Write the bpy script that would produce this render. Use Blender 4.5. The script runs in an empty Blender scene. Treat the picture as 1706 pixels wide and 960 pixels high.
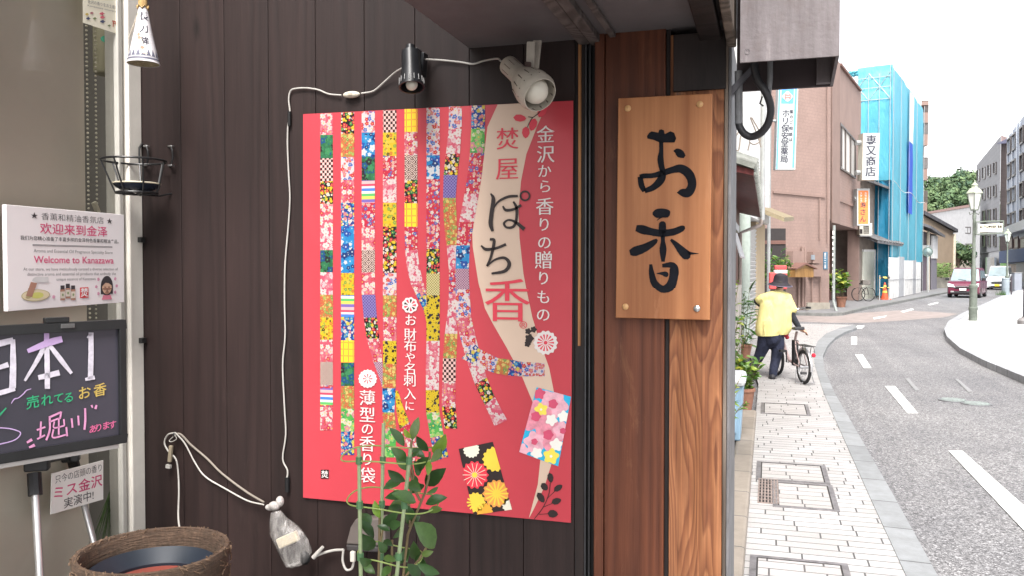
import bpy, bmesh, math, random
from mathutils import Vector, Matrix, Euler
S = bpy.context.scene
COL = S.collection
R = math.radians
# ------------------------------------------------------------------ camera
FPX, CX, CY, HOR = 1400.0, 853.0, 480.0, 447.0
YAW = math.atan(427 / 1400)
PITCH = math.atan((CY - HOR) / FPX)
CAM = Vector((0.10, 0.0, 1.60))
cd = bpy.data.cameras.new("camera"); cam = bpy.data.objects.new("camera", cd); COL.objects.link(cam)
cd.sensor_width = 36.0; cd.lens = FPX / 1706 * 36.0; cd.clip_start = 0.05; cd.clip_end = 2000
cam.location = CAM
cam.rotation_euler = (R(90) - PITCH, 0, YAW)
S.camera = cam
# ------------------------------------------------------------------ sky, sun, exposure
wd = bpy.data.worlds.new("World"); S.world = wd; wd.use_nodes = True
wn = wd.node_tree; wn.nodes.clear()
SUN_EL, SUN_AZ = 54.0, 173.0          # azimuth measured from +Y clockwise (towards +X)
sk = wn.nodes.new("ShaderNodeTexSky"); sk.sky_type = 'NISHITA'; sk.sun_disc = False
sk.sun_elevation = R(SUN_EL); sk.sun_rotation = R(SUN_AZ)
sk.air_density = 1.0; sk.dust_density = 3.0; sk.ozone_density = 1.0
bw = wn.nodes.new("ShaderNodeRGBToBW")
mx = wn.nodes.new("ShaderNodeMix"); mx.data_type = 'RGBA'; mx.inputs[0].default_value = 0.90
gain = wn.nodes.new("ShaderNodeMix"); gain.data_type = 'RGBA'; gain.blend_type = 'MULTIPLY'; gain.inputs[0].default_value = 1.0
gain.inputs[7].default_value = (1.02, 1.0, 1.0, 1)
bg = wn.nodes.new("ShaderNodeBackground"); bg.inputs[1].default_value = 0.13
wo = wn.nodes.new("ShaderNodeOutputWorld")
wn.links.new(sk.outputs[0], bw.inputs[0]); wn.links.new(sk.outputs[0], mx.inputs[6]); wn.links.new(bw.outputs[0], mx.inputs[7])
wn.links.new(mx.outputs[2], gain.inputs[6]); wn.links.new(gain.outputs[2], bg.inputs[0]); wn.links.new(bg.outputs[0], wo.inputs[0])
ld = bpy.data.lights.new("sun", 'SUN'); lo = bpy.data.objects.new("sun", ld); COL.objects.link(lo)
ld.energy = 1.4; ld.angle = R(25); ld.color = (1.0, 0.96, 0.9)
lo.rotation_euler = (R(90 - SUN_EL), 0, R(180 - SUN_AZ))
S.view_settings.view_transform = 'Standard'; S.view_settings.look = 'None'; S.view_settings.gamma = 1.0
S.view_settings.exposure = 2.1
S.cycles.max_bounces = 8; S.cycles.diffuse_bounces = 4; S.cycles.use_denoising = True
S.cycles.caustics_reflective = False; S.cycles.caustics_refractive = False
try: S.cycles.denoiser = 'OPENIMAGEDENOISE'
except Exception: pass
# ------------------------------------------------------------------ rays from the photo to real surfaces
FW = Vector((-math.sin(YAW) * math.cos(PITCH), math.cos(YAW) * math.cos(PITCH), -math.sin(PITCH)))
RT = Vector((math.cos(YAW), math.sin(YAW), 0)); UPV = RT.cross(FW)
def ray(px, py): return FW + RT * ((px - CX) / FPX) + UPV * ((CY - py) / FPX)
def on_y(px, py, Y): d = ray(px, py); return CAM + d * ((Y - CAM.y) / d.y)
def on_x(px, py, X): d = ray(px, py); return CAM + d * ((X - CAM.x) / d.x)
def on_z(px, py, Z=0.0): d = ray(px, py); return CAM + d * ((Z - CAM.z) / d.z)
def at_d(px, py, z): return CAM + ray(px, py) * z
def on_line(px, py, A, B):
    """point above the ground line A-B (2D) seen at pixel"""
    n = Vector((-(B.y - A.y), B.x - A.x, 0)); d = ray(px, py)
    return CAM + d * (n.dot(Vector((A.x, A.y, CAM.z)) - CAM) / n.dot(d))
# ------------------------------------------------------------------ materials
MATS = {}
def nodes(name):
    m = bpy.data.materials.new(name); m.use_nodes = True; nt = m.node_tree
    return m, nt, nt.nodes["Principled BSDF"]
def N(nt, t, **k):
    n = nt.nodes.new(t)
    for a, b in k.items(): setattr(n, a, b)
    return n
def vmath(nt, op, a, b=None):
    n = N(nt, "ShaderNodeMath", operation=op)
    for i, v in enumerate((a, b)):
        if v is None: continue
        if isinstance(v, (int, float)): n.inputs[i].default_value = v
        else: nt.links.new(v, n.inputs[i])
    return n.outputs[0]
def ramp(nt, fac, stops, interp='LINEAR'):
    n = N(nt, "ShaderNodeValToRGB"); cr = n.color_ramp; cr.interpolation = interp
    while len(cr.elements) < len(stops): cr.elements.new(0.5)
    for e, (p, c) in zip(cr.elements, stops): e.position = p; e.color = (*c[:3], 1)
    nt.links.new(fac, n.inputs[0]); return n.outputs[0]
def mixc(nt, fac, a, b, blend='MIX'):
    n = N(nt, "ShaderNodeMix", data_type='RGBA', blend_type=blend)
    for i, v in ((0, fac), (6, a), (7, b)):
        if isinstance(v, (int, float)): n.inputs[i].default_value = v
        elif isinstance(v, tuple): n.inputs[i].default_value = (*v[:3], 1)
        else: nt.links.new(v, n.inputs[i])
    return n.outputs[2]
def objco(nt, scale=(1, 1, 1), island=0.0):
    tc = N(nt, "ShaderNodeTexCoord"); mp = N(nt, "ShaderNodeMapping")
    mp.inputs["Scale"].default_value = scale; nt.links.new(tc.outputs["Object"], mp.inputs[0])
    if island:
        g = N(nt, "ShaderNodeNewGeometry"); s = vmath(nt, 'MULTIPLY', g.outputs["Random Per Island"], island)
        c = N(nt, "ShaderNodeCombineXYZ")
        for i in range(3): nt.links.new(s, c.inputs[i])
        nt.links.new(c.outputs[0], mp.inputs["Location"])
    return mp.outputs[0]
def noise(nt, vec, scale, detail=4, rough=.55, dist=0.0):
    n = N(nt, "ShaderNodeTexNoise"); n.inputs["Scale"].default_value = scale; n.inputs["Detail"].default_value = detail
    n.inputs["Roughness"].default_value = rough; n.inputs["Distortion"].default_value = dist
    nt.links.new(vec, n.inputs["Vector"]); return n.outputs[0]
def bump(nt, p, h, strength=.3, dist=.01):
    b = N(nt, "ShaderNodeBump"); b.inputs["Strength"].default_value = strength; b.inputs["Distance"].default_value = dist
    nt.links.new(h, b.inputs["Height"]); nt.links.new(b.outputs[0], p.inputs["Normal"])
def mat(name, c, rough=.6, var=.12, scale=8.0, metal=0.0, bmp=0.0, alpha=None, spec=.4, emit=None, stretch=(1, 1, 1), fold=None):
    """one colour broken by two sizes of noise, optional bump"""
    if name in MATS: return MATS[name]
    m, nt, p = nodes(name); v = objco(nt, stretch)
    f = noise(nt, v, scale, 6, .65); d = tuple(max(0, x * (1 - var * 1.6)) for x in c); l = tuple(min(1, x * (1 + var)) for x in c)
    nt.links.new(ramp(nt, f, [(.28, d), (.72, l)]), p.inputs["Base Color"])
    p.inputs["Roughness"].default_value = rough; p.inputs["Metallic"].default_value = metal
    p.inputs["Specular IOR Level"].default_value = spec
    if fold: bump(nt, p, noise(nt, objco(nt, fold[1]), fold[0], 3, .5, .6), fold[2], fold[3])
    elif bmp: bump(nt, p, noise(nt, v, scale * 4, 5, .7), bmp, .01)
    if alpha is not None: p.inputs["Alpha"].default_value = alpha
    if emit: p.inputs["Emission Color"].default_value = (*c, 1); p.inputs["Emission Strength"].default_value = emit
    MATS[name] = m; return m
def leafmat(name, c, trans=.22, rough=.38):
    if name in MATS: return MATS[name]
    m, nt, p = nodes(name); g = N(nt, "ShaderNodeNewGeometry"); v = objco(nt)
    a = ramp(nt, g.outputs["Random Per Island"], [(0, tuple(x * .55 for x in c)), (.55, c), (.85, (c[0] * 1.7, c[1] * 1.35, c[2] * 1.2)), (1, (c[0] * 2.6, c[1] * 1.5, c[2] * 1.2))])
    a = mixc(nt, 1.0, a, ramp(nt, noise(nt, v, 90, 4, .6), [(.3, (.8,) * 3), (.7, (1.12,) * 3)]), 'MULTIPLY')
    nt.links.new(a, p.inputs["Base Color"]); p.inputs["Roughness"].default_value = rough; p.inputs["Specular IOR Level"].default_value = .45
    tr = N(nt, "ShaderNodeBsdfTranslucent"); nt.links.new(mixc(nt, 1.0, a, (1.3, 1.4, .5), 'MULTIPLY'), tr.inputs[0]); mm = N(nt, "ShaderNodeMixShader"); mm.inputs[0].default_value = trans
    o = nt.nodes["Material Output"]; nt.links.new(p.outputs[0], mm.inputs[1]); nt.links.new(tr.outputs[0], mm.inputs[2]); nt.links.new(mm.outputs[0], o.inputs[0]); MATS[name] = m; return m
def wood(name, dark, light, freq=26.0, stretch=.09, warp=1.6, rough=.55, streak=.5, island=37.0, bmp=.25, knots=False, stain=None, vertical=True, scuff=None):
    m, nt, p = nodes(name)
    sc = (1, 1, stretch) if vertical else (stretch, 1, 1)
    v = objco(nt, sc, island)
    a = noise(nt, v, 5.0, 2, .4, .3); b = noise(nt, v, 150.0, 3, .6)
    rings = vmath(nt, 'SINE', vmath(nt, 'MULTIPLY', a, freq * warp * 3.0))
    rings = vmath(nt, 'ADD', vmath(nt, 'MULTIPLY', rings, .5), .5)
    fine = vmath(nt, 'ADD', vmath(nt, 'MULTIPLY', rings, 1 - streak), vmath(nt, 'MULTIPLY', b, streak))
    col = ramp(nt, fine, [(.12, dark), (.85, light)])
    v2 = objco(nt, (1, 1, .35), island * .3); blot = noise(nt, v2, 4.5, 5, .6)
    col = mixc(nt, ramp(nt, blot, [(.3, (0.0,) * 3), (.75, (.55,) * 3)]), col, tuple(x * .55 for x in dark), 'MIX')
    if stain:
        v3 = objco(nt, (1, 1, .25), 0); st = noise(nt, v3, 3.0, 4, .6, .5)
        col = mixc(nt, ramp(nt, st, [(.45, (0,) * 3), (.72, (.8,) * 3)]), col, stain)
    if knots:
        vo = N(nt, "ShaderNodeTexVoronoi"); vo.inputs["Scale"].default_value = 4.2; nt.links.new(objco(nt, (1.5, .02, .55), 0), vo.inputs["Vector"])
        kk = N(nt, "ShaderNodeSeparateColor"); nt.links.new(vo.outputs["Color"], kk.inputs[0])
        kd = vmath(nt, 'ADD', vo.outputs["Distance"], vmath(nt, 'MULTIPLY', noise(nt, objco(nt), 30, 3), .05))
        kf = vmath(nt, 'MULTIPLY', ramp(nt, kd, [(.03, (1,) * 3), (.075, (.55,) * 3), (.12, (0,) * 3)]), vmath(nt, 'GREATER_THAN', kk.outputs[0], .62))
        col = mixc(nt, kf, col, tuple(x * .45 for x in dark))
    if scuff:
        sc_n = noise(nt, objco(nt, (1, 1, .22)), 17, 7, .75, .4); col = mixc(nt, ramp(nt, sc_n, [(.60, (0,) * 3), (.78, (.5,) * 3)]), col, scuff)
    if island:
        g = N(nt, "ShaderNodeNewGeometry")
        col = mixc(nt, 1.0, col, ramp(nt, g.outputs["Random Per Island"], [(0, (.78,) * 3), (1, (1.15,) * 3)]), 'MULTIPLY')
    nt.links.new(col, p.inputs["Base Color"]); p.inputs["Roughness"].default_value = rough; p.inputs["Specular IOR Level"].default_value = .3
    bump(nt, p, fine, bmp, .004)
    MATS[name] = m; return m
# ------------------------------------------------------------------ mesh collector
ORG = {}
class MB:
    def __init__(s): s.v = []; s.f = []; s.m = []; s.cur = 0
    def mat(s, i): s.cur = i; return s
    def add(s, vs, fs):
        o = len(s.v); s.v += [Vector(x) for x in vs]
        for f in fs: s.f.append([o + i for i in f]); s.m.append(s.cur)
        return s
    def poly(s, pts): return s.add(pts, [list(range(len(pts)))])
    def box(s, a, b):
        (x0, y0, z0), (x1, y1, z1) = a, b
        return s.add([(x0, y0, z0), (x1, y0, z0), (x1, y1, z0), (x0, y1, z0), (x0, y0, z1), (x1, y0, z1), (x1, y1, z1), (x0, y1, z1)],
                     [(0, 3, 2, 1), (4, 5, 6, 7), (0, 1, 5, 4), (1, 2, 6, 5), (2, 3, 7, 6), (3, 0, 4, 7)])
    def obox(s, c, size, rz=0.0, rx=0.0, ry=0.0):
        M = Euler((rx, ry, rz)).to_matrix(); h = Vector(size) * .5
        vs = [Vector(c) + M @ Vector((h.x * a, h.y * b, h.z * d)) for d in (-1, 1) for a, b in ((-1, -1), (1, -1), (1, 1), (-1, 1))]
        return s.add(vs, [(0, 3, 2, 1), (4, 5, 6, 7), (0, 1, 5, 4), (1, 2, 6, 5), (2, 3, 7, 6), (3, 0, 4, 7)])
    def prism(s, pts, vec):
        n = len(pts); vec = Vector(vec); a = [Vector(p) for p in pts]
        return s.add(a + [p + vec for p in a], [list(range(n))[::-1], list(range(n, 2 * n))] + [(i, (i + 1) % n, n + (i + 1) % n, n + i) for i in range(n)])
    def tube(s, pts, r, seg=8, cap=True, closed=False):
        pts = [Vector(p) for p in pts]; n = len(pts); rs = r if isinstance(r, (list, tuple)) else [r] * n
        vs = []; prev = None
        for i, p in enumerate(pts):
            if closed: t = (pts[(i + 1) % n] - pts[i - 1])
            else: t = (pts[min(i + 1, n - 1)] - pts[max(i - 1, 0)])
            t = t.normalized() if t.length > 1e-9 else Vector((0, 0, 1))
            if prev is None:
                u = t.cross(Vector((0, 0, 1)) if abs(t.z) < .9 else Vector((1, 0, 0))).normalized()
            else:
                u = prev - t * prev.dot(t); u = u.normalized() if u.length > 1e-6 else t.orthogonal().normalized()
            prev = u; w = t.cross(u)
            vs += [p + (u * math.cos(2 * math.pi * k / seg) + w * math.sin(2 * math.pi * k / seg)) * rs[i] for k in range(seg)]
        fs = []
        for i in range(n if closed else n - 1):
            j = (i + 1) % n
            fs += [(i * seg + k, i * seg + (k + 1) % seg, j * seg + (k + 1) % seg, j * seg + k) for k in range(seg)]
        if cap and not closed: fs += [list(range(seg))[::-1], list(range((n - 1) * seg, n * seg))]
        return s.add(vs, fs)
    def lathe(s, prof, c=(0, 0, 0), seg=24, M=None, cap=False):
        vs = []; c = Vector(c)
        for r, z in prof:
            for k in range(seg):
                a = 2 * math.pi * k / seg; q = Vector((r * math.cos(a), r * math.sin(a), z))
                vs.append(c + (M @ q if M else q))
        fs = [(i * seg + k, i * seg + (k + 1) % seg, (i + 1) * seg + (k + 1) % seg, (i + 1) * seg + k) for i in range(len(prof) - 1) for k in range(seg)]
        if cap: fs += [list(range(seg))[::-1], list(range((len(prof) - 1) * seg, len(prof) * seg))]
        return s.add(vs, fs)
    def ball(s, c, r, seg=10, sq=(1, 1, 1)):
        n = max(4, seg // 2 + 1)
        prof = [(math.sin(math.pi * i / n), -math.cos(math.pi * i / n)) for i in range(n + 1)]
        M = Matrix.Diagonal(Vector((r * sq[0], r * sq[1], r * sq[2])))
        return s.lathe(prof, c, seg, M)
    def build(s, name, mats, parent=None, local=False, smooth=False, bevel=0.0):
        me = bpy.data.meshes.new(name)
        off = Vector((0, 0, 0)) if (local or parent is None) else ORG.get(parent.name, Vector((0, 0, 0)))
        me.from_pydata([tuple(v - off) for v in s.v], [], s.f); me.update()
        for m in (mats if isinstance(mats, (list, tuple)) else [mats]): me.materials.append(m)
        me.polygons.foreach_set("material_index", s.m)
        bm = bmesh.new(); bm.from_mesh(me); bmesh.ops.remove_doubles(bm, verts=bm.verts, dist=1e-6)
        bmesh.ops.recalc_face_normals(bm, faces=bm.faces); bm.to_mesh(me); bm.free()
        if smooth:
            me.polygons.foreach_set("use_smooth", [True] * len(me.polygons))
            try: me.set_sharp_from_angle(angle=R(40))
            except Exception: pass
        o = bpy.data.objects.new(name, me); COL.objects.link(o)
        if parent: o.parent = parent; ORG[o.name] = ORG.get(parent.name, Vector((0, 0, 0)))
        if bevel:
            b = o.modifiers.new("edge", 'BEVEL'); b.width = bevel; b.segments = 2; b.limit_method = 'ANGLE'
        return o
def tag(o, label=None, cat=None, group=None, kind=None):
    for k, v in (("label", label), ("category", cat), ("group", group), ("kind", kind)):
        if v: o[k] = v
    return o
def thing(name, label, cat, loc=(0, 0, 0), rz=0.0, group=None):
    o = bpy.data.objects.new(name, None); COL.objects.link(o); o.empty_display_size = .1
    o.location = loc; o.rotation_euler = (0, 0, rz); ORG[o.name] = Vector(loc)
    return tag(o, label, cat, group)
def copy_tree(o, parent=None):
    c = o.copy(); COL.objects.link(c)
    if parent: c.parent = parent
    for ch in list(o.children): copy_tree(ch, c)
    return c
def structure(o): o["kind"] = "structure"; return o
# ------------------------------------------------------------------ lettering
GL = {}
def glyph(t, offset=0.0, align='LEFT'):
    key = (t, offset, align)
    if key in GL: return GL[key]
    c = bpy.data.curves.new("t", 'FONT'); c.body = t; c.size = 1.0; c.resolution_u = 3; c.offset = offset; c.fill_mode = 'BOTH'; c.align_x = align
    o = bpy.data.objects.new("t", c); COL.objects.link(o)
    dg = bpy.context.evaluated_depsgraph_get(); dg.update()
    me = bpy.data.meshes.new_from_object(o.evaluated_get(dg))
    r = ([(v.co.x, v.co.y) for v in me.vertices], [list(p.vertices) for p in me.polygons])
    bpy.data.objects.remove(o); bpy.data.curves.remove(c); bpy.data.meshes.remove(me)
    GL[key] = r; return r
def put_char(mb, ch, P, U, V, h, bold=0.0, w=None, mincho=0.0, lift=None):
    """one em-square character centred on P, U right, V up (unit vectors), h = em height in metres"""
    w = w or h
    passes = [(0, 0)] if not mincho else [(-mincho, 0), (0, 1), (mincho, 2)]
    for dx, k in passes:
        vs, fs = glyph(ch, bold)
        n = U.cross(V).normalized() * (k * .00006)
        mb.add([P + U * ((x - .5 + dx) * w) + V * ((y - .38) * h) + n for x, y in vs], fs)
def put_line(mb, txt, P, U, V, width, h, bold=0.0):
    """a line of text centred on P, squeezed into width, with em height h"""
    vs, fs = glyph(txt, bold)
    if not vs: return
    x0 = min(v[0] for v in vs); x1 = max(v[0] for v in vs); k = width / (x1 - x0)
    mb.add([P + U * ((x - (x0 + x1) / 2) * k) + V * ((y - .36) * h) for x, y in vs], fs)
def catmull(pts, n=6):
    if len(pts) < 3: return pts
    q = [tuple(2 * a - b for a, b in zip(pts[0], pts[1]))] + list(pts) + [tuple(2 * a - b for a, b in zip(pts[-1], pts[-2]))]; out = []
    for i in range(1, len(q) - 2):
        for k in range(n):
            t = k / n; out.append(tuple(.5 * ((2 * b) + (c - a) * t + (2 * a - 5 * b + 4 * c - d) * t * t + (3 * b - a - 3 * c + d) * t ** 3) for a, b, c, d in zip(q[i - 1], q[i], q[i + 1], q[i + 2])))
    out.append(tuple(pts[-1])); return out
def stroke(mb, pts, w, proj, n=6, rnd=0):
    """brush stroke: 2D points (photo pixels) + widths, laid on a surface by proj(x, y)"""
    w = w if isinstance(w, (list, tuple)) else [w] * len(pts)
    p = catmull([(a[0], a[1], b) for a, b in zip(pts, w)], n); L = []; Rr = []
    for i, (x, y, ww) in enumerate(p):
        a = p[max(i - 1, 0)]; b = p[min(i + 1, len(p) - 1)]; dx, dy = b[0] - a[0], b[1] - a[1]; l = math.hypot(dx, dy) or 1
        nx, ny = -dy / l, dx / l; j = 1 + rnd * random.uniform(-1, 1); h = max(ww, .05) / 2
        L.append(proj(x + nx * h * j, y + ny * h * j)); Rr.append(proj(x - nx * h, y - ny * h))
    k = len(p); mb.add(L + Rr, [(i, i + 1, k + i + 1, k + i) for i in range(k - 1)])
def scribble(mb, pts, w, proj): stroke(mb, pts, w, proj, 5)
def disc(mb, x, y, r, proj, n=16, petals=0, amp=.0, ry=None, rot=0.0):
    mb.poly([proj(x + (r * (1 + amp * math.cos(petals * 2 * math.pi * k / n + rot))) * math.cos(2 * math.pi * k / n), y + ((ry or r) * (1 + amp * math.cos(petals * 2 * math.pi * k / n + rot))) * math.sin(2 * math.pi * k / n)) for k in range(n)])
random.seed(7)
# ================================================================== ground
def asphalt():
    m, nt, p = nodes("asphalt"); v = objco(nt)
    vo = N(nt, "ShaderNodeTexVoronoi"); vo.inputs["Scale"].default_value = 125; nt.links.new(v, vo.inputs["Vector"])
    vo2 = N(nt, "ShaderNodeTexVoronoi"); vo2.inputs["Scale"].default_value = 58; nt.links.new(v, vo2.inputs["Vector"])
    sp = N(nt, "ShaderNodeSeparateColor"); nt.links.new(vo.outputs["Color"], sp.inputs[0])
    sp2 = N(nt, "ShaderNodeSeparateColor"); nt.links.new(vo2.outputs["Color"], sp2.inputs[0])
    c = ramp(nt, sp.outputs[0], [(0, (.045, .044, .045)), (.35, (.115, .113, .115)), (.75, (.185, .182, .184)), (1, (.46, .455, .46))])
    c = mixc(nt, .38, c, ramp(nt, sp2.outputs[1], [(0, (.05, .049, .05)), (.6, (.14, .138, .14)), (1, (.38, .38, .38))]))
    big = noise(nt, v, .55, 5, .6, .4)
    c = mixc(nt, 1.0, c, ramp(nt, big, [(.3, (.80, .80, .82)), (.7, (1.14, 1.13, 1.12))]), 'MULTIPLY')
    trk = noise(nt, objco(nt, (1, .035, 1)), 2.4, 4, .6, .2); c = mixc(nt, 1.0, c, ramp(nt, trk, [(.3, (.84, .84, .86)), (.7, (1.12,) * 3)]), 'MULTIPLY')
    spot = noise(nt, v, 3.1, 6, .7, 1.0); c = mixc(nt, ramp(nt, spot, [(.64, (0,) * 3), (.74, (.35,) * 3)]), c, (.06, .058, .058))
    nt.links.new(c, p.inputs["Base Color"]); p.inputs["Roughness"].default_value = .72; p.inputs["Specular IOR Level"].default_value = .35
    bump(nt, p, vo.outputs["Distance"], .5, .006); return m
def paving(name, row=.105, length=.34, c1=(.42, .395, .38), c2=(.50, .475, .465), mortar=(.12, .115, .115), gap=.008, dirt=.35):
    m, nt, p = nodes(name); v = objco(nt)
    sx = N(nt, "ShaderNodeSeparateXYZ"); nt.links.new(v, sx.inputs[0])
    wob = noise(nt, v, 1.2, 2)
    yy = vmath(nt, 'ADD', sx.outputs[1], vmath(nt, 'MULTIPLY', wob, .012))
    r = vmath(nt, 'FLOOR', vmath(nt, 'DIVIDE', yy, row))
    wn_ = N(nt, "ShaderNodeTexWhiteNoise", noise_dimensions='1D'); nt.links.new(r, wn_.inputs["W"])
    u = vmath(nt, 'ADD', sx.outputs[0], vmath(nt, 'MULTIPLY', wn_.outputs[0], length))
    cell = vmath(nt, 'FLOOR', vmath(nt, 'DIVIDE', u, length))
    du = vmath(nt, 'MULTIPLY', vmath(nt, 'FRACT', vmath(nt, 'DIVIDE', u, length)), length)
    dv = vmath(nt, 'MULTIPLY', vmath(nt, 'FRACT', vmath(nt, 'DIVIDE', yy, row)), row)
    inside = vmath(nt, 'MULTIPLY', vmath(nt, 'GREATER_THAN', du, gap), vmath(nt, 'GREATER_THAN', dv, gap * .9))
    cv = N(nt, "ShaderNodeCombineXYZ"); nt.links.new(cell, cv.inputs[0]); nt.links.new(r, cv.inputs[1])
    wn2 = N(nt, "ShaderNodeTexWhiteNoise", noise_dimensions='3D'); nt.links.new(cv.outputs[0], wn2.inputs["Vector"])
    c = ramp(nt, wn2.outputs[0], [(0, c1), (1, c2)])
    d = noise(nt, v, 2.2, 6, .65, .3)
    c = mixc(nt, ramp(nt, d, [(.40, (0,) * 3), (.8, (dirt,) * 3)]), c, (.24, .22, .20))
    c = mixc(nt, 1.0, c, ramp(nt, noise(nt, v, 60, 4), [(.2, (.85,) * 3), (.8, (1.08,) * 3)]), 'MULTIPLY')
    nt.links.new(mixc(nt, inside, mortar, c), p.inputs["Base Color"]); p.inputs["Roughness"].default_value = .6
    bump(nt, p, inside, .5, .004); return m
def stone(name, c, joint=.62, axis=1, rough=.7, jw=.012):
    m, nt, p = nodes(name); v = objco(nt)
    sx = N(nt, "ShaderNodeSeparateXYZ"); nt.links.new(v, sx.inputs[0])
    fr = vmath(nt, 'FRACT', vmath(nt, 'DIVIDE', sx.outputs[axis], joint)); blk = vmath(nt, 'FLOOR', vmath(nt, 'DIVIDE', sx.outputs[axis], joint))
    w = N(nt, "ShaderNodeTexWhiteNoise", noise_dimensions='1D'); nt.links.new(blk, w.inputs["W"])
    col = ramp(nt, w.outputs[0], [(0, tuple(x * .82 for x in c)), (1, tuple(x * 1.12 for x in c))])
    col = mixc(nt, 1.0, col, ramp(nt, noise(nt, v, 7, 8, .7), [(.25, (.72, .71, .69)), (.75, (1.12,) * 3)]), 'MULTIPLY')
    jn = vmath(nt, 'GREATER_THAN', fr, jw / joint)
    nt.links.new(mixc(nt, jn, (.05, .05, .05), col), p.inputs["Base Color"]); p.inputs["Roughness"].default_value = rough
    bump(nt, p, noise(nt, v, 90, 4), .25, .004); return m
ROADZ = -0.06
M_ASPH = asphalt()
M_PAVE = paving("pale_pavers", .105, .34, (.305, .295, .290), (.375, .365, .362), (.066, .064, .064), .010, .40)
M_KERB = stone("granite_kerb", (.215, .225, .235), .62)
M_HKERB = stone("house_kerb_stone", (.22, .19, .16), .60)
M_WPAVE = paving("white_pavers", .2, .4, (.42, .42, .415), (.50, .50, .49), (.28, .28, .28), .008, .2)
def paint_mat():
    m, nt, p = nodes("road_paint"); v = objco(nt)
    a = noise(nt, v, 45, 6, .75); b_ = noise(nt, v, 3.0, 5, .6)
    w = vmath(nt, 'ADD', vmath(nt, 'MULTIPLY', a, .6), vmath(nt, 'MULTIPLY', b_, .5))
    nt.links.new(ramp(nt, w, [(.52, (.60, .60, .59)), (.66, (.42, .42, .415)), (.74, (.17, .168, .168))]), p.inputs["Base Color"]); p.inputs["Roughness"].default_value = .65; bump(nt, p, a, .3, .004); MATS["road_paint"] = m; return m
M_PAINT = paint_mat()
M_PINK = mat("pink_surfacing", (.25, .213, .20), .75, .2, 3)
M_GREYP = mat("grey_pavement", (.17, .17, .175), .8, .2, 5, bmp=.2)
def gz(pts, Z): return [on_z(x, y, Z) for x, y in pts]
structure(MB().poly([(-120, -20, ROADZ), (260, -20, ROADZ), (260, 420, ROADZ), (-120, 420, ROADZ)]).build("road", M_ASPH))
# near pavement (top at 0): inner kerb line and outer kerb line traced on the ground, straight then curving right
KIN = [(0.800, -6.0), (0.800, 3.0)] + [tuple(on_z(x, y)[:2]) for x, y in [(1509, 960), (1447, 825), (1402, 724), (1372, 655), (1358, 612), (1355, 590), (1362, 570), (1376, 557), (1398, 548), (1424, 542)]]
KOUT = [(0.955, -6.0), (0.955, 3.0)] + [tuple(on_z(x, y, -.0)[:2]) for x, y in [(1562, 960), (1488, 825), (1430, 724), (1390, 655), (1373, 615), (1371, 594), (1379, 576), (1392, 563), (1408, 554), (1428, 547)]]
n = len(KIN)
LEFT = [(0.0, KIN[i][1]) for i in range(n)]
pv = MB(); pv.poly([(-.02, -6, 0), *[(x, y, 0) for x, y in KIN], (-.6, KIN[-1][1], 0), (-.35, 19, 0), (-.02, 12, 0)])
structure(pv.build("pavement", M_PAVE))
kb = MB()
for i in range(n - 1):
    a, b, c, d = KIN[i], KIN[i + 1], KOUT[i + 1], KOUT[i]
    kb.add([(a[0], a[1], -.2), (b[0], b[1], -.2), (c[0], c[1], -.2), (d[0], d[1], -.2), (a[0], a[1], .006), (b[0], b[1], .006), (c[0], c[1], .002), (d[0], d[1], .002)],
           [(4, 5, 6, 7), (0, 1, 5, 4), (3, 7, 6, 2)] + ([(0, 4, 7, 3)] if i == 0 else []) + ([(1, 2, 6, 5)] if i == n - 2 else []))
structure(kb.build("kerb", M_KERB))
hk = MB(); hk.box((-.17, -3, -.2), (-.012, 9.5, .05)); structure(hk.build("house_kerb", M_HKERB, bevel=.02))
M_GRAVEL = mat("grey_gravel", (.20, .20, .20), .9, .5, 60, bmp=.8)
structure(MB().poly([(-3.2, -3, .004), (-.17, -3, .004), (-.17, 14, .004), (-3.2, 14, .004)]).build("gravel_strip", M_GRAVEL))
# right-hand pavement
RKO = [(1800, 668), (1706, 628), (1637, 600), (1600, 581), (1578, 562), (1573, 549), (1580, 536), (1602, 523), (1630, 511), (1664, 496), (1690, 486), (1706, 481), (1716, 478)]
RKI = [(1800, 652), (1706, 612), (1644, 589), (1612, 573), (1592, 558), (1586, 548), (1592, 538), (1612, 525), (1640, 512.5), (1671, 498), (1694, 488), (1708, 482.5), (1718, 479.3)]
ro = gz(RKO, .05); ri = gz(RKI, .05); kb = MB(); n2 = len(ro)
for i in range(n2 - 1):
    a, b, c, d = ri[i], ri[i + 1], ro[i + 1], ro[i]
    kb.add([*[(p.x, p.y, -.2) for p in (a, b, c, d)], *[(p.x, p.y, .055) for p in (a, b)], *[(p.x, p.y, .05) for p in (c, d)]],
           [(4, 5, 6, 7), (0, 1, 5, 4), (3, 7, 6, 2)])
structure(kb.build("kerb", stone("granite_kerb_far", (.33, .34, .36), .6)))
wp = MB(); wp.poly([(p.x, p.y, .045) for p in ri] + [(90, 130, .045), (90, 8, .045)]); structure(wp.build("pavement", M_WPAVE))
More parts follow.
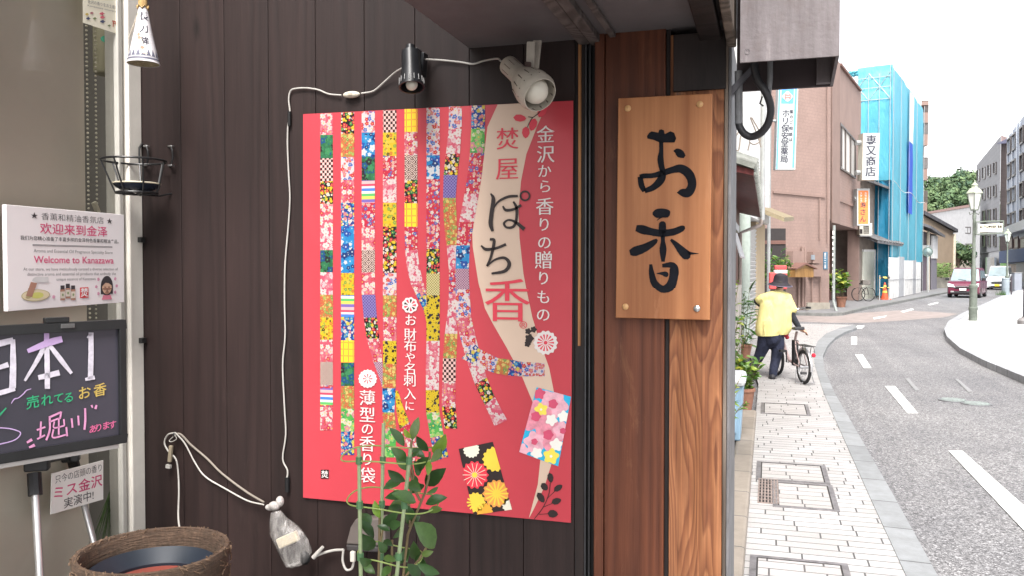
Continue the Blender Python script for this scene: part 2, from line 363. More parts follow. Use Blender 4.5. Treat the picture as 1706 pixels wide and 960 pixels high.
# far left pavement in front of the houses, with its kerb
FL = [(1240, 520), (1320, 521), (1375, 523), (1397, 522), (1420, 516.5), (1440, 512), (1480, 505), (1530, 495.5), (1560, 490), (1588, 484.5), (1604, 481)]
fo = gz(FL, .04); fp = MB(); fp.poly([(p.x, p.y, .04) for p in fo] + [(fo[-1].x - 6, fo[-1].y + 30, .04), (-8, 60, .04), (-8, 24, .04)])
structure(fp.build("pavement", M_GREYP))
kb = MB()
fnr = []
for i in range(len(fo)):
    a, b = fo[max(i - 1, 0)], fo[min(i + 1, len(fo) - 1)]; fnr.append(Vector((b.y - a.y, a.x - b.x, 0)).normalized() * .16)
for (a, b), (nrm, nrm2) in zip(zip(fo[:-1], fo[1:]), zip(fnr[:-1], fnr[1:])):
    kb.add([(a.x, a.y, .05), (b.x, b.y, .05), (b.x + nrm2.x, b.y + nrm2.y, .045), (a.x + nrm.x, a.y + nrm.y, .045), (a.x + nrm.x, a.y + nrm.y, -.1), (b.x + nrm2.x, b.y + nrm2.y, -.1)], [(0, 1, 2, 3), (3, 2, 5, 4)])
structure(kb.build("kerb", mat("old_kerb", (.16, .165, .16), .8, .25, 4)))
# painted lines and patches
def mark(pts, nm="road_marking", m=M_PAINT, dz=.004): structure(MB().poly([(p.x, p.y, ROADZ + dz) for p in gz(pts, ROADZ)]).build(nm, m))
mark([(1270, 527), (1380, 527), (1440, 522), (1500, 518), (1560, 521), (1596, 524), (1572, 530), (1505, 535), (1440, 539), (1385, 539), (1330, 537), (1270, 537)], "crossing_surface", M_PINK, .004)
for q in ([(1580, 753), (1603, 753), (1760, 893), (1712, 893)], [(1474, 645), (1491, 645), (1530, 691), (1512, 691)], [(1424.5, 592), (1437, 592), (1452, 615), (1439, 615)],
          [(1418, 562.5), (1428, 562.5), (1427.5, 576), (1418, 576)], [(1428, 544), (1441, 544), (1436, 549), (1424, 549)], [(1455, 530.5), (1478, 527), (1474, 530), (1456, 533.5)],
          [(1500, 520), (1520, 515), (1523, 517), (1505, 522)], [(1545, 508.5), (1562, 504.5), (1564, 506), (1549, 510)]):
    mark(q, dz=.008)
M_PATCH = mat("repair_patch", (.115, .112, .115), .8, .25, 20, bmp=.3)
for q in ([(1508, 632), (1514, 632), (1532, 652), (1525, 653)], [(1591, 633), (1596, 633), (1621, 654), (1613, 655)]): mark(q, "repair_seam", mat("seam_pale", (.22, .22, .225), .7, .2, 20), .008)
M_IRON = mat("cast_iron", (.20, .20, .21), .55, .25, 30, metal=.5, bmp=.3)
def manhole(px, py, r, label):
    c = on_z(px, py, ROADZ + .01); t = thing("manhole_cover", label, "manhole cover", c, group="round covers in the road")
    MB().lathe([(r * .86, 0), (r, 0), (r, -.02)], c, 28).build("rim", M_IRON, t)
    d = MB().lathe([(0.001, .002), (r * .84, .002), (r * .85, -.01)], c, 28)
    for k in range(-3, 4):
        w = math.sqrt(max(0, .8 ** 2 - (k * .22) ** 2)) * r; d.box((c.x - w, c.y + k * .22 * r - .012, c.z + .002), (c.x + w, c.y + k * .22 * r + .012, c.z + .008))
    d.build("lid", mat("worn_iron", (.22, .25, .24), .6, .3, 25), t)
manhole(1588, 667, .17, "round iron manhole cover in the road, nearer the white dashed line")
manhole(1627, 673, .17, "round iron manhole cover in the road, nearer the right kerb")
# covers let into the near pavement: steel frames filled with the same pavers
M_STEELF = mat("weathered_steel_frame", (.19, .18, .185), .5, .3, 15, metal=.4)
def frame_cover(x0, x1, y0, y1, label, w=.034, name="access_cover"):
    t = thing(name, label, "access cover", ((x0 + x1) / 2, (y0 + y1) / 2, 0), group="paved access covers in the pavement")
    f = MB()
    for a, b in (((x0, y0), (x1, y0 + w)), ((x0, y1 - w), (x1, y1)), ((x0, y0 + w), (x0 + w, y1 - w)), ((x1 - w, y0 + w), (x1, y1 - w))):
        f.box((a[0], a[1], -.03), (b[0], b[1], .006))
    f.build("frame", M_STEELF, t)
    g = MB(); e_ = w + .009
    for a, b in (((x0 + w, y0 + w), (x1 - w, y0 + e_)), ((x0 + w, y1 - e_), (x1 - w, y1 - w)), ((x0 + w, y0 + e_), (x0 + e_, y1 - e_)), ((x1 - e_, y0 + e_), (x1 - w, y1 - e_))):
        g.poly([(a[0], a[1], .0042), (b[0], a[1], .0042), (b[0], b[1], .0042), (a[0], b[1], .0042)])
    g.build("frame_groove", mat("dirty_groove", (.03, .028, .027), .9), t)
    MB().poly([(x0 + w, y0 + w, .003), (x1 - w, y0 + w, .003), (x1 - w, y1 - w, .003), (x0 + w, y1 - w, .003)]).build("paved_lid", paving("lid_pavers", .112, .29, (.31, .295, .285), (.37, .355, .35), (.075, .07, .07), .010, .2) if "lid_pavers" not in bpy.data.materials else bpy.data.materials["lid_pavers"], t)
def xy(px, py): return on_z(px, py)
a = xy(1250, 926); b = xy(1438, 945); frame_cover(a.x, .52, 3.1, a.y, "steel framed paved cover nearest the camera on the narrow pavement")
a = xy(1261, 770); b = xy(1390, 803); frame_cover(a.x + .0, .55, xy(1262, 800).y, a.y, "steel framed paved cover just beyond the drain grate")
a = xy(1282, 806); frame_cover(a.x + .02, .56, xy(1282, 845).y, xy(1282, 803).y, "steel framed paved cover beside the square drain grate")
a = xy(1268, 672); b = xy(1350, 690); frame_cover(a.x, b.x, xy(1268, 690).y, a.y, "steel framed paved cover nearer the walking person")
g0 = xy(1254, 838); g1 = xy(1279, 800)
t = thing("drain_grate", "small square rusty drain grate beside the house kerb", "drain grate", ((g0.x + g1.x) / 2, (g0.y + g1.y) / 2, 0))
gx0, gx1 = .045, .175
f = MB(); fy0, fy1 = g0.y, g1.y
f.poly([(gx0, fy0, .0025), (gx1, fy0, .0025), (gx1, fy1, .0025), (gx0, fy1, .0025)]); f.build("pit", mat("drain_dark", (.02, .018, .018), .9), t)
f = MB()
for k in range(7): x = gx0 + (gx1 - gx0) * k / 6; f.box((x - .005, fy0, -.01), (x + .005, fy1, .008))
for k in range(9): y = fy0 + (fy1 - fy0) * k / 8; f.box((gx0, y - .004, -.01), (gx1, y + .004, .007))
f.build("bars", mat("rusty_bars", (.25, .20, .18), .7, .3, 30, metal=.3), t)

# ================================================================== the incense shop
def grain_board():
    m, nt, p = nodes("weathered_grain_board"); v = objco(nt, (1, 1, .13))
    a = noise(nt, v, 9.0, 2, .45, .25); fld = vmath(nt, 'MULTIPLY', a, 24.0)
    wob = noise(nt, objco(nt, (1, 1, .5)), 30, 3); fld = vmath(nt, 'ADD', fld, vmath(nt, 'MULTIPLY', wob, .35))
    rg_ = vmath(nt, 'FRACT', fld)
    c = ramp(nt, rg_, [(0, (.135, .046, .021)), (.12, (.17, .060, .026)), (.5, (.28, .115, .050)), (.85, (.35, .155, .070)), (1, (.15, .052, .024))])
    c = mixc(nt, .32, c, (.25, .108, .055))
    fib = noise(nt, objco(nt, (1, 1, .012)), 260, 3, .6); c = mixc(nt, 1.0, c, ramp(nt, fib, [(.3, (.62, .60, .58)), (.7, (1.18, 1.16, 1.14))]), 'MULTIPLY')
    st = noise(nt, objco(nt, (1, 1, .4)), 5.5, 5, .62, .5); c = mixc(nt, ramp(nt, st, [(.45, (0,) * 3), (.70, (.75,) * 3)]), c, (.105, .036, .020))
    og_ = noise(nt, objco(nt, (1, 1, .22)), 4.0, 4, .55, .4); c = mixc(nt, ramp(nt, og_, [(.50, (0,) * 3), (.68, (.6,) * 3)]), c, (.50, .235, .11))
    gs = noise(nt, objco(nt, (1, 1, .15)), 11, 4, .6); c = mixc(nt, ramp(nt, gs, [(.62, (0,) * 3), (.8, (.55,) * 3)]), c, (.30, .235, .19))
    nt.links.new(c, p.inputs["Base Color"]); p.inputs["Roughness"].default_value = .6; p.inputs["Specular IOR Level"].default_value = .25; bump(nt, p, rg_, .5, .004); return m
WY = 1.90
M_PLANK = wood("dark_stained_planks", (.0165, .0103, .0100), (.035, .0205, .0190), 30, .035, 1.2, .55, .70, 41.0, .15, knots=True, scuff=(.050, .033, .030))
M_POST = wood("brown_post_boards", (.072, .0205, .0100), (.215, .070, .033), 34, .03, 1.1, .5, .70, 23.0, .35, stain=(.042, .014, .009), knots=True, scuff=(.30, .14, .07))
M_GRAIN = grain_board()
M_DARKW = wood("blackened_wood", (.012, .009, .009), (.035, .024, .022), 20, .1, 1.2, .6, .6, 11.0, .2)
M_GREYW = wood("greyed_edge_wood", (.06, .045, .035), (.26, .21, .17), 22, .06, 1.6, .7, .5, 5.0, .5)
M_ORW = wood("worn_orange_edge", (.10, .035, .012), (.48, .23, .09), 22, .05, 1.5, .6, .5, 5.0, .4)
M_BLACK = mat("black_gap", (.006, .006, .007), .6, .1)
M_METALD = mat("dark_track_metal", (.07, .07, .075), .4, .2, 20, metal=.7)
M_SOFF = mat("grey_soffit_board", (.13, .118, .122), .7, .18, 3, bmp=.1)
M_BEAM = wood("grey_beam", (.075, .062, .058), (.20, .17, .16), 25, .08, 1.4, .7, .5, 7.0, .3, vertical=True)
shop = thing("shop_building", "dark plank shop front with eaves, corner post boards and white framed window", "building", (-.7, 1.95, 0))
GX = on_y(237, 430, WY).x
seams = [237, 303, 376, 449, 527, 608, 692, 782, 872, 958]
pl = MB()
for a, b in zip(seams[:-1], seams[1:]):
    x0 = on_y(a, 447, WY).x + .0007; x1 = on_y(b, 447, WY).x - .0007
    pl.box((x0, WY, -.05), (x1, WY + .02, 3.3))
pl.build("plank_wall", M_PLANK, shop, bevel=.0011)
MB().box((GX, WY + .021, -.05), (.02, WY + .10, 3.4)).build("wall_core", M_BLACK, shop)
def col(px): return on_y(px, 447, WY).x
x958, x973 = col(958.5), col(974)
MB().box((x958, WY - .004, -.05), (x973, WY + .02, 3.3)).build("narrow_board", M_DARKW, shop, bevel=.0015)
MB().box((on_y(963, 447, WY - .008).x, WY - .0085, 1.42), (on_y(967.5, 447, WY - .008).x, WY - .0045, 2.115)).build("worn_edge", M_ORW, shop)
MB().box((col(974.5), WY + .012, -.05), (col(991), WY + .021, 3.3)).build("shutter_slot", M_BLACK, shop)
tr = MB(); tr.box((col(975), WY - .006, -.05), (col(977.5), WY + .011, 2.13)); tr.box((col(981.5), WY - .002, -.05), (col(983.5), WY + .011, 2.13)); tr.build("shutter_track", M_METALD, shop)
PY = 1.872
def pc(px): return on_y(px, 447, PY).x
MB().box((pc(990.5), PY - .004, -.05), (pc(1006.5), WY + .02, 2.13)).build("post_board", M_POST, shop, bevel=.002)
MB().box((pc(1007.5), PY, -.05), (pc(1107.5), WY + .02, 2.128)).build("post_board", M_POST, shop, bevel=.002)
MB().box((pc(1107.8), PY + .008, -.05), (pc(1115.5), WY + .02, 2.127)).build("groove_strip", M_DARKW, shop, bevel=.001)
MB().box((pc(1116), PY - .004, -.05), (pc(1205), WY + .02, 2.11)).build("grain_board", M_GRAIN, shop, bevel=.002)
MB().box((pc(1121), PY - .012, 1.985), (pc(1208), PY - .0045, 2.108)).build("upper_plate", M_DARKW, shop, bevel=.0015)
MB().box((pc(1205.5), PY - .006, -.05), (pc(1211.5), WY + .12, 2.11)).build("corner_trim", M_GREYW, shop, bevel=.002)
MB().box((pc(1212), PY + .004, -.05), (pc(1216.5), WY + .3, 2.11)).build("corner_trim", mat("grey_flashing", (.16, .155, .16), .6, .25, 12), shop, bevel=.001)
# soffit, beams, eaves timbers
SZ = on_y(880, 72, WY).z
SX0 = on_y(782, 72, WY).x
MB().box((SX0, -.45, SZ), (.03, WY + .1, SZ + .03)).build("soffit", M_SOFF, shop)
MB().box((SX0, -.45, SZ + .031), (.03, WY + .05, SZ + .9)).build("eaves_bulkhead", M_DARKW, shop)
b0, b1 = on_y(964, 78, WY - .01), on_y(985, 78, WY - .01)
MB().box((b0.x, .6, SZ - .014), (b1.x - .003, WY - .004, SZ - .001)).build("beam", M_BEAM, shop, bevel=.002)
MB().box((b1.x, .6, SZ - .018), (on_y(1002, 79, WY - .01).x, WY - .004, SZ - .001)).build("beam", M_BEAM, shop, bevel=.002)
c0 = on_y(1017, 62, WY - .02).x
MB().box((c0, .6, SZ - .010), (c0 + .014, WY - .03, SZ - .001)).build("beam", M_BEAM, shop, bevel=.002)
dk = MB(); dk.prism([(-.12, .6, SZ - .012), (-.055, .6, SZ - .012), (.012, 1.80, SZ - .012), (-.022, 1.80, SZ - .012)], (0, 0, .011))
dk.build("eaves_brace", M_DARKW, shop)
MB().box((-.045, 1.40, SZ - .035), (.0, WY - .03, SZ - .013)).build("eaves_timber", M_DARKW, shop, bevel=.003)
MB().box((.012, 1.30, SZ - .05), (.031, 1.88, SZ + .45)).build("eaves_edge", M_GREYW, shop, bevel=.003)
# rusting metal hood that projects over the pavement
M_HOOD = None
def hood_mat():
    m, nt, p = nodes("stained_hood_metal"); v = objco(nt, (1, 1, .12)); v2 = objco(nt)
    c = ramp(nt, noise(nt, v, 34, 6, .7), [(.25, (.085, .07, .072)), (.6, (.155, .135, .14)), (.82, (.33, .29, .29))])
    c = mixc(nt, ramp(nt, noise(nt, v2, 26, 6, .7), [(.5, (0,) * 3), (.75, (.6,) * 3)]), c, (.10, .075, .07))
    nt.links.new(c, p.inputs["Base Color"]); p.inputs["Roughness"].default_value = .65; bump(nt, p, noise(nt, v2, 120, 5), .3, .003); return m
M_HOOD = hood_mat()
HY0, HY1 = 1.74, 1.90
hx0, hx1 = on_y(1233, 100, HY0).x, on_y(1398.5, 95, HY0).x
hz0 = on_y(1300, 99, HY0).z; hzb = on_y(1300, 147, HY1).z
MB().box((hx0, HY0, hz0), (hx1, HY0 + .006, 2.7)).build("hood_front", M_HOOD, shop)
e = MB(); e.prism([(hx1, HY0 + .0065, hz0), (hx1, HY1 - .0005, hzb), (hx1, HY1 - .0005, 2.7), (hx1, HY0 + .0065, 2.7)], (-.006, 0, 0)); e.build("hood_end", M_HOOD, shop)
MB().box((hx0 - .012, HY1, hzb), (hx1, HY1 + .012, 2.7)).build("hood_back", mat("hood_inside", (.045, .033, .035), .8, .2, 10), shop)
MB().box((hx1 - .034, HY1 - .02, hzb + .003), (hx1 - .0065, HY1 - .0005, 2.2)).build("hood_flange", M_HOOD, shop)
MB().box((hx0 + .0, HY0 + .0065, 2.16), (hx1 - .0065, HY1 - .021, 2.18)).build("hood_lid", mat("hood_inside", (.045, .033, .035)), shop)
MB().lathe([(.0005, -.003), (.004, -.002), (.005, 0)], (on_y(1245, 86, HY0 - .001).x, HY0 - .001, on_y(1245, 86, HY0).z), 10, Euler((R(90), 0, 0)).to_matrix()).build("hood_bolt", mat("zinc", (.5, .5, .5), .4, .1, metal=.8), shop)
# shop window parallel to the street
M_FRAME = mat("white_window_frame", (.80, .76, .69), .5, .08, 6)
M_FRAME2 = mat("grey_window_frame", (.52, .505, .46), .5, .08, 6)
def gy(px): return on_x(px, 447, GX).y
fr = MB(); fr.box((GX - .05, gy(215), -.05), (GX + .004, WY - .001, 3.3)); fr.build("window_frame", M_FRAME, shop, bevel=.003)
fr = MB(); fr.box((GX - .05, gy(203.5), -.05), (GX - .006, gy(211), 3.3)); fr.build("window_frame", M_FRAME2, shop, bevel=.003)
MB().box((GX - .05, gy(211), -.05), (GX - .022, gy(215), 3.3)).build("frame_gap", mat("blue_black_gap", (.03, .032, .05), .6), shop)
for py in (399, 568):
    c = on_x(236, py, GX + .006); MB().box((GX + .0045, WY - .022, c.z - .007), (GX + .016, WY - .006, c.z + .007)).build("hinge", mat("black_hinge", (.02, .02, .02), .4), shop)
def glass_mat():
    m = bpy.data.materials.new("window_glass"); m.use_nodes = True; nt = m.node_tree; nt.nodes.clear()
    t = N(nt, "ShaderNodeBsdfTransparent"); g = N(nt, "ShaderNodeBsdfGlossy"); g.inputs["Roughness"].default_value = .06
    f = N(nt, "ShaderNodeFresnel"); f.inputs[0].default_value = 1.45; mm = N(nt, "ShaderNodeMixShader"); o = N(nt, "ShaderNodeOutputMaterial")
    fm = vmath(nt, 'MULTIPLY', f.outputs[0], .8)
    t.inputs[0].default_value = (.95, .95, .93, 1)
    nt.links.new(fm, mm.inputs[0]); nt.links.new(t.outputs[0], mm.inputs[1]); nt.links.new(g.outputs[0], mm.inputs[2]); nt.links.new(mm.outputs[0], o.inputs[0]); return m
M_GLASS = glass_mat()
MB().poly([(GX - .02, -.8, .0), (GX - .02, gy(203.5), .0), (GX - .02, gy(203.5), 3.2), (GX - .02, -.8, 3.2)]).build("window_pane", M_GLASS, shop)
MB().box((GX - 1.2, -.8, -.05), (GX - .0, WY - .001, -.0)).build("shop_floor", mat("shop_floor_grey", (.2, .19, .18), .7), shop)
# interior seen through the pane: roller blind, pale return wall
MB().poly([(GX - .20, -.8, 0), (GX - .20, WY + .3, 0), (GX - .20, WY + .3, 3.2), (GX - .20, -.8, 3.2)]).build("interior_wall", mat("interior_grey_beige", (.17, .155, .13), .8, .08, 3), shop)
bl = thing("roller_blind", "plain beige roller blind behind the shop window with bead chains", "blind", (GX - .07, 1.0, 1.5))
yb = on_x(142, 300, GX - .07).y
MB().box((GX - .074, -.7, .3), (GX - .07, yb, 3.1)).build("blind_sheet", mat("beige_blind", (.82, .745, .64), .8, .06, 2.5, bmp=.05), bl)
for px, y0, y1 in ((146, -30, 560), (160, -30, 345)):
    c = MB(); p = on_x(px, 200, GX - .06); z0 = on_x(px, y1, GX - .06).z; z = z0
    while z < 2.4: c.ball((GX - .06, p.y, z), .0032, 6); z += .0115
    c.build("bead_chain", mat("cream_beads", (.62, .58, .46), .4), bl)
p = on_x(160, 345, GX - .055); MB().obox((GX - .055, p.y, p.z), (.008, .012, .03), rx=.5).build("chain_clip", mat("cream_beads", (.62, .58, .46)), bl)
p = on_x(160, 525, GX - .06); c = MB(); 
for k in range(10): c.ball((GX - .06, p.y, p.z - .055 + k * .0115), .003, 6)
c.build("bead_chain", mat("cream_beads", (.62, .58, .46)), bl)
# ================================================================== printed pattern materials (chiyogami papers)
def chiyo(name, base, petals, scale=70, size=.42, centre=(.85, .65, .10), second=None, lobes=5, rough=.45):
    if name in MATS: return MATS[name]
    m, nt, p = nodes(name); tc = N(nt, "ShaderNodeTexCoord"); sx = N(nt, "ShaderNodeSeparateXYZ"); nt.links.new(tc.outputs["Object"], sx.inputs[0])
    cb = N(nt, "ShaderNodeCombineXYZ"); nt.links.new(sx.outputs[0], cb.inputs[0]); nt.links.new(sx.outputs[2], cb.inputs[1])
    col = base
    if second:
        v2 = N(nt, "ShaderNodeTexVoronoi", voronoi_dimensions='2D'); v2.inputs["Scale"].default_value = scale * .5; nt.links.new(cb.outputs[0], v2.inputs["Vector"])
        s2 = N(nt, "ShaderNodeSeparateColor"); nt.links.new(v2.outputs["Color"], s2.inputs[0])
        col = ramp(nt, s2.outputs[0], [(i / len(second), c) for i, c in enumerate(second)], 'CONSTANT')
    for li, sc in enumerate((scale * 1.7, scale)):
        vo = N(nt, "ShaderNodeTexVoronoi", voronoi_dimensions='2D'); vo.inputs["Scale"].default_value = sc; vo.inputs["Randomness"].default_value = .85
        nt.links.new(cb.outputs[0], vo.inputs["Vector"])
        su = N(nt, "ShaderNodeVectorMath", operation='SUBTRACT'); nt.links.new(cb.outputs[0], su.inputs[0]); nt.links.new(vo.outputs["Position"], su.inputs[1])
        s = N(nt, "ShaderNodeSeparateXYZ"); nt.links.new(su.outputs[0], s.inputs[0])
        sc3 = N(nt, "ShaderNodeSeparateColor"); nt.links.new(vo.outputs["Color"], sc3.inputs[0])
        ang = vmath(nt, 'ADD', vmath(nt, 'MULTIPLY', vmath(nt, 'ARCTAN2', s.outputs[1], s.outputs[0]), lobes), vmath(nt, 'MULTIPLY', sc3.outputs[1], 6.28))
        edge = vmath(nt, 'MULTIPLY', vmath(nt, 'ADD', vmath(nt, 'MULTIPLY', vmath(nt, 'COSINE', ang), .16), .82), size)
        pc_ = ramp(nt, sc3.outputs[0], [(i / len(petals), c) for i, c in enumerate(petals)], 'CONSTANT')
        col = mixc(nt, vmath(nt, 'LESS_THAN', vo.outputs["Distance"], edge), col, pc_)
        col = mixc(nt, vmath(nt, 'LESS_THAN', vo.outputs["Distance"], size * .22), col, centre)
    col = mixc(nt, 1.0, col, (.62, .60, .60), 'MULTIPLY')
    nt.links.new(col, p.inputs["Base Color"]); p.inputs["Roughness"].default_value = rough; p.inputs["Specular IOR Level"].default_value = .25
    MATS[name] = m; return m
def gridmat(name, fn, rough=.45):
    m, nt, p = nodes(name); tc = N(nt, "ShaderNodeTexCoord"); sx = N(nt, "ShaderNodeSeparateXYZ"); nt.links.new(tc.outputs["Object"], sx.inputs[0])
    nt.links.new(fn(nt, sx.outputs[0], sx.outputs[2]), p.inputs["Base Color"]); p.inputs["Roughness"].default_value = rough; p.inputs["Specular IOR Level"].default_value = .25
    MATS[name] = m; return m
def f_check(nt, x, z):
    k = vmath(nt, 'ADD', vmath(nt, 'FLOOR', vmath(nt, 'MULTIPLY', x, 165)), vmath(nt, 'FLOOR', vmath(nt, 'MULTIPLY', z, 150)))
    return mixc(nt, vmath(nt, 'GREATER_THAN', vmath(nt, 'FRACT', vmath(nt, 'MULTIPLY', k, .5)), .25), (.62, .40, .37), (.035, .012, .012))
def f_plaid(nt, x, z):
    a = vmath(nt, 'LESS_THAN', vmath(nt, 'FRACT', vmath(nt, 'MULTIPLY', x, 75)), .2); b = vmath(nt, 'LESS_THAN', vmath(nt, 'FRACT', vmath(nt, 'MULTIPLY', z, 60)), .2)
    c = mixc(nt, a, (.78, .52, .03), (.62, .22, .05)); return mixc(nt, b, c, (.70, .30, .04))
def f_stripe(nt, x, z):
    return ramp(nt, vmath(nt, 'FRACT', vmath(nt, 'MULTIPLY', z, 19)), [(0, (.7, .35, .35)), (.14, (.16, .11, .35)), (.28, (.60, .48, .10)), (.42, (.10, .38, .12)), (.55, (.72, .68, .6)), (.66, (.06, .18, .50)), (.80, (.75, .5, .5)), (.9, (.60, .05, .10))], 'CONSTANT')
def f_scale(nt, x, z):
    zz = vmath(nt, 'MULTIPLY', z, 110); row = vmath(nt, 'FLOOR', zz); xx = vmath(nt, 'ADD', vmath(nt, 'MULTIPLY', x, 55), vmath(nt, 'MULTIPLY', row, .5))
    dx = vmath(nt, 'SUBTRACT', vmath(nt, 'FRACT', xx), .5); dz = vmath(nt, 'MULTIPLY', vmath(nt, 'FRACT', zz), .55)
    r = vmath(nt, 'SQRT', vmath(nt, 'ADD', vmath(nt, 'MULTIPLY', dx, dx), vmath(nt, 'MULTIPLY', dz, dz)))
    return mixc(nt, vmath(nt, 'GREATER_THAN', vmath(nt, 'FRACT', vmath(nt, 'MULTIPLY', r, 4.6)), .55), (.06, .022, .018), (.62, .48, .42))
def f_lattice(c1, c2, s):
    def f(nt, x, z):
        a = vmath(nt, 'ABSOLUTE', vmath(nt, 'SUBTRACT', vmath(nt, 'FRACT', vmath(nt, 'MULTIPLY', vmath(nt, 'ADD', x, z), s)), .5)); b = vmath(nt, 'ABSOLUTE', vmath(nt, 'SUBTRACT', vmath(nt, 'FRACT', vmath(nt, 'MULTIPLY', vmath(nt, 'SUBTRACT', x, z), s)), .5))
        return mixc(nt, vmath(nt, 'LESS_THAN', vmath(nt, 'MINIMUM', a, b), .13), c1, c2)
    return f
WHT, PNK, REDP, YEL, BLU, BLK, GRN, ORNG = (.80, .74, .70), (.75, .22, .28), (.66, .03, .075), (.80, .58, .03), (.03, .12, .50), (.02, .012, .014), (.04, .26, .09), (.72, .25, .05)
P = dict(
    pk=chiyo("print_pink_blossom", (.70, .13, .19), [(.80, .62, .60), PNK, WHT, (.62, .05, .10)], 62, .46),
    rd=chiyo("print_red_plum", (.64, .035, .075), [WHT, (.78, .45, .42), (.62, .05, .1), (.1, .15, .5)], 75, .40),
    bl=chiyo("print_blue_flower", (.02, .07, .32), [WHT, PNK, (.05, .35, .65), (.72, .62, .1)], 72, .42),
    lb=chiyo("print_blue_wave", (.03, .28, .62), [(.03, .10, .42), (.75, .78, .8), (.05, .35, .7), (.02, .05, .2)], 45, .45, centre=(.6, .7, .75)),
    bk=chiyo("print_black_flower", BLK, [YEL, REDP, WHT, GRN], 80, .43),
    yl=chiyo("print_yellow_ink", (.80, .57, .03), [(.66, .2, .05), (.80, .62, .1), (.05, .04, .02), (.25, .42, .08)], 66, .34, centre=(.8, .6, .05)),
    yb=chiyo("print_yellow_black", (.72, .55, .03), [BLK, YEL, (.03, .03, .06), YEL], 85, .40, centre=BLK),
    gr=chiyo("print_green_pine", (.035, .17, .07), [(.03, .03, .035), (.06, .30, .12), (.02, .10, .25), (.04, .22, .10)], 50, .5, centre=(.1, .3, .12)),
    wb=chiyo("print_white_blue_pink", (.78, .70, .72), [PNK, (.07, .18, .60), WHT, REDP], 72, .44),
    wp=chiyo("print_white_pink", (.72, .12, .2), [WHT, (.8, .6, .62), WHT, PNK], 55, .5, centre=(.75, .4, .4)),
    og=chiyo("print_orange_green", (.62, .22, .07), [(.35, .48, .12), (.78, .60, .2), (.65, .1, .08), (.20, .35, .1)], 85, .42),
    lg=chiyo("print_light_green", (.12, .50, .10), [(.35, .65, .2), (.7, .3, .35), (.06, .38, .12), (.75, .75, .55)], 48, .46),
    ck=gridmat("print_checker", f_check), pl=gridmat("print_plaid", f_plaid), st=gridmat("print_stripe", f_stripe), sg=gridmat("print_scale", f_scale),
    pu=gridmat("print_purple_lattice", f_lattice((.085, .05, .20), (.20, .17, .36), 130)), ol=gridmat("print_olive_lattice", f_lattice((.20, .17, .05), (.55, .48, .25), 150)), gp=gridmat("print_grey_lattice", f_lattice((.16, .07, .12), (.45, .30, .36), 160)))
M_RED = mat("poster_red", (.475, .052, .069), .38, .05, 2.5, spec=.3, fold=(3.2, (1, 1, .7), .35, .02))
M_CREAM = mat("poster_cream", (.60, .455, .355), .42, .03, 3, spec=.3, fold=(3.2, (1, 1, .7), .35, .02))
M_WINK = mat("white_print", (.68, .63, .61), .5, .03); M_KINK = mat("black_print", (.022, .013, .013), .5, .1)
M_RINK = mat("red_print", (.62, .045, .075), .5, .05)
YP = WY - .008
def pp(dy): return lambda x, y: on_y(x, y, YP - dy)
UX, UZ, UY = Vector((1, 0, 0)), Vector((0, 0, 1)), Vector((0, 1, 0))
KPX = lambda px, py: (on_y(px + .5, py, YP) - on_y(px - .5, py, YP)).length      # metres per photo pixel, across
KPZ = lambda px, py: (on_y(px, py + .5, YP) - on_y(px, py - .5, YP)).length
po = thing("poster", "large red poster of hanging patterned paper ribbons with white and black writing", "poster", on_y(728, 520, YP))
pts = [on_y(x, y, YP) for x, y in [(505, 189.5), (955, 167), (951, 872), (505, 830)]]
# the sheet: a fine grid that bulges a few millimetres between its fixings
sh = MB(); nx, nz = 24, 30; vs = []
for j in range(nz + 1):
    for i in range(nx + 1):
        u, v = i / nx, j / nz
        q = (pts[3] * (1 - u) + pts[2] * u) * (1 - v) + (pts[0] * (1 - u) + pts[1] * u) * v
        vs.append(q)
sh.add(vs, [(j * (nx + 1) + i, j * (nx + 1) + i + 1, (j + 1) * (nx + 1) + i + 1, (j + 1) * (nx + 1) + i) for j in range(nz) for i in range(nx)])
bk_ = [q + Vector((0, .0025, 0)) for q in pts]
for a in range(4):
    b = (a + 1) % 4; sh.poly([pts[a], pts[b], bk_[b], bk_[a]])
sh.build("sheet", M_RED, po)
sw = [(829, 173.5), (812, 211), (808, 245), (800.5, 305), (789, 346), (786.5, 380), (787.5, 410), (797, 470), (808, 515), (821, 540), (844, 580), (870, 629), (887, 670), (898, 710), (901, 760), (896, 808), (881, 864.8),
      (889, 850), (907, 812), (920, 770), (926, 720), (925, 665), (915, 614), (900, 572), (887, 530), (879, 492), (872, 455), (865.5, 395), (864, 350), (868, 301), (877, 256), (896, 207), (913, 169.3)]
MB().poly([pp(.0006)(x, y) for x, y in sw]).build("cream_band", M_CREAM, po)
# ribbons
keys = list(P); PM = [P[k] for k in keys]
def z6(x, y): return (500 + x / 2.667, 170 + y / 2.667)
def z7(x, y): return (500 + x / 2.667, 520 + y / 2.667)
def z8(x, y): return (720 + x / 2.667, 170 + y / 2.667)
def z9(x, y): return (720 + x / 2.667, 520 + y / 2.667)
RN = [0]
def ribbon(segs):
    """segs: list of (left_px, right_px, y_px, key of the paper from here down)"""
    mb = MB(); RN[0] += 1
    for (l0, r0, y0, k), (l1, r1, y1, _) in zip(segs[:-1], segs[1:]):
        if k is None: continue
        mb.mat(keys.index(k)); f = pp(.0009 + .00004 * RN[0])
        if isinstance(y0, tuple): ya, yb2 = y0
        else: ya = yb2 = y0
        if isinstance(y1, tuple): yc, yd = y1
        else: yc = yd = y1
        mb.poly([f(l0, ya), f(r0, yb2), f(r1, yd), f(l1, yc)])
    mb.build("printed_ribbon", PM, po)
def straight(l, r, ys, ks):
    return [(l, r, y, k) for y, k in zip(ys, ks + [None])]
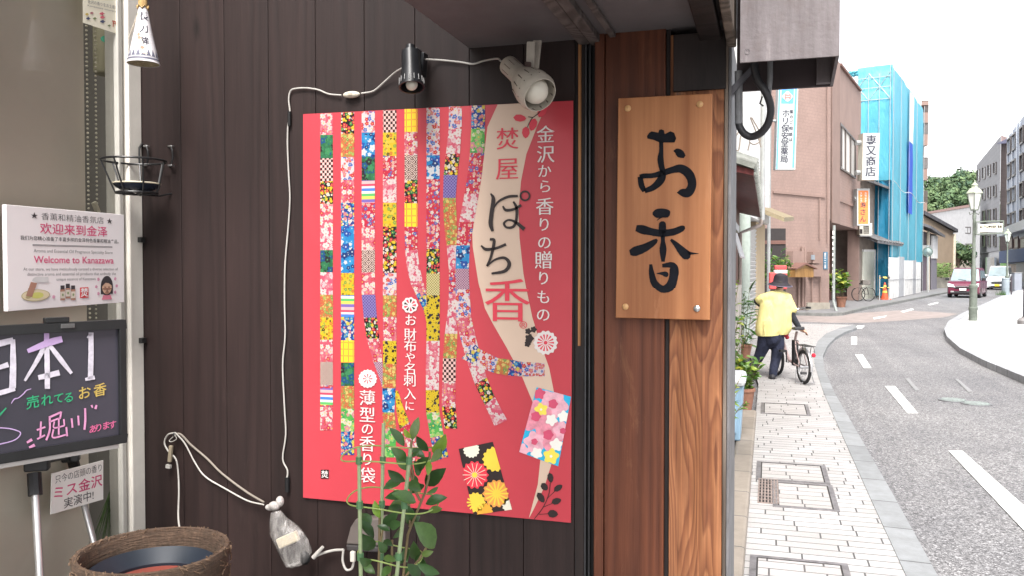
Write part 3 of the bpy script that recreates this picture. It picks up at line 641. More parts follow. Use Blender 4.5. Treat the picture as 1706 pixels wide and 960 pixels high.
ribbon(straight(533.5, 554.5, [188.5, 224, 263, 301, 339, 378, 416, 453, 492, 530, 567, 604, 643], ['pk', 'gr', 'ck', 'bk', 'pk', 'wp', 'gr', 'wp', 'og', 'yl', 'pk', 'sg']) [:-1] + [(533.5, 554.5, 643, 'rd'), (533.5, 554.5, 648, 'st'), (533.5, 554.5, 676, 'rd'), (533.5, 554.5, 679, 'pk'), (533.5, 554, 718, None)])
ribbon(straight(568, 590, [186.5, 222, 261, 299, 337, 376, 416, 454, 493, 529, 568, 605, 644, 682, 720, 759], ['bk', 'og', 'wb', 'pk', 'bl', 'lb', 'lb', 'yl', 'st', 'bl', 'pl', 'gr', 'og', 'lg', 'bl']))
ribbon(straight(602.5, 624.5, [185, 220, 260, 300, 337, 378, 416, 453, 492], ['wb', 'lb', 'gr', 'st', 'rd', 'pk', 'sg', 'pk'])[:-1] + [(602.5, 625, 492, 'pu'), (606, 628, 530, 'bk'), (611, 632, 565, 'pk'), (622, 637, 604, 'gp'), (634, 638, 636, 'gp'), (637.5, 638, 652, None)])
ribbon(straight(638, 660.5, [183, 220, 259, 298, 337, 377, 416, 454, 493, 529, 569, 607, 648], ['ck', 'yl', 'rd', 'wp', 'yl', 'bk', 'bk', 'wb', 'og', 'pk', 'yb', 'og'])[:-1] + [(637, 659, 648, 'lb'), (637, 657, 688, 'og'), (640, 660, 715, 'lg'), (639, 659, 763, None)])
ribbon([(658, 663, 652, 'yl'), (661, 672, (690, 680), 'yl'), (666, 682, (716, 704), 'rd'), (672, 690, (735, 722), 'pk'), (690, 704, (775, 765), None)])
ribbon(straight(674, 695.5, [181, 219, 258, 299, 338, 377, 416], ['pl', 'pk', 'sg', 'bk', 'pl', 'rd'])[:-1] + [(675, 695.5, 416, 'wp'), (678, 699, 445, 'wp'), (685, 704, (474, 466), 'pk'), (693, 709, (492, 483), 'bl'), (706, 711, (518, 512), 'yb'), (711, 712, 540, None)])
ribbon(straight(710.5, 732.5, [179, 218, 258, 298, 326, 375, 414, 455, 493, 531, 569, 610], ['wb', 'wb', 'lb', 'rd', 'rd', 'rd', 'bk', 'ol', 'yb', 'yb', 'wp'])[:-1] + [(709.5, 731.5, 610, 'wp'), (709.5, 731, 651, 'yb'), (710, 732, 688, 'lg'), (717, 739, (731, 725), 'bl'), (725, 747, (769, 762), None)])
ribbon([(748, 769.5, 176.5, 'wb'), (747.5, 769, 214, 'wp'), (743, 766, 256, 'bk'), (739, 762, 291, 'pu'), (738, 759, 329, 'og'), (739.5, 761, 370, 'og'), (744, 764, 408, 'wp'), (748, 763, 450, 'rd'), (748, 760, 490, 'wp'), (746, 760, 520, 'wp'), (741, 762, 557, 'og'), (738, 760, 598, 'ck'), (737, 759, 637, 'pk'), (736, 759, 678, 'bk'), (741, 762, 715, None)])
ribbon([(785.5, 808, 175, 'bl'), (785, 808, 214, 'lg'), (783, 807, 254, 'rd'), (779, 803, 290, 'rd'), (774, 798, 322, 'wp'), (765, 790, 369, 'rd'), (760, 783, 408, 'lb'), (759, 781, 447, 'gp'), (759, 782, 483, 'wb'), (760, 785, 530, 'pk'), (766, 792, 560, 'wb'), (776, 799, (596, 588), 'wp'), (791, 811, (641, 630), 'bk'), (808, 824, (676, 662), 'wp'), (824, 845, (711, 701), None)])
ribbon([(769, 792, (598, 575), 'bl')] + [] + [(793, 800, (610, 583), 'wb'), (822, 830, (622, 598), 'og'), (846, 850, (627, 600), 'bl'), (869, 870, (628, 604), 'wb'), (907.5, 907.5, (628, 606), None)])
# two printed incense pouches
def flower(mb, x, y, r, proj, petals, mats):
    mb.mat(mats[0]); disc(mb, x, y, r, proj, 40, petals, .10); mb.mat(mats[1]); disc(mb, x, y, r * .3, lambda a, b: proj(a, b) + Vector((0, -.0002, 0)), 12)
mk = MB(); f = pp(.0014); quad = [(764, 749), (821, 737), (853, 850), (789, 859)]
mk.poly([f(*q) for q in quad])
def inq(s, t): (a, b), (c, d) = [(quad[0][i] * (1 - s) + quad[1][i] * s) for i in (0, 1)], [(quad[3][i] * (1 - s) + quad[2][i] * s) for i in (0, 1)]; return a * (1 - t) + c * t, b * (1 - t) + d * t
f2 = pp(.0018)
for s, t, r, c in ((.35, .05, 13, 1), (.27, .42, 22, 2), (.93, .25, 20, 3), (.72, .74, 22, 5), (.12, .82, 16, 3), (.3, .97, 13, 4), (.97, .93, 12, 1)):
    x, y = inq(s, t); pet = []
    for k in range(48):
        a = 2 * math.pi * k / 48; rr = r * (1 + .09 * math.cos(14 * a)); X, Y = x + rr * math.cos(a), y + rr * math.sin(a)
        # keep inside the pouch
        for (ax, ay), (bx, by) in zip(quad, quad[1:] + quad[:1]):
            d = (bx - ax) * (Y - ay) - (by - ay) * (X - ax)
            if d < 0: l2 = (bx - ax) ** 2 + (by - ay) ** 2; X += (by - ay) * d / l2; Y -= (bx - ax) * d / l2
        pet.append(f2(X, Y))
    mk.mat(c); mk.poly(pet)
    if .1 < s < .9 and t < .9 and t > .1:
        for k in range(14):
            a = 2 * math.pi * k / 14; mk.mat(1 if c == 2 else 3); stroke(mk, [(x + 4 * math.cos(a), y + 4 * math.sin(a)), (x + r * .9 * math.cos(a), y + r * .9 * math.sin(a))], .9 if c == 2 else 2.6, pp(.0021))
        mk.mat(3); disc(mk, x, y, 4.5, pp(.0024), 12)
mk.build("printed_pouch", [M_KINK, mat("pouch_white", (.70, .68, .55), .5, .05), mat("pouch_red", (.68, .035, .06), .5, .05), mat("pouch_yellow", (.80, .56, .06), .5, .08), mat("pouch_amber", (.74, .36, .04), .5, .08), mat("pouch_orange", (.74, .30, .07), .5, .1)], po)
mk = MB(); quad = [(894, 646), (951.5, 662), (930, 778), (865, 754)]
mk.poly([pp(.0014)(*q) for q in quad])
fl = [(.55, .17, 23, 1), (.18, .42, 24, 2), (.6, .62, 25, 2), (.95, .50, 15, 1), (.3, .78, 16, 1), (.12, .08, 9, 3), (.27, .3, 10, 4), (.85, .72, 10, 5), (.78, .9, 12, 4), (.42, .93, 9, 5), (.9, .30, 9, 5), (.06, .97, 11, 1), (.6, .4, 9, 5)]
for s, t, r, c in fl:
    x, y = inq(s, t); pet = []
    for k in range(40):
        a = 2 * math.pi * k / 40; rr = r * (1 + .17 * math.cos(5 * a + s * 9)); X, Y = x + rr * math.cos(a), y + rr * math.sin(a)
        for (ax, ay), (bx, by) in zip(quad, quad[1:] + quad[:1]):
            d = (bx - ax) * (Y - ay) - (by - ay) * (X - ax)
            if d < 0: l2 = (bx - ax) ** 2 + (by - ay) ** 2; X += (by - ay) * d / l2; Y -= (bx - ax) * d / l2
        pet.append(pp(.0016 + .0002 * fl.index((s, t, r, c)) * .5)(X, Y))
    mk.mat(c); mk.poly(pet)
    if r > 9 and .1 < t < .93: mk.mat(3 if c in (1, 2) else 5); disc(mk, x, y, r * (.34 if c in (1, 2) else .2), pp(.0034), 12, 5, .15)
mk.build("printed_pouch", [mat("pouch_turquoise", (.02, .42, .68), .5, .05), mat("pouch_pale_pink", (.78, .42, .50), .5, .18, 60), mat("pouch_pink", (.74, .28, .36), .5, .2, 60), mat("pouch_deep_pink", (.62, .08, .16), .5, .1), mat("pouch_lemon", (.82, .70, .10), .5, .05), mat("pouch_ivory", (.82, .80, .74), .5, .04)], po)
# emblems, seal, sprays of leaves
em = MB(); fm = [M_WINK, M_RINK, M_KINK]
def chrys(x, y, r, inv=False):
    em.mat(0); disc(em, x, y, r, pp(.0020), 48, 14, .07); 
    for k in range(14):
        a = 2 * math.pi * k / 14; em.mat(1); stroke(em, [(x + r * .22 * math.cos(a), y + r * .22 * math.sin(a)), (x + r * .72 * math.cos(a), y + r * .72 * math.sin(a))], [r * .03, r * .17], pp(.0024))
    em.mat(1); disc(em, x, y, r * .17, pp(.0026), 10)
for x, y, r in ((880, 553, 5), (889, 550, 5), (882, 565, 7), (879, 574, 5)): em.mat(2); disc(em, x, y, r, pp(.0016), 16, 5, .2)
em.build("leaf_emblem", fm, po); em = MB()
chrys(909, 572, 19.5)
em.build("chrysanthemum_emblem", fm, po); em = MB()
em.mat(0); disc(em, 612.5, 632, 15, pp(.002), 48, 16, .06); em.mat(1)
for k in range(8): a = k * math.pi / 4; stroke(em, [(612.5 + 2 * math.cos(a), 632 + 2 * math.sin(a)), (612.5 + 8 * math.cos(a), 632 + 8 * math.sin(a))], [.6, 2.2], pp(.0024))
em.build("chrysanthemum_emblem", fm, po); em = MB()
em.mat(0); disc(em, 683, 509.5, 13, pp(.002), 32, 9, .07)
for k in range(9): a = k * 2 * math.pi / 9; em.mat(2 if k % 2 else 1); stroke(em, [(683 + 4 * math.cos(a), 509.5 + 4 * math.sin(a)), (683 + 10 * math.cos(a), 509.5 + 10 * math.sin(a))], [1, 4], pp(.0024))
em.build("chrysanthemum_emblem", fm, po)
sp = MB(); sp.mat(1)
def leafd(x, y, L, a, w, m, dz=.002):
    sp.mat(m); c, s_ = math.cos(a), math.sin(a)
    sp.poly([pp(dz)(x + c * L * t - s_ * w * b, y + s_ * L * t + c * w * b) for t, b in ((-.5, 0), (-.3, .42), (.05, .5), (.35, .3), (.5, 0), (.35, -.3), (.05, -.5), (-.3, -.42))])
for x, y, L, a, w in ((866, 196, 22, 0.1, 12), (888, 207, 22, 1.9, 13), (903, 184, 24, 2.0, 15), (876, 220, 20, 1.6, 13)): leafd(x, y, L, a, w, 1)
sp.mat(2); stroke(sp, [(908, 172), (897, 188), (886, 197), (878, 212)], [1.8, 1.6, 1.3, 1], pp(.0022)); stroke(sp, [(888, 195), (880, 194)], 1.2, pp(.0022))
sp.build("leaf_spray", fm, po); sp = MB()
for x, y, L, a, w in ((917, 797, 17, 1.4, 10), (907, 812, 15, .9, 11), (930, 814, 17, -.6, 10), (901, 830, 20, 1.0, 11), (927, 836, 17, -.3, 11), (921, 857, 18, .1, 13)): leafd(x, y, L, a, w, 2)
sp.mat(2); stroke(sp, [(890, 866), (905, 846), (914, 825), (917, 805)], 1.2, pp(.0022)); stroke(sp, [(905, 846), (924, 838)], 1, pp(.0022)); stroke(sp, [(911, 832), (926, 818)], 1, pp(.0022)); stroke(sp, [(898, 858), (912, 857)], 1, pp(.0022))
sp.build("leaf_spray", fm, po)
sl = MB(); sl.mat(0); disc(sl, 541, 791, 7.6, lambda x, y: pp(.0016)(541 + max(-6.6, min(6.6, (x - 541) * 1.35)), 791 + max(-7.4, min(7.4, (y - 791) * 1.35))), 24)
sl.mat(1); put_char(sl, "焚", pp(.002)(541, 791), UX, UZ, 13 * KPZ(541, 791), .012, 12 * KPX(541, 791)); sl.build("seal_stamp", [M_KINK, M_WINK], po)
def vtext(items, m, name="lettering", bold=0.0, mincho=.014):
    mb = MB()
    for ch, x, y, s in items: put_char(mb, ch, pp(.0026)(x, y), UX, UZ, s * KPZ(x, y), bold, s * 1.0 * KPX(x, y) * 1.0, mincho)
    mb.build(name, m, po)
vtext([("金", 909, 223, 31), ("沢", 909, 256, 31), ("か", 907, 284, 24), ("ら", 908, 309.5, 24), ("香", 907.5, 343, 31), ("り", 906.5, 373, 25), ("の", 907, 403, 25), ("贈", 906, 432.5, 32), ("り", 905.5, 462.5, 25), ("も", 905.5, 495.5, 25), ("の", 905, 525, 25)], M_WINK, bold=-.005)
vtext([("お", 684, 534, 21), ("財", 683.5, 558, 22), ("布", 683.5, 577, 22), ("や", 683.5, 596, 18), ("名", 683.5, 615, 22), ("刺", 683, 634.5, 22), ("入", 683, 657, 21), ("に", 682.5, 677, 18)], M_WINK, bold=-.005)
vtext([("薄", 612, 664, 28), ("型", 612, 692, 28), ("の", 612, 715.5, 22), ("香", 612, 740, 28), ("り", 612, 766, 23), ("袋", 612, 793, 28)], M_WINK, bold=-.005)
vtext([("焚", 845.5, 230, 39), ("屋", 845, 280, 40)], M_RINK, bold=-.006)
vtext([("香", 845, 500, 80)], M_RINK, bold=-.006)
vtext([("®", 874, 542, 17)], M_RINK, bold=-.005)
bl_ = MB(); q5 = lambda x, y: pp(.0032)(780 + x / 5.05, 290 + y / 5.05)
for pts_, w in (([(190, 160), (212, 210), (195, 340), (190, 420), (206, 478)], [12, 32, 36, 36, 22]), ([(214, 285), (255, 228), (335, 188), (418, 181)], [8, 18, 22, 20]),
                ([(290, 266), (318, 300), (385, 292), (447, 258)], [14, 24, 22, 22]), ([(380, 228), (408, 285), (404, 385), (378, 440), (322, 445), (302, 410), (340, 383), (400, 402), (473, 462)], [14, 26, 22, 24, 18, 20, 16, 24, 34]),
                ([(108, 598), (150, 630), (235, 620), (318, 588)], [14, 26, 22, 24]), ([(182, 545), (218, 560), (192, 690), (158, 772)], [20, 26, 22, 18]), ([(158, 772), (225, 718), (305, 702), (346, 752), (308, 812), (196, 834)], [12, 18, 24, 32, 28, 18])):
    stroke(bl_, pts_, w, q5, 8)
ring = [(478 + 38 * math.cos(a * math.pi / 12), 180 + 38 * math.sin(a * math.pi / 12)) for a in range(25)]; stroke(bl_, ring, 15, q5, 2)
bl_.build("brush_lettering", M_KINK, po)
# ================================================================== carved board お香
YB = PY - .034
def bp(dy): return lambda x, y: on_y(x, y, YB - dy)
M_SIGNW = wood("sign_board_cedar", (.275, .098, .036), (.50, .220, .092), 24, .022, 1.2, .42, .60, 0.0, .12, scuff=(.50, .25, .13))
sg = thing("sign_board", "orange cedar board with two black brush written characters on the corner post", "sign", on_y(1106, 345, YB))
bd = MB(); q = [on_y(x, y, YB) for x, y in [(1030, 163), (1187, 155), (1182.5, 534.5), (1025.5, 530.5)]]
bd.prism(q, (0, .026, 0)); bd.build("board", M_SIGNW, sg, bevel=.0015)
st = MB(); a6 = lambda x, y: bp(.0008)(1020 + x / 6.4, 200 + y / 6.4); b6 = lambda x, y: bp(.0008)(1020 + x / 6, 340 + y / 6)
st.poly([a6(x, y) for x, y in [(370, 166), (395, 130), (420, 116), (492, 130), (500, 100), (525, 94), (552, 106), (560, 145), (620, 115), (660, 132), (682, 192), (665, 235), (545, 236), (500, 232), (440, 207), (375, 193)]])
random.seed(3)
for pts_, w, f in (([(522, 220), (522, 330), (515, 410), (528, 500), (548, 560)], [44, 48, 66, 62, 60], a6), ([(548, 540), (520, 630), (440, 712), (345, 752)], [60, 84, 66, 50], a6), ([(345, 755), (312, 690), (298, 600)], [50, 62, 56], a6),
                   ([(292, 600), (340, 592), (430, 588), (540, 560), (640, 528), (735, 515), (820, 575), (852, 680), (810, 768), (740, 768), (690, 770)], [46, 54, 54, 64, 70, 92, 98, 92, 96, 76, 6], a6), ([(655, 325), (690, 330), (730, 358), (772, 388)], [10, 66, 84, 36], a6),
                   ([(403, 92), (440, 90), (500, 86), (560, 92), (578, 96)], [24, 84, 92, 74, 30], b6), ([(500, 120), (470, 140), (445, 163)], [22, 12, 3], b6), ([(238, 236), (300, 250), (400, 275), (500, 288), (620, 272), (700, 238), (728, 232)], [60, 88, 74, 72, 70, 58, 24], b6),
                   ([(502, 168), (502, 190), (502, 260), (506, 350), (508, 450), (508, 572)], [26, 66, 72, 40, 70, 34], b6), ([(176, 482), (230, 468), (330, 430), (420, 375), (448, 348)], [52, 94, 80, 54, 20], b6),
                   ([(586, 350), (640, 402), (700, 468), (745, 512), (768, 540)], [24, 54, 84, 92, 30], b6), ([(740, 480), (790, 488), (866, 491)], [48, 24, 3], b6), ([(384, 598), (396, 700), (425, 790), (500, 850), (575, 825), (610, 740), (618, 650), (590, 606), (500, 612)], [28, 58, 70, 80, 98, 88, 92, 62, 34], b6), ([(442, 690), (500, 690), (535, 700), (550, 722)], [4, 34, 56, 22], b6)):
    stroke(st, pts_, w, f, 8, .04)
st.build("brush_lettering", mat("sumi_ink", (.008, .009, .013), .8, .3, 30, spec=.15), sg)
M_BRASS = mat("wooden_plug", (.55, .32, .14), .4, .1); M_CHROME = mat("bolt_chrome", (.55, .55, .55), .3, .1, metal=.9)
for x, y, m_ in ((1046, 180, M_BRASS), (1166, 173, M_BRASS), (1042, 512, M_BRASS), (1161, 515, M_CHROME)):
    c = on_y(x, y, YB - .0005); MB().lathe([(.0005, .0045), (.004, .004), (.0068, .002), (.0072, 0)], c, 14, Euler((R(90), 0, 0)).to_matrix()).build("stud", m_, sg, smooth=True)
# ================================================================== lamps and cords on the wall
M_CORD = mat("white_cord", (.46, .44, .41), .5, .08); M_CORDB = mat("grey_brown_cord", (.22, .19, .16), .6, .1)
def wallpath(pts, y): return [on_y(a, b, y - (0.0 if len(r_) == 0 else r_[0])) for a, b, *r_ in catmull_keep(pts)]
def catmull_keep(pts):
    q = [(a[0], a[1], (a[2] if len(a) > 2 else 0.0)) for a in pts]; return catmull(q, 5)
def M3(d):  # rotation that takes +Z to direction d
    return Vector((0, 0, 1)).rotation_difference(Vector(d).normalized()).to_matrix()
M_WHITEL = mat("aged_white_enamel", (.56, .52, .45), .45, .14, 22, bmp=.05); M_BULB = mat("unlit_bulb", (.72, .69, .60), .3, .03)
M_SLOT = mat("vent_slot", (.16, .13, .11), .8); M_BLKL = mat("black_enamel", (.018, .019, .022), .35, .2, 20)
def clamp_lamp(name, label, A, B, r_neck, r_mouth, col, clamp, slots, white):
    """A = back of the socket, B = centre of the mouth"""
    t = thing(name, label, "lamp", A); d = (B - A); L = d.length; Mx = M3(d)
    prof = [(.0005, 0), (r_neck * .8, .0), (r_neck, .006), (r_neck * 1.02, L * .36), (r_neck * 1.12, L * .42), (r_mouth * .86, L * .62), (r_mouth * .99, L * .78), (r_mouth * 1.0, L * .92), (r_mouth * .88, L), (r_mouth * .85, L), (r_mouth * .96, L * .9), (r_mouth * .8, L * .6), (r_neck * .8, L * .4)] if white else \
           [(.0005, 0), (r_neck * .5, 0), (r_neck * .5, L * .14), (r_neck, L * .15), (r_neck * 1.05, L * .5), (r_mouth * .98, L * .95), (r_mouth * 1.06, L * .96), (r_mouth * 1.06, L), (r_mouth * .95, L), (r_mouth * .9, L * .8)]
    MB().lathe(prof, A, 28, Mx).build("shade", col, t, smooth=True)
    MB().ball(A + d * (.86 if white else .93), r_mouth * (.66 if white else .5), 16).build("bulb", M_BULB, t, smooth=True)
    s = MB()
    for rr, z0, z1, n, w in slots:
        for k in range(n):
            a = 2 * math.pi * k / n; ra, rb = rr
            p0 = A + Mx @ Vector((math.cos(a) * ra, math.sin(a) * ra, L * z0)); p1 = A + Mx @ Vector((math.cos(a) * rb, math.sin(a) * rb, L * z1)); s.tube([p0, p1], w, 6)
    s.build("vent_slot", M_SLOT if white else mat("pale_slot", (.45, .45, .45), .5), t)
    for nm, c, sz, rot, m_ in clamp: MB().obox(c, sz, *rot).build(nm, m_, t, bevel=.0015)
    return t
A = on_y(845, 106, 1.79); B = on_y(900, 158, 1.715)
c1 = on_y(884, 95, 1.80); c2 = on_y(893, 92, 1.815)
lw = clamp_lamp("clamp_lamp", "white clip lamp with slotted bell shade aimed over the poster's top right", A, B, .0215, .0425, M_WHITEL,
    [("clamp", c1, (.019, .006, .068), (0.0, .1, .06), M_WHITEL), ("clamp", c2, (.019, .006, .070), (0.0, -.15, .06), M_WHITEL), ("clamp_pad", on_y(879, 108, 1.79), (.014, .012, .014), (.5, .3, 0), mat("brown_pad", (.13, .09, .08), .8)), ("bracket", on_y(884, 122, 1.79), (.012, .02, .028), (.2, .2, 0), M_WHITEL)],
    [((.0205, .0207), .12, .30, 10, .0014), ((.038, .0415), .66, .80, 14, .0014), ((.0415, .040), .86, .93, 14, .0016)], True)
MB().tube([on_y(884, 92, 1.81), on_y(884, 75, 1.88), on_y(884, 70, 1.895)], .004, 8).build("mounting_rod", M_WHITEL, lw)
A = on_y(683.5, 76, 1.835); B = on_y(686, 145, 1.805)
clamp_lamp("clamp_lamp", "black clip lamp with a tapered shade hanging over the poster's ribbons", A, B, .021, .028, M_BLKL,
    [("clamp", on_y(698, 103, 1.862), (.010, .03, .062), (0, 0, -.12), M_BLKL), ("clamp", on_y(706, 108, 1.875), (.008, .026, .056), (0, 0, .1), M_BLKL), ("clamp_pad", on_y(694, 98, 1.848), (.012, .006, .034), (0, 0, -.15), mat("tan_label", (.30, .26, .17), .7)), ("bracket", on_y(700, 122, 1.87), (.02, .03, .012), (0, 0, 0), M_BLKL)],
    [((.0285, .0292), .80, .93, 16, .0008)], False)
co = thing("power_cord", "white cord with an inline switch running from the clip lamps down the wall", "cord", on_y(585, 157, WY))
MB().tube(wallpath([(834, 101, .10), (828, 97, .07), (805, 101, .02), (788, 106, .006), (768, 103, .006), (740, 100, .006), (724, 99, .01), (706, 98, .03)], WY), .0022, 7).build("cable", M_CORD, co, smooth=True)
MB().tube(wallpath([(672, 112, .06), (658, 120, .02), (638, 138, .008), (622, 151, .006), (602, 155, .008)], WY), .0022, 7).build("cable", M_CORD, co, smooth=True)
MB().tube(wallpath([(569, 158, .008), (548, 156, .006), (530, 149, .006), (510, 146, .006), (492, 147, .006), (484, 151, .006), (481, 165, .006), (483, 186, .006), (480, 205, .006), (479, 240, .006), (481, 290, .006), (483, 330, .006), (480, 380, .006), (475, 440, .006), (474, 500, .006), (475, 560, .006), (471, 610, .006), (474, 680, .006), (476, 725, .006), (471, 765, .006), (479, 785, .006), (477, 803, .010)], WY), .0020, 7).build("cable", M_CORD, co, smooth=True)
swb = MB(); c = on_y(585.5, 157, WY - .010); swb.ball(c, .0235, 18, (1, .34, .36)); swb.build("switch", mat("cream_switch", (.60, .55, .45), .4, .05), co, smooth=True)
MB().obox(c + Vector((0, -.008, 0)), (.012, .004, .007)).build("switch_rocker", mat("cream_rocker", (.45, .40, .32), .4), co, bevel=.001)
for x, y, r in ((482, 197, .0045), (478.5, 808, .006)):
    MB().tube([on_y(x, y - 12, WY - .007), on_y(x, y + 12, WY - .007)], r, 8).build("tape", M_BLACK, co)
cb = thing("hanging_cord", "cord pair looped over a wall hook above the woven planter", "cord", on_y(290, 735, WY))
MB().tube(wallpath([(288, 728, .02), (300, 724, .012), (318, 742, .008), (345, 765, .008), (370, 790, .008), (410, 820, .02), (440, 838, .03)], WY), .0028, 7).build("cable", M_CORDB, cb, smooth=True)
MB().tube(wallpath([(292, 722, .02), (308, 740, .010), (325, 772, .008), (342, 795, .008), (375, 815, .01), (412, 835, .02), (440, 842, .03)], WY), .0020, 7).build("cable", M_CORD, cb, smooth=True)
MB().tube(wallpath([(292, 722, .015), (280, 725, .01), (274, 738, .008), (280, 752, .008), (293, 766, .008), (297, 790, .008), (298, 822, .03), (297, 860, .10), (300, 885, .18), (306, 903, .25)], WY), .0022, 7).build("cable", M_CORD, cb, smooth=True)
MB().tube(wallpath([(290, 724, .02), (294, 732, .02), (286, 737, .02), (282, 735, .015), (288, 729, .02)], WY), .0012, 6).build("wire_tie", M_CORD, cb, smooth=True)
cc = on_y(284, 757, WY - .014); MB().obox(cc, (.010, .009, .045), 0, 0, .12).build("plug_body", mat("tan_plug", (.30, .25, .18), .5), cb, bevel=.002)
MB().obox(on_y(281, 778, WY - .014), (.013, .010, .010), 0, 0, .12).build("plug_face", M_CORD, cb, bevel=.001)
MB().tube([on_y(289, 727, WY), on_y(289, 727, WY - .024), on_y(289.5, 723, WY - .03)], .0025, 6).build("wall_hook", M_METALD, cb)
# plastic bag over the cord joint
def bag_mat():
    m, nt, p = nodes("cloudy_plastic_bag"); v = objco(nt, (1, 1, .28)); f = noise(nt, v, 55, 3, .5, .6)
    nt.links.new(ramp(nt, f, [(.3, (.42, .40, .39)), (.7, (.58, .56, .54))]), p.inputs["Base Color"]); p.inputs["Roughness"].default_value = .22
    nt.links.new(ramp(nt, f, [(.35, (.12,) * 3), (.75, (.55,) * 3)]), p.inputs["Alpha"]); bump(nt, p, f, .35, .006); return m
bgt = thing("plastic_bag", "knotted clear plastic bag covering a cord joint below the poster's left corner", "plastic bag", on_y(485, 890, WY - .04))
M_BAG = bag_mat(); path = [(459, 853, 9), (463, 866, 15), (472, 885, 27), (484, 905, 31), (493, 925, 27), (494, 940, 20), (492, 946, 6)]
rows = []; seg = 18; random.seed(11)
for x, y, w in path:
    c = on_y(x, y, WY - .040); row = []
    for k in range(seg):
        a = 2 * math.pi * k / seg; j = 1 + .10 * math.sin(3 * a + 1) + random.uniform(-.05, .05); d = Vector((math.cos(a) * w * .00145 * j, math.sin(a) * min(w * .0011, .026) * j, math.cos(a) * w * .0004)); row.append(c + d)
    rows.append(row)
MB().add([p_ for r_ in rows for p_ in r_], [(i * seg + k, i * seg + (k + 1) % seg, (i + 1) * seg + (k + 1) % seg, (i + 1) * seg + k) for i in range(len(path) - 1) for k in range(seg)]).build("bag_film", M_BAG, bgt, smooth=True)
kn = MB(); c = on_y(457, 844, WY - .04); kn.ball(c, .016, 12, (1, .8, .75)); kn.ball(c + Vector((.014, .004, .012)), .014, 10, (.8, .7, 1)); kn.ball(c + Vector((-.016, .004, -.006)), .012, 10, (1.1, .7, .7)); kn.build("knot", mat("white_knot", (.46, .43, .41), .4, .3, 60, bmp=.4), bgt, smooth=True)
MB().obox(on_y(480, 900, WY - .04), (.062, .014, .026), 0, 0, -.45).build("cord_joint", mat("cream_joint", (.62, .54, .40), .5, .1), bgt, bevel=.003)
MB().ball(on_y(508, 931, WY - .035), .016, 10, (.9, .7, 1.1)).build("taped_end", M_BLACK, bgt, smooth=True)
ad = thing("adaptor_box", "small grey brown adaptor box on the wall behind the potted plant", "adaptor box", on_y(605, 895, WY))
bx = MB(); q = [on_y(x, y, WY - .034) for x, y in [(576, 908), (583, 880), (592, 866), (640, 864), (642, 912)]]; bx.prism(q, (0, .033, 0)); bx.build("housing", mat("grey_brown_housing", (.13, .11, .10), .5, .1), ad, bevel=.004)
bx = MB(); q = [on_y(x, y, WY - .036) for x, y in [(576, 909), (642, 913), (640, 922), (578, 919)]]; bx.prism(q, (0, .035, 0)); bx.build("housing_base", mat("dark_housing", (.05, .045, .045), .5), ad, bevel=.003)
MB().tube(wallpath([(524, 928, .03), (540, 922, .02), (556, 918, .02), (572, 917, .03)], WY), .0034, 7).build("cable", M_CORD, ad, smooth=True)
MB().tube(wallpath([(572, 918, .03), (571, 936, .03), (577, 950, .03), (586, 948, .03), (589, 935, .03), (588, 918, .035)], WY), .0030, 7).build("cable", M_CORD, ad, smooth=True)
MB().obox(on_y(588, 928, WY - .035), (.012, .010, .026)).build("plug_body", mat("white_plug", (.60, .56, .50), .5), ad, bevel=.002)
MB().tube([on_y(522, 930, WY - .03), on_y(538, 912, WY - .03)], [.006, .004], 8).build("cord_knot", M_CORD, ad)
# ================================================================== wire basket, straw charm
M_WIRE = mat("black_wire", (.014, .014, .015), .35, .2)
wb_ = thing("wire_basket", "black wire wall basket holding a shallow dark bowl", "wire basket", on_y(224, 290, 1.80))
ctr = on_y(223, 267, 1.80); rr = .078
rim = [ctr + Vector((rr * math.cos(a), rr * math.sin(a), 0)) for a in [2 * math.pi * k / 40 for k in range(40)]]
MB().tube(rim, .0028, 8, closed=True).build("rim_wire", M_WIRE, wb_, smooth=True)
cb_ = on_y(228, 321, 1.80); r2 = .050
MB().tube([cb_ + Vector((r2 * math.cos(a), r2 * math.sin(a), 0)) for a in [2 * math.pi * k / 32 for k in range(32)]], .0028, 8, closed=True).build("base_wire", M_WIRE, wb_, smooth=True)
for k in range(7):
    a = 2 * math.pi * (k + .35) / 7; MB().tube([ctr + Vector((rr * math.cos(a), rr * math.sin(a), 0)), cb_ + Vector((r2 * 1.12 * math.cos(a), r2 * 1.12 * math.sin(a), .012)), cb_ + Vector((r2 * math.cos(a), r2 * math.sin(a), -.002)), cb_ + Vector((r2 * .2 * math.cos(a), r2 * .2 * math.sin(a), -.003))], .0022, 6).build("side_wire", M_WIRE, wb_, smooth=True)
for px in (243, 284):
    MB().tube([on_y(px - 4, 243, WY), on_y(px, 242, WY - .018), on_y(px + 3, 250, WY - .022), on_y(px + 4, 262, WY - .022), on_y(px + 1, 274, WY - .018), on_y(px - 2, 276, WY)], .0026, 7).build("wall_hook", M_WIRE, wb_, smooth=True)
    for y in (243, 275): MB().obox(on_y(px + 1, y, WY - .015), (.012, .012, .004)).build("hook_clip", M_CHROME, wb_, bevel=.001)
MB().tube([on_y(236, 325, 1.86), on_y(234, 300, 1.86), on_y(232, 262, 1.87), on_y(232, 246, 1.88), on_y(237, 238, WY)], .0026, 7).build("back_wire", M_WIRE, wb_, smooth=True)
MB().tube([on_y(228, 322, 1.80), on_y(265, 326, 1.87), on_y(286, 322, WY)], .0024, 7).build("back_wire", M_WIRE, wb_, smooth=True)
bw_ = thing("bowl", "shallow dark blue bowl with a pale rim sitting in the wire basket", "bowl", cb_)
MB().lathe([(.001, .002), (.032, .003), (.050, .014), (.0575, .0225), (.0555, .0235), (.047, .016), (.03, .007), (.001, .006)], cb_, 32).build("body", mat("dark_blue_glaze", (.018, .026, .042), .25, .2), bw_, smooth=True)
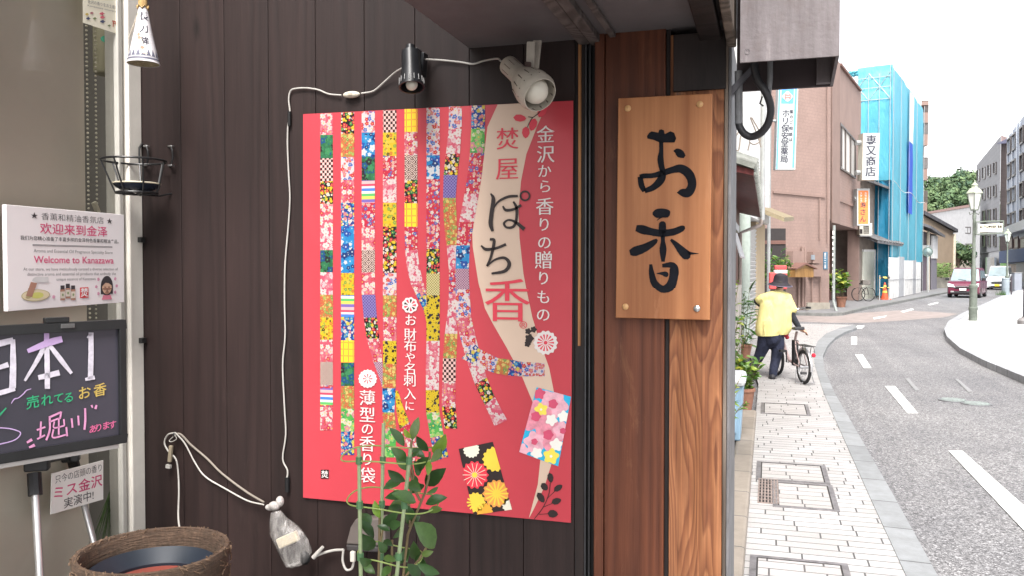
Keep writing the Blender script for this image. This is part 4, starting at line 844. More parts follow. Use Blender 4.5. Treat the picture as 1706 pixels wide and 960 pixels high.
MB().tube([cb_ + Vector((.0565 * math.cos(a), .0565 * math.sin(a), .0240)) for a in [2 * math.pi * k / 40 for k in range(40)]], .0022, 6, closed=True).build("rim", mat("pale_rim", (.55, .50, .38), .4), bw_, smooth=True)
ch = thing("straw_charm", "straw festival charm in a white paper cone hanging beside the window frame", "charm", on_y(238, 60, 1.74))
CYc = 1.74; top = on_y(238, 12, CYc); bot = on_y(238, 106, CYc); L = top.z - bot.z
paper = mat("white_charm_paper", (.66, .64, .66), .7, .06, 14, bmp=.08)
prof = [(.0105, 0), (.012, -.01), (.020, -L * .4), (.0335, -L * .86), (.0385, -L), (.037, -L)]
MB().lathe(prof, top, 28).build("paper_cone", paper, ch, smooth=True)
MB().lathe([(.0375, -L * .992), (.001, -L * .97)], top, 28).build("straw_end", mat("dry_straw", (.42, .36, .22), .8, .4, 90, bmp=.5), ch)
s = MB()
for k in range(16): a = k * 2 * math.pi / 16; s.tube([top + Vector((.0085 * math.cos(a), .0085 * math.sin(a), .10)), top + Vector((.0085 * math.cos(a), .0085 * math.sin(a), -.004))], .0022, 5)
s.build("straw_bundle", mat("golden_straw", (.46, .30, .12), .7, .3, 60), ch)
MB().tube([top + Vector((.0125 * math.cos(a), .0125 * math.sin(a), .004 * (1 if k % 2 else -1))) for k, a in [(k, 2 * math.pi * k / 12) for k in range(12)]], .0022, 6, closed=True).build("tie_cord", mat("golden_straw", (.46, .30, .12)), ch)
def cone_pt(ang, t, lift=.0006):
    r = None
    for (ra, za), (rb, zb) in zip(prof[:-2], prof[1:-1]):
        z = -L * t
        if zb <= z <= za: r = ra + (rb - ra) * (za - z) / (za - zb)
    r = r or prof[-2][0]; return top + Vector(((r + lift) * math.sin(ang), -(r + lift) * math.cos(ang), -L * t))
vd = math.atan2(top.x - CAM.x, top.y - CAM.y)
def wrap(t, dx):  return cone_pt(-vd + dx, t)
s = MB(); 
for c_, t_, h in (("長", .17, .024), ("刀", .40, .023), ("鉾", .63, .022)):
    vs, fs = glyph(c_, .008); r0 = .012 + .0265 * t_
    s.add([wrap(t_ - (y - .38) * h / L, (x - .5) * h / r0 + .12) for x, y in vs], fs)
s.build("brush_lettering", mat("indigo_ink", (.015, .015, .035), .8, spec=.1), ch)
s = MB()
for k in range(-6, 8):
    a = k * .36; s.poly([wrap(.895, a - .15), wrap(.895, a + .15), wrap(.775, a)])
for t0, t1 in ((.90, .905), (.925, .955)):
    for k in range(40): s.poly([cone_pt(k * math.pi / 20, t0), cone_pt((k + 1) * math.pi / 20, t0), cone_pt((k + 1) * math.pi / 20, t1), cone_pt(k * math.pi / 20, t1)])
s.build("zigzag_print", mat("slate_print", (.13, .13, .18), .6), ch)
s = MB(); s.add([wrap(.40 + .47 * i / 12, -.62 + .75 * i / 12 + dx_) + Vector((0, -.0006, 0)) for i in range(13) for dx_ in (-.17, -.08, 0, .08, .17)], [(i * 5 + j, i * 5 + j + 1, i * 5 + j + 6, i * 5 + j + 5) for i in range(12) for j in range(4)]); s.build("paper_slip", mat("cream_slip", (.66, .58, .47), .7, .1, 40), ch)
s = MB(); [disc(s, 0, 0, .004, lambda x, y, t=t: wrap(t - y / L, x / .025 + a0) + Vector((0, -.0008, 0)), 10, 4, .25) for t, a0 in ((.52, -.42), (.58, -.34), (.76, -.06))]; s.build("red_seal_print", mat("faded_red", (.55, .22, .16), .7), ch)
MB().tube([wrap(.12, -.9), on_y(214, 64, 1.735)], .0016, 6).build("tassel", mat("cream_slip", (.66, .58, .47)), ch)
MB().tube([top + Vector((0, 0, .10)), top + Vector((0, 0, .40))], .0015, 6).build("hanging_string", mat("cream_slip", (.66, .58, .47)), ch)
MB().tube([top + Vector((0, 0, .395)), Vector((top.x, WY, top.z + .40))], .002, 6).build("nail", M_METALD, ch)
# ================================================================== signs and easel by the shop window (planes parallel to the street)
GV = Vector((0, 1, 0))
M_PAPER = mat("white_paper_sign", (.80, .77, .78), .5, .03, 3)
M_INKD = mat("dark_print", (.05, .045, .05), .6); M_PINKI = mat("pink_print", (.62, .08, .20), .6); M_INKG = mat("grey_print", (.20, .19, .20), .6)
WX = GX + .045
def wp_(d=0.0): return lambda x, y: on_x(x, y, WX + d)
ws = thing("welcome_sign", "white sign with pink bilingual welcome lettering fixed to the shop window", "sign", on_x(110, 430, WX))
q = [on_x(x, y, WX) for x, y in [(10, 340), (207, 357), (207, 504.5), (13, 520)]]
MB().prism(q, (-.012, 0, 0)).build("sheet", M_PAPER, ws, bevel=.001)
# even coordinates on the sheet: u 0..1 left-right, v 0..1 top-bottom
def wuv(d=.001): return lambda u, v: ((q[0] * (1 - u) + q[1] * u) * (1 - v) + (q[3] * (1 - u) + q[2] * u) * v) + Vector((d, 0, 0))
WW = (q[1] - q[0]).length; WH = (q[0] - q[3]).length; wq = wuv()
def wline(t, v, u0, u1, h, m, bold=0.0, name="lettering"):
    b = MB(); put_line(b, t, wq((u0 + u1) / 2, v), GV, UZ, (u1 - u0) * WW, h * WH, bold); b.build(name, m, ws)
wline("★ 香薫和精油香氛店 ★", .085, .18, .88, .078, M_INKD, -.008); wline("欢迎来到金泽", .205, .25, .83, .115, M_PINKI, .008)
wline("我们为您精心准备了丰富多样的金泽特色香薫和精油产品。", .305, .10, .94, .045, M_INKD, .006)
wline("Aroma and Essential Oil Fragrance Specialty Store", .425, .20, .88, .045, M_INKG); wline("Welcome to Kanazawa", .510, .20, .89, .098, M_PINKI, .010)
wline("At our store, we have meticulously curated a diverse selection of", .605, .12, .93, .042, M_INKG); wline("distinctive aroma and essential oil products that embody the", .655, .15, .91, .042, M_INKG); wline("unique essence of Kanazawa", .708, .38, .72, .042, M_INKG)
b = MB()
for v in (.362, .372): b.poly([wq(.19, v), wq(.88, v), wq(.88, v + .005), wq(.19, v + .005)])
b.build("rule_lines", M_INKD, ws)
KU = WH / WW
def wd(b, u, v, r, n=16, petals=0, amp=0.0, ry=None, d=.0013): disc(b, u, v, r, wuv(d), n, petals, amp, ry)
b = MB(); b.mat(0); wd(b, .21, .865, .112, 28, ry=.058); b.mat(1); wd(b, .21, .865, .106, 28, ry=.052, d=.0016); b.mat(2); wd(b, .22, .865, .05, 20, ry=.03, d=.0018); b.mat(3); stroke(b, [(.155, .872), (.195, .73)], .008, wuv(.002)); b.mat(0); wd(b, .148, .878, .02, 12, ry=.012, d=.002)
b.mat(4); stroke(b, [(.20, .725), (.22, .70), (.27, .705), (.31, .705)], .004, wuv(.0015))
b.build("incense_dish_print", [mat("khaki_print", (.45, .38, .2), .6), mat("cream_print", (.70, .62, .42), .6), mat("lime_print", (.62, .62, .18), .6), mat("brown_print", (.40, .22, .16), .6), mat("smoke_print", (.6, .6, .6), .6)], ws)
def wbox(b, u0, u1, v0, v1, d=.0013): b.poly([wuv(d)(u0, v0), wuv(d)(u1, v0), wuv(d)(u1, v1), wuv(d)(u0, v1)])
for u, v in ((.427, .80), (.472, .785), (.517, .805)):
    b = MB(); b.mat(0); wbox(b, u - .017, u + .017, v - .03, v + .02); b.mat(1); wbox(b, u - .020, u + .020, v + .02, v + .13); b.mat(2); wbox(b, u - .0195, u + .0195, v + .042, v + .11, .0016); b.mat(3); wd(b, u, v + .075, .008, 8, ry=.014, d=.0018)
    b.build("bottle_print", [M_INKD, mat("brown_print", (.3, .17, .1)), mat("label_print", (.66, .60, .52), .6), mat("leaf_print", (.22, .30, .14), .6)], ws)
b = MB(); b.mat(0); disc(b, .615, .86, .045, lambda x, y: wuv(.0013)(.615 + max(-.038, min(.038, (x - .615) * 1.3)), .86 + max(-.06, min(.06, (y - .86) * 1.9))), 24); b.mat(1); put_char(b, "焚", wuv(.0018)(.615, .86), GV, UZ, .10 * WH, .02, .066 * WW); b.build("seal_print", [mat("seal_red", (.62, .06, .07), .6), M_PAPER], ws)
b = MB(); S_ = lambda v: v
b.mat(0); wd(b, .825, .80, .058, 24, ry=.115, d=.0013); wbox(b, .767, .883, .80, .895); b.mat(1); wd(b, .825, .815, .046, 24, ry=.082, d=.0016); b.mat(2); b.poly([wuv(.0013)(*p_) for p_ in [(.775, .955), (.79, .905), (.86, .905), (.875, .955)]]); b.mat(0); b.poly([wuv(.0019)(*p_) for p_ in [(.775, .80), (.785, .73), (.825, .71), (.865, .73), (.878, .80), (.84, .765), (.81, .76)]])
b.mat(3)
for u in (.807, .843): stroke(b, [(u - .011, .818), (u, .826), (u + .011, .818)], .006, wuv(.002))
stroke(b, [(.815, .862), (.825, .868), (.835, .862)], .005, wuv(.002))
b.build("girl_print", [M_INKD, mat("skin_print", (.68, .45, .32), .6), mat("kimono_print", (.66, .22, .30), .6), mat("brown_print", (.3, .17, .1))], ws)
for u, v in ((.745, .72), (.905, .72), (.725, .80), (.92, .80), (.745, .885), (.905, .88), (.352, .89)): b = MB(); wd(b, u, v, .012, 15, 5, .25, .018, .0015); b.build("blossom_print", mat("blossom_print", (.66, .33, .45), .6), ws)
# chalkboard on its easel
Pl, Pr = at_d(0, 560, 1.786), at_d(207, 560, 2.0); Pl.z = Pr.z = 0
def ob(d=0.0):
    nrm = Vector((Pr.y - Pl.y, -(Pr.x - Pl.x), 0)).normalized()
    def f(x, y): return on_line(x, y, Pl + nrm * d, Pr + nrm * d)
    return f
dirb = (Pr - Pl).normalized(); nb = Vector((dirb.y, -dirb.x, 0))
zt, zb_ = ob()(207, 533).z, ob()(207, 738).z
Wb = (Pr - Pl).length * 1.78; L0 = Pr - dirb * Wb
def bpt(s, z, d=0.0): p_ = Pr - dirb * s + nb * d; return Vector((p_.x, p_.y, z))
cbd = thing("chalkboard", "black framed writing board with bright handwritten marker lettering on an easel", "chalkboard", bpt(Wb / 2, zb_))
M_BFR = mat("black_board_frame", (.016, .017, .018), .35, .2)
fw = .020
def bbox(b, s0, s1, z0, z1, d0, d1): b.prism([bpt(s0, z0, d0), bpt(s1, z0, d0), bpt(s1, z1, d0), bpt(s0, z1, d0)], nb * (d1 - d0))
b = MB(); bbox(b, 0, Wb, zt - fw, zt, -.012, .010); bbox(b, 0, Wb, zb_, zb_ + fw, -.012, .010); bbox(b, 0, fw * .8, zb_ + fw, zt - fw, -.012, .010); bbox(b, Wb - fw * .8, Wb, zb_ + fw, zt - fw, -.012, .010); b.build("frame", M_BFR, cbd, bevel=.0015)
def boardface():
    m, nt, p = nodes("smoky_board_face"); v = objco(nt); f = noise(nt, v, 3.2, 3)
    c = ramp(nt, f, [(.3, (.030, .030, .040)), (.7, (.052, .048, .066))]); nt.links.new(c, p.inputs["Base Color"]); p.inputs["Roughness"].default_value = .28; return m
b = MB(); bbox(b, fw * .8, Wb - fw * .8, zb_ + fw, zt - fw, -.010, .0); b.build("writing_surface", boardface(), cbd)
b = MB(); bbox(b, .02, Wb, zb_ - .010, zb_ - .0005, -.014, .008); b.build("ledge", mat("alu_ledge", (.42, .41, .40), .4, .1, metal=.6), cbd)
b = MB(); b.obox(bpt(.155, zt + .006, 0), (.05, .02, .012), math.atan2(dirb.y, dirb.x)); b.build("clip", M_BFR, cbd, bevel=.002)
b = MB(); b.obox(bpt(.135, zt - .008, .011), (.030, .004, .010), math.atan2(dirb.y, dirb.x)); b.build("clip_plate", mat("dull_plate", (.10, .10, .10), .4), cbd, bevel=.001)
bq = ob(.0025); c4 = lambda x, y: bq(x / 3.84, 530 + y / 3.84)
M_CHW = mat("white_marker", (.60, .58, .66), .6, .15, 60); M_CHP = mat("pink_marker", (.62, .28, .48), .6, .15, 60); M_CHG = mat("green_marker", (.03, .34, .16), .6, .15); M_CHY = mat("gold_marker", (.46, .34, .09), .6, .15); M_CHR = mat("rose_marker", (.58, .12, .26), .6, .15); M_CHV = mat("violet_marker", (.50, .36, .62), .6, .1)
random.seed(5)
b = MB()
for p_, w in (([(-88, 190), (-84, 505)], 34), ([(-88, 185), (0, 165), (85, 145)], [34, 40, 36]), ([(82, 140), (84, 300), (80, 452)], [30, 40, 44]), ([(-70, 335), (0, 318), (54, 300)], [20, 28, 34]), ([(-84, 500), (0, 482), (96, 455)], [26, 32, 28]),
              ([(298, 180), (302, 300), (303, 456)], 34), ([(285, 185), (235, 280), (158, 405)], [30, 28, 16]), ([(318, 178), (385, 265), (458, 358)], [26, 32, 20]), ([(245, 385), (310, 370), (381, 352)], [32, 34, 36]), ([(558, 130), (582, 104)], [10, 18]), ([(582, 96), (582, 250), (578, 395)], [32, 34, 34]), ([(545, 396), (606, 383)], [18, 26])):
    stroke(b, p_, w, c4, 6, .05)
b.build("marker_lettering", M_CHW, cbd)
b = MB(); stroke(b, [(176, 215), (250, 185), (330, 155), (398, 138)], [26, 38, 44, 40], lambda x, y: ob(.003)(x / 3.84, 530 + y / 3.84), 6, .05); stroke(b, [(298, 100), (298, 190)], 34, c4); b.build("marker_lettering", M_CHV, cbd)
def hand(chars, m, tilt=-.17):
    b = MB()
    for ch_, x, y, s in chars:
        P_ = c4(x, y); k = (c4(x + 1, y) - c4(x - 1, y)).length / 2; kz = (c4(x, y + 1) - c4(x, y - 1)).length / 2
        V_ = UZ; U_ = (dirb * math.cos(.10) + UZ * .10).normalized()
        put_char(b, ch_, P_, U_, V_, s * kz, .012, s * k * 1.0)
    b.build("marker_lettering", m, cbd)
hand([("売", 210, 540, 88), ("れ", 300, 525, 80), ("て", 376, 515, 72), ("る", 440, 510, 72)], M_CHG)
hand([("お", 540, 480, 88), ("香", 640, 462, 86)], M_CHY); hand([("あ", 595, 712, 54), ("り", 632, 703, 54), ("ま", 678, 690, 54), ("す", 720, 685, 54)], M_CHR)
b = MB()
for p_, w in (([(236, 720), (290, 700)], 11), ([(262, 665), (258, 770)], 12), ([(238, 778), (288, 752)], 11), ([(312, 640), (392, 605)], 13), ([(392, 602), (384, 648)], 11), ([(318, 668), (388, 640)], 11), ([(318, 640), (318, 720), (296, 785)], 13), ([(376, 640), (376, 750)], 11), ([(348, 665), (346, 705), (412, 692)], 10), ([(408, 650), (412, 692)], 10), ([(342, 715), (340, 768), (428, 748)], 11), ([(424, 700), (430, 760)], 12),
              ([(458, 645), (464, 705)], 12), ([(500, 628), (504, 690)], 12), ([(544, 580), (546, 650), (540, 718)], 14), ([(585, 560), (592, 578)], [14, 8]), ([(618, 560), (610, 585)], [12, 16]), ([(172, 800), (205, 780)], [14, 18]), ([(186, 832), (222, 815)], [12, 20])): stroke(b, p_, w, c4, 5)
b.build("marker_lettering", M_CHP, cbd)
b = MB(); stroke(b, [(72, 550), (92, 522), (118, 514), (150, 488), (170, 466), (200, 456)], [4, 7, 6, 7, 6, 4], c4); stroke(b, [(-160, 790), (-60, 715), (40, 708), (120, 728), (128, 752), (90, 785), (0, 810), (-60, 818)], 7, c4); b.build("marker_drawing", M_CHV, cbd)
b = MB(); stroke(b, [(-30, 655), (0, 622), (40, 578)], [10, 12, 8], c4); b.build("marker_drawing", M_CHG, cbd)
# easel: three telescopic legs
es = thing("easel", "aluminium tripod easel with black joints carrying the chalkboard", "easel", Vector((L0.x * .4 + Pr.x * .6, L0.y * .4 + Pr.y * .6, 0)))
M_ALU = mat("easel_aluminium", (.52, .52, .52), .3, .08, 14, metal=.75); M_JNT = mat("black_joint", (.02, .02, .022), .45, .2)
def leg(p0, p1, r=.0088):
    b = MB(); b.tube([p0, p1], [r, r * .75], 12); l = b.build("leg", M_ALU, es, smooth=True)
    for t_, h, k in ((.02, .05, 1.7), (.36, .038, 1.6), (.72, .035, 1.5)):
        c = p0.lerp(p1, t_); d = (p1 - p0).normalized() * h / 2; MB().tube([c - d, c + d], r * k, 10).build("joint_clamp", M_JNT, l)
    MB().ball(p1, r * 1.4, 8).build("rubber_foot", M_JNT, l)
l0 = at_d(57, 790, 1.90); l1 = at_d(66, 955, 1.84); dd = (l1 - l0); leg(l0, l0 + dd * ((l0.z - .012) / -dd.z))
l0 = at_d(122, 770, 2.12); l1 = at_d(155, 900, 2.06); dd = (l1 - l0); l0 = l0 - dd * .1; leg(l0, l0 + dd * ((l0.z - .012) / -dd.z), .008)
l0 = at_d(-70, 790, 1.66); leg(l0, Vector((l0.x + .04, l0.y - .16, .012)))
b = MB(); b.obox(at_d(62, 772, 1.90), (.05, .03, .035), .6); b.build("leg_bracket", M_JNT, es, bevel=.004)
b = MB(); b.obox(at_d(118, 760, 2.10), (.04, .03, .03), .6); b.build("leg_bracket", M_JNT, es, bevel=.004)
MB().tube([at_d(62, 774, 1.91), at_d(118, 762, 2.10), at_d(-70, 776, 1.67)], .006, 8).build("crossbar", M_JNT, es)
# small notice
NX = GX + .025
nt_ = thing("demonstration_notice", "small tilted white card with black and pink writing below the chalkboard", "notice", on_x(130, 813, NX))
q2 = [on_x(x, y, NX) for x, y in [(87, 790), (172, 768), (172, 833), (85, 858)]]
MB().prism(q2, (-.003, 0, 0)).build("card", mat("white_card", (.86, .84, .80), .6, .04), nt_)
def nuv(u, v): return ((q2[0] * (1 - u) + q2[1] * u) * (1 - v) + (q2[3] * (1 - u) + q2[2] * u) * v) + Vector((.0012, 0, 0))
un = (q2[1] - q2[0]); unl = un.length; un = un / unl; nh = (q2[0] - q2[3]).length
for t_, v, u0, u1, h, m, bd_ in (("只今の店頭の香り", .17, .05, .96, .22, M_INKD, -.006), ("ミス金沢", .50, .03, .98, .34, M_PINKI, .01), ("実演中!", .82, .22, .80, .28, M_INKD, 0)):
    b = MB(); put_line(b, t_, nuv((u0 + u1) / 2, v), un, UZ, (u1 - u0) * unl, h * nh, bd_); b.build("lettering", m, nt_)
# card, roll and grass seen behind the pane
IX = GX - .012
cd_ = thing("tourist_card", "cream card with tiny coloured festival pictures taped to the window top", "card", on_x(168, 20, IX))
q3 = [on_x(x, y, IX) for x, y in [(137, -60), (200, -60), (200, 57.5), (138, 37)]]
MB().poly(q3).build("card", mat("cream_card", (.82, .78, .64), .6, .04), cd_)
b = MB()
for (x, y, r, c) in ((145, 23, 3, 0), (153, 21, 3, 1), (147, 30, 3.5, 2), (158, 30, 3, 3), (170, 22, 4, 4), (171, 28, 4, 4), (171, 35, 4, 2), (182, 42, 2.5, 3)): b.mat(c); disc(b, x, y, r, lambda a, c_: on_x(a, c_, IX + .001), 9, 4, .3, r * .6)
b.mat(5); cq = lambda a, c_: on_x(a, c_, IX + .001)
stroke(b, [(187, 34), (197, 37.5)], 2, cq); stroke(b, [(188, 37.5), (196, 40)], 1.4, cq); stroke(b, [(189, 36), (188.5, 44)], 1.4, cq); stroke(b, [(195, 38), (194.5, 46)], 1.4, cq)
b.build("picture_print", [mat("ochre_print", (.6, .45, .1)), mat("plum_print", (.4, .15, .18)), mat("navy_print", (.08, .09, .16)), mat("olive_print", (.2, .24, .12)), mat("rose_print", (.6, .14, .18)), mat("torii_red", (.55, .12, .08))], cd_)
b = MB()
for k, (y, h) in enumerate(((-14, .012), (3.5, .010), (10, .006))):
    A_, B_ = on_x(146, y - 2, IX + .001), on_x(196, y + 9, IX + .001); d_ = (B_ - A_); put_line(b, ["加賀百万石の城下町", "金沢の香りをお土産に", "Kanazawa souvenir"][k], (A_ + B_) / 2, d_.normalized(), UZ, d_.length, h)
b.build("lettering", M_INKG, cd_)
rl = thing("paper_roll", "pale cylinder with a green oval sticker hanging behind the window pane", "cylinder", on_x(178, 85, GX - .11))
c = on_x(178, 124, GX - .11); MB().lathe([(.001, 0), (.012, -.004), (.030, 0), (.034, .006), (.034, .30), (.001, .30)], c, 28).build("tube", mat("pale_olive_tube", (.46, .43, .30), .45, .05), rl, smooth=True)
b = MB(); c2 = on_x(187, 73, GX - .11); a0 = -1.0
def tubept(x, y): return Vector((c.x + .0348 * math.cos(a0 + x / .034), c.y + .0348 * math.sin(a0 + x / .034), c2.z + y))
vv = Vector((CAM.x - c.x, CAM.y - c.y)); a0 = math.atan2(vv.y, vv.x) + .25
[b.poly([tubept(x0_, -h0_), tubept(x1_, -h1_), tubept(x1_, h1_), tubept(x0_, h0_)]) for x0_, x1_, h0_, h1_ in [(.023 * math.cos(math.pi * (k + 1) / 14), .023 * math.cos(math.pi * k / 14), .011 * math.sin(math.pi * (k + 1) / 14), .011 * math.sin(math.pi * k / 14)) for k in range(14)]]; b.build("sticker", mat("green_sticker", (.06, .38, .24), .5, .1), rl)
MB().tube([Vector((c.x + .034, c.y - .01, c.z + .30)), Vector((c.x + .02, c.y, c.z + 1.2))], .002, 5).build("string", M_CORD, rl)
gr_ = thing("grass_bundle", "bundle of long green grass hung behind the pane near the window frame", "grass bundle", on_x(184, 830, GX - .06))
b = MB(); random.seed(21)
for k in range(70):
    p0 = on_x(192 + random.uniform(-2, 2), 795, GX - .06); p1 = on_x(183 + random.uniform(-26, 22), 885 + random.uniform(-15, 30), GX - .06 + random.uniform(-.02, .02)); m_ = p0.lerp(p1, .5) + Vector((0, random.uniform(-.004, .004), 0)); b.tube([p0, m_, p1], [.0012, .0011, .0004], 4)
b.build("blades", mat("dull_green_blades", (.075, .14, .035), .6, .4, 70), gr_)
MB().tube([on_x(195, 735, GX - .06), on_x(193, 770, GX - .06), on_x(192, 800, GX - .06)], .0045, 8).build("stalk", mat("grey_stalk", (.3, .3, .27), .6), gr_)
# ================================================================== woven planter in the corner
PZ = 1.62
pl_ = thing("woven_planter", "tall brown woven fibre planter standing in the corner by the window", "planter", Vector((0, 0, 0)))
ctop = at_d(255, 917, PZ); rad = (at_d(377, 917, PZ) - at_d(133, 917, PZ)).length / 2
pl_.location = (ctop.x, ctop.y, 0); ORG[pl_.name] = Vector((ctop.x, ctop.y, 0))
def weave():
    m, nt, p = nodes("woven_fibre"); v = objco(nt, (1, 1, 9)); v2 = objco(nt, (1, 1, .5))
    f = noise(nt, v, 26, 5, .7, .5); g = noise(nt, v2, 140, 3, .6)
    c = ramp(nt, vmath(nt, 'ADD', vmath(nt, 'MULTIPLY', f, .55), vmath(nt, 'MULTIPLY', g, .45)), [(.3, (.028, .017, .011)), (.55, (.095, .058, .037)), (.75, (.19, .125, .08))])
    nt.links.new(c, p.inputs["Base Color"]); p.inputs["Roughness"].default_value = .85; bump(nt, p, f, .9, .01); return m
zt_ = ctop.z; b = MB(); rb = rad * .78
prof = [(rb * .9, .02), (rb, .03)]
k = 60
for i in range(k + 1): t_ = i / k; prof.append((rb + (rad * .985 - rb) * t_ ** .8 + .0022 * math.sin(i * 1.9), .04 + (zt_ - .055) * t_))
prof += [(rad, zt_ - .006), (rad * .985, zt_ + .002), (rad * .93, zt_ + .002), (rad * .90, zt_ - .006), (rad * .88, zt_ - .04), (rad * .86, zt_ - .09)]
b.lathe(prof, (ctop.x, ctop.y, 0), 72); b.build("woven_body", weave(), pl_, smooth=True)
b = MB(); random.seed(4)
for k in range(300):
    a = random.uniform(0, 2 * math.pi); z = random.uniform(zt_ - .20, zt_ - .002); da = random.uniform(.05, .16); r_ = rad * (1.0 - (zt_ - z) * .25) + random.uniform(.0, .003)
    cs = [Vector((ctop.x + r_ * math.cos(a + da * s_), ctop.y + r_ * math.sin(a + da * s_), z + random.uniform(-.006, .006))) for s_ in (0, .5, 1)]
    b.tube(cs, [.0010, .0016, .0008], 4)
b.build("loose_fibres", mat("pale_fibre", (.14, .088, .055), .85, .5, 120), pl_); b = MB()
for k in range(260):
    a = random.uniform(0, 2 * math.pi); r_ = rad * random.uniform(.90, 1.0); cs = [Vector((ctop.x + r_ * math.cos(a), ctop.y + r_ * math.sin(a), zt_ + random.uniform(-.004, .005))), Vector((ctop.x + (r_ + .004) * math.cos(a + .05), ctop.y + (r_ + .004) * math.sin(a + .05), zt_ + random.uniform(-.012, .002)))]
    b.tube(cs, [.0013, .0006], 4)
b.build("rim_fibres", mat("pale_fibre", (.14, .088, .055)), pl_)
MB().lathe([(rad * .855, zt_ - .035), (rad * .80, zt_ - .030), (rad * .60, zt_ - .055), (rad * .60, zt_ - .075), (rad * .86, zt_ - .09)], (ctop.x, ctop.y, 0), 48).build("liner", mat("blue_black_liner", (.012, .018, .028), .45, .2), pl_, smooth=True)
MB().lathe([(.001, zt_ - .058), (rad * .585, zt_ - .060), (rad * .595, zt_ - .075)], (ctop.x, ctop.y, 0), 40).build("clay_disc", mat("brick_red_disc", (.22, .05, .035), .6, .15, 9), pl_)
MB().tube([Vector((ctop.x + rad * .1, ctop.y - rad * .55, zt_ - .054)), Vector((ctop.x + rad * .45, ctop.y - rad * .25, zt_ - .050)), Vector((ctop.x + rad * .84, ctop.y - rad * .12, zt_ - .008))], .0026, 7).build("cable", M_CORD, pl_, smooth=True)
MB().obox(Vector((ctop.x - rad * .02, ctop.y - rad * .55, zt_ - .052)), (.045, .014, .009), .05).build("cable_plug", M_CORD, pl_, bevel=.002)
# ================================================================== potted plant with ring trellis
QD = 1.42
def qd(x, y, dz=0.0): return at_d(x, y, QD + dz)
pc0 = qd(645, 960); PB = Vector((pc0.x, pc0.y, 0))
pp_ = thing("potted_plant", "leafy potted plant with pale green stakes and wire rings in front of the red poster", "potted plant", PB)
MB().lathe([(.001, .0), (.075, .0), (.085, .01), (.115, .27), (.122, .275), (.122, .30), (.112, .30), (.108, .27), (.001, .265)], PB, 36).build("pot", mat("terracotta_pot", (.24, .115, .075), .8, .2, 9), pp_, smooth=True)
MB().lathe([(.001, .268), (.107, .266)], PB, 24).build("soil", mat("potting_soil", (.035, .025, .018), .95, .5, 60, bmp=.8), pp_)
M_STAKE = mat("green_stake", (.25, .31, .17), .5, .15, 30); M_RINGW = mat("green_ring_wire", (.24, .32, .09), .5, .1)
def down(p0, p1, z=.27): return p0 + (p1 - p0) * ((p0.z - z) / (p0.z - p1.z))
for (x0, y0, x1, y1, dz) in ((598, 747, 601, 960, -.02), (639, 706, 634, 960, .10), (684, 748, 661, 960, -.03)):
    a_, b_ = qd(x0, y0, dz), qd(x1, y1, dz * .8); e_ = down(a_, b_); tgt = Vector((PB.x + (e_.x - PB.x) * .5, PB.y + (e_.y - PB.y) * .6, .25))
    st_ = MB().tube([a_, b_, tgt], .0034, 8).build("stake", M_STAKE, pp_, smooth=True)
    for yy in (768, 842, 928):
        t_ = (yy - y0) / (y1 - y0)
        if t_ > 0: MB().tube([a_.lerp(b_, t_) - Vector((0, 0, .006)), a_.lerp(b_, t_) + Vector((0, 0, .006))], .0058, 8).build("ring_clip", mat("dark_green_clip", (.07, .16, .07), .5), st_)
for (xc, yc, w, tilt, lift) in ((650, 758, 83, .03, 0), (655, 834, 78, -.05, 0), (650, 924, 55, -.10, 0)):
    c = qd(xc, yc, .04); r_ = w * (QD + .04) / 1400
    MB().tube([c + Vector((r_ * math.cos(a), r_ * .85 * math.sin(a), r_ * tilt * math.cos(a) + .004 * math.sin(3 * a))) for a in [2 * math.pi * k / 48 for k in range(48)]], .0013, 6, closed=True).build("trellis_ring", M_RINGW, pp_, smooth=True)
M_LEAFD = leafmat("glossy_leaf", (.040, .100, .028), .15, .32); M_LEAFL = leafmat("young_leaf", (.10, .22, .03), .3, .35); M_STEM = mat("plant_stem", (.16, .12, .06), .6, .2)
def leaf3(b, p0, p1, w, roll=0.0, bend=.18, nrm=None):
    d = p1 - p0; L = d.length; t = d / L; nv = (nrm or (CAM - p0)).normalized(); u = t.cross(nv).normalized()
    u = (Matrix.Rotation(roll, 3, t) @ u); n_ = u.cross(t)
    prof = [(0, .04), (.15, .55), (.35, .95), (.55, 1.0), (.78, .68), (.92, .30), (1.0, .02)]; vs = []
    for s_, ww in prof:
        c = p0 + t * (L * s_) - n_ * (bend * L * (s_ - .5) ** 2) ; h = w * ww * .5
        vs += [c - u * h + n_ * h * .35, c, c + u * h + n_ * h * .35]
    fs = []
    for i in range(len(prof) - 1): fs += [(3 * i, 3 * i + 1, 3 * i + 4, 3 * i + 3), (3 * i + 1, 3 * i + 2, 3 * i + 5, 3 * i + 4)]
    b.add(vs, fs)
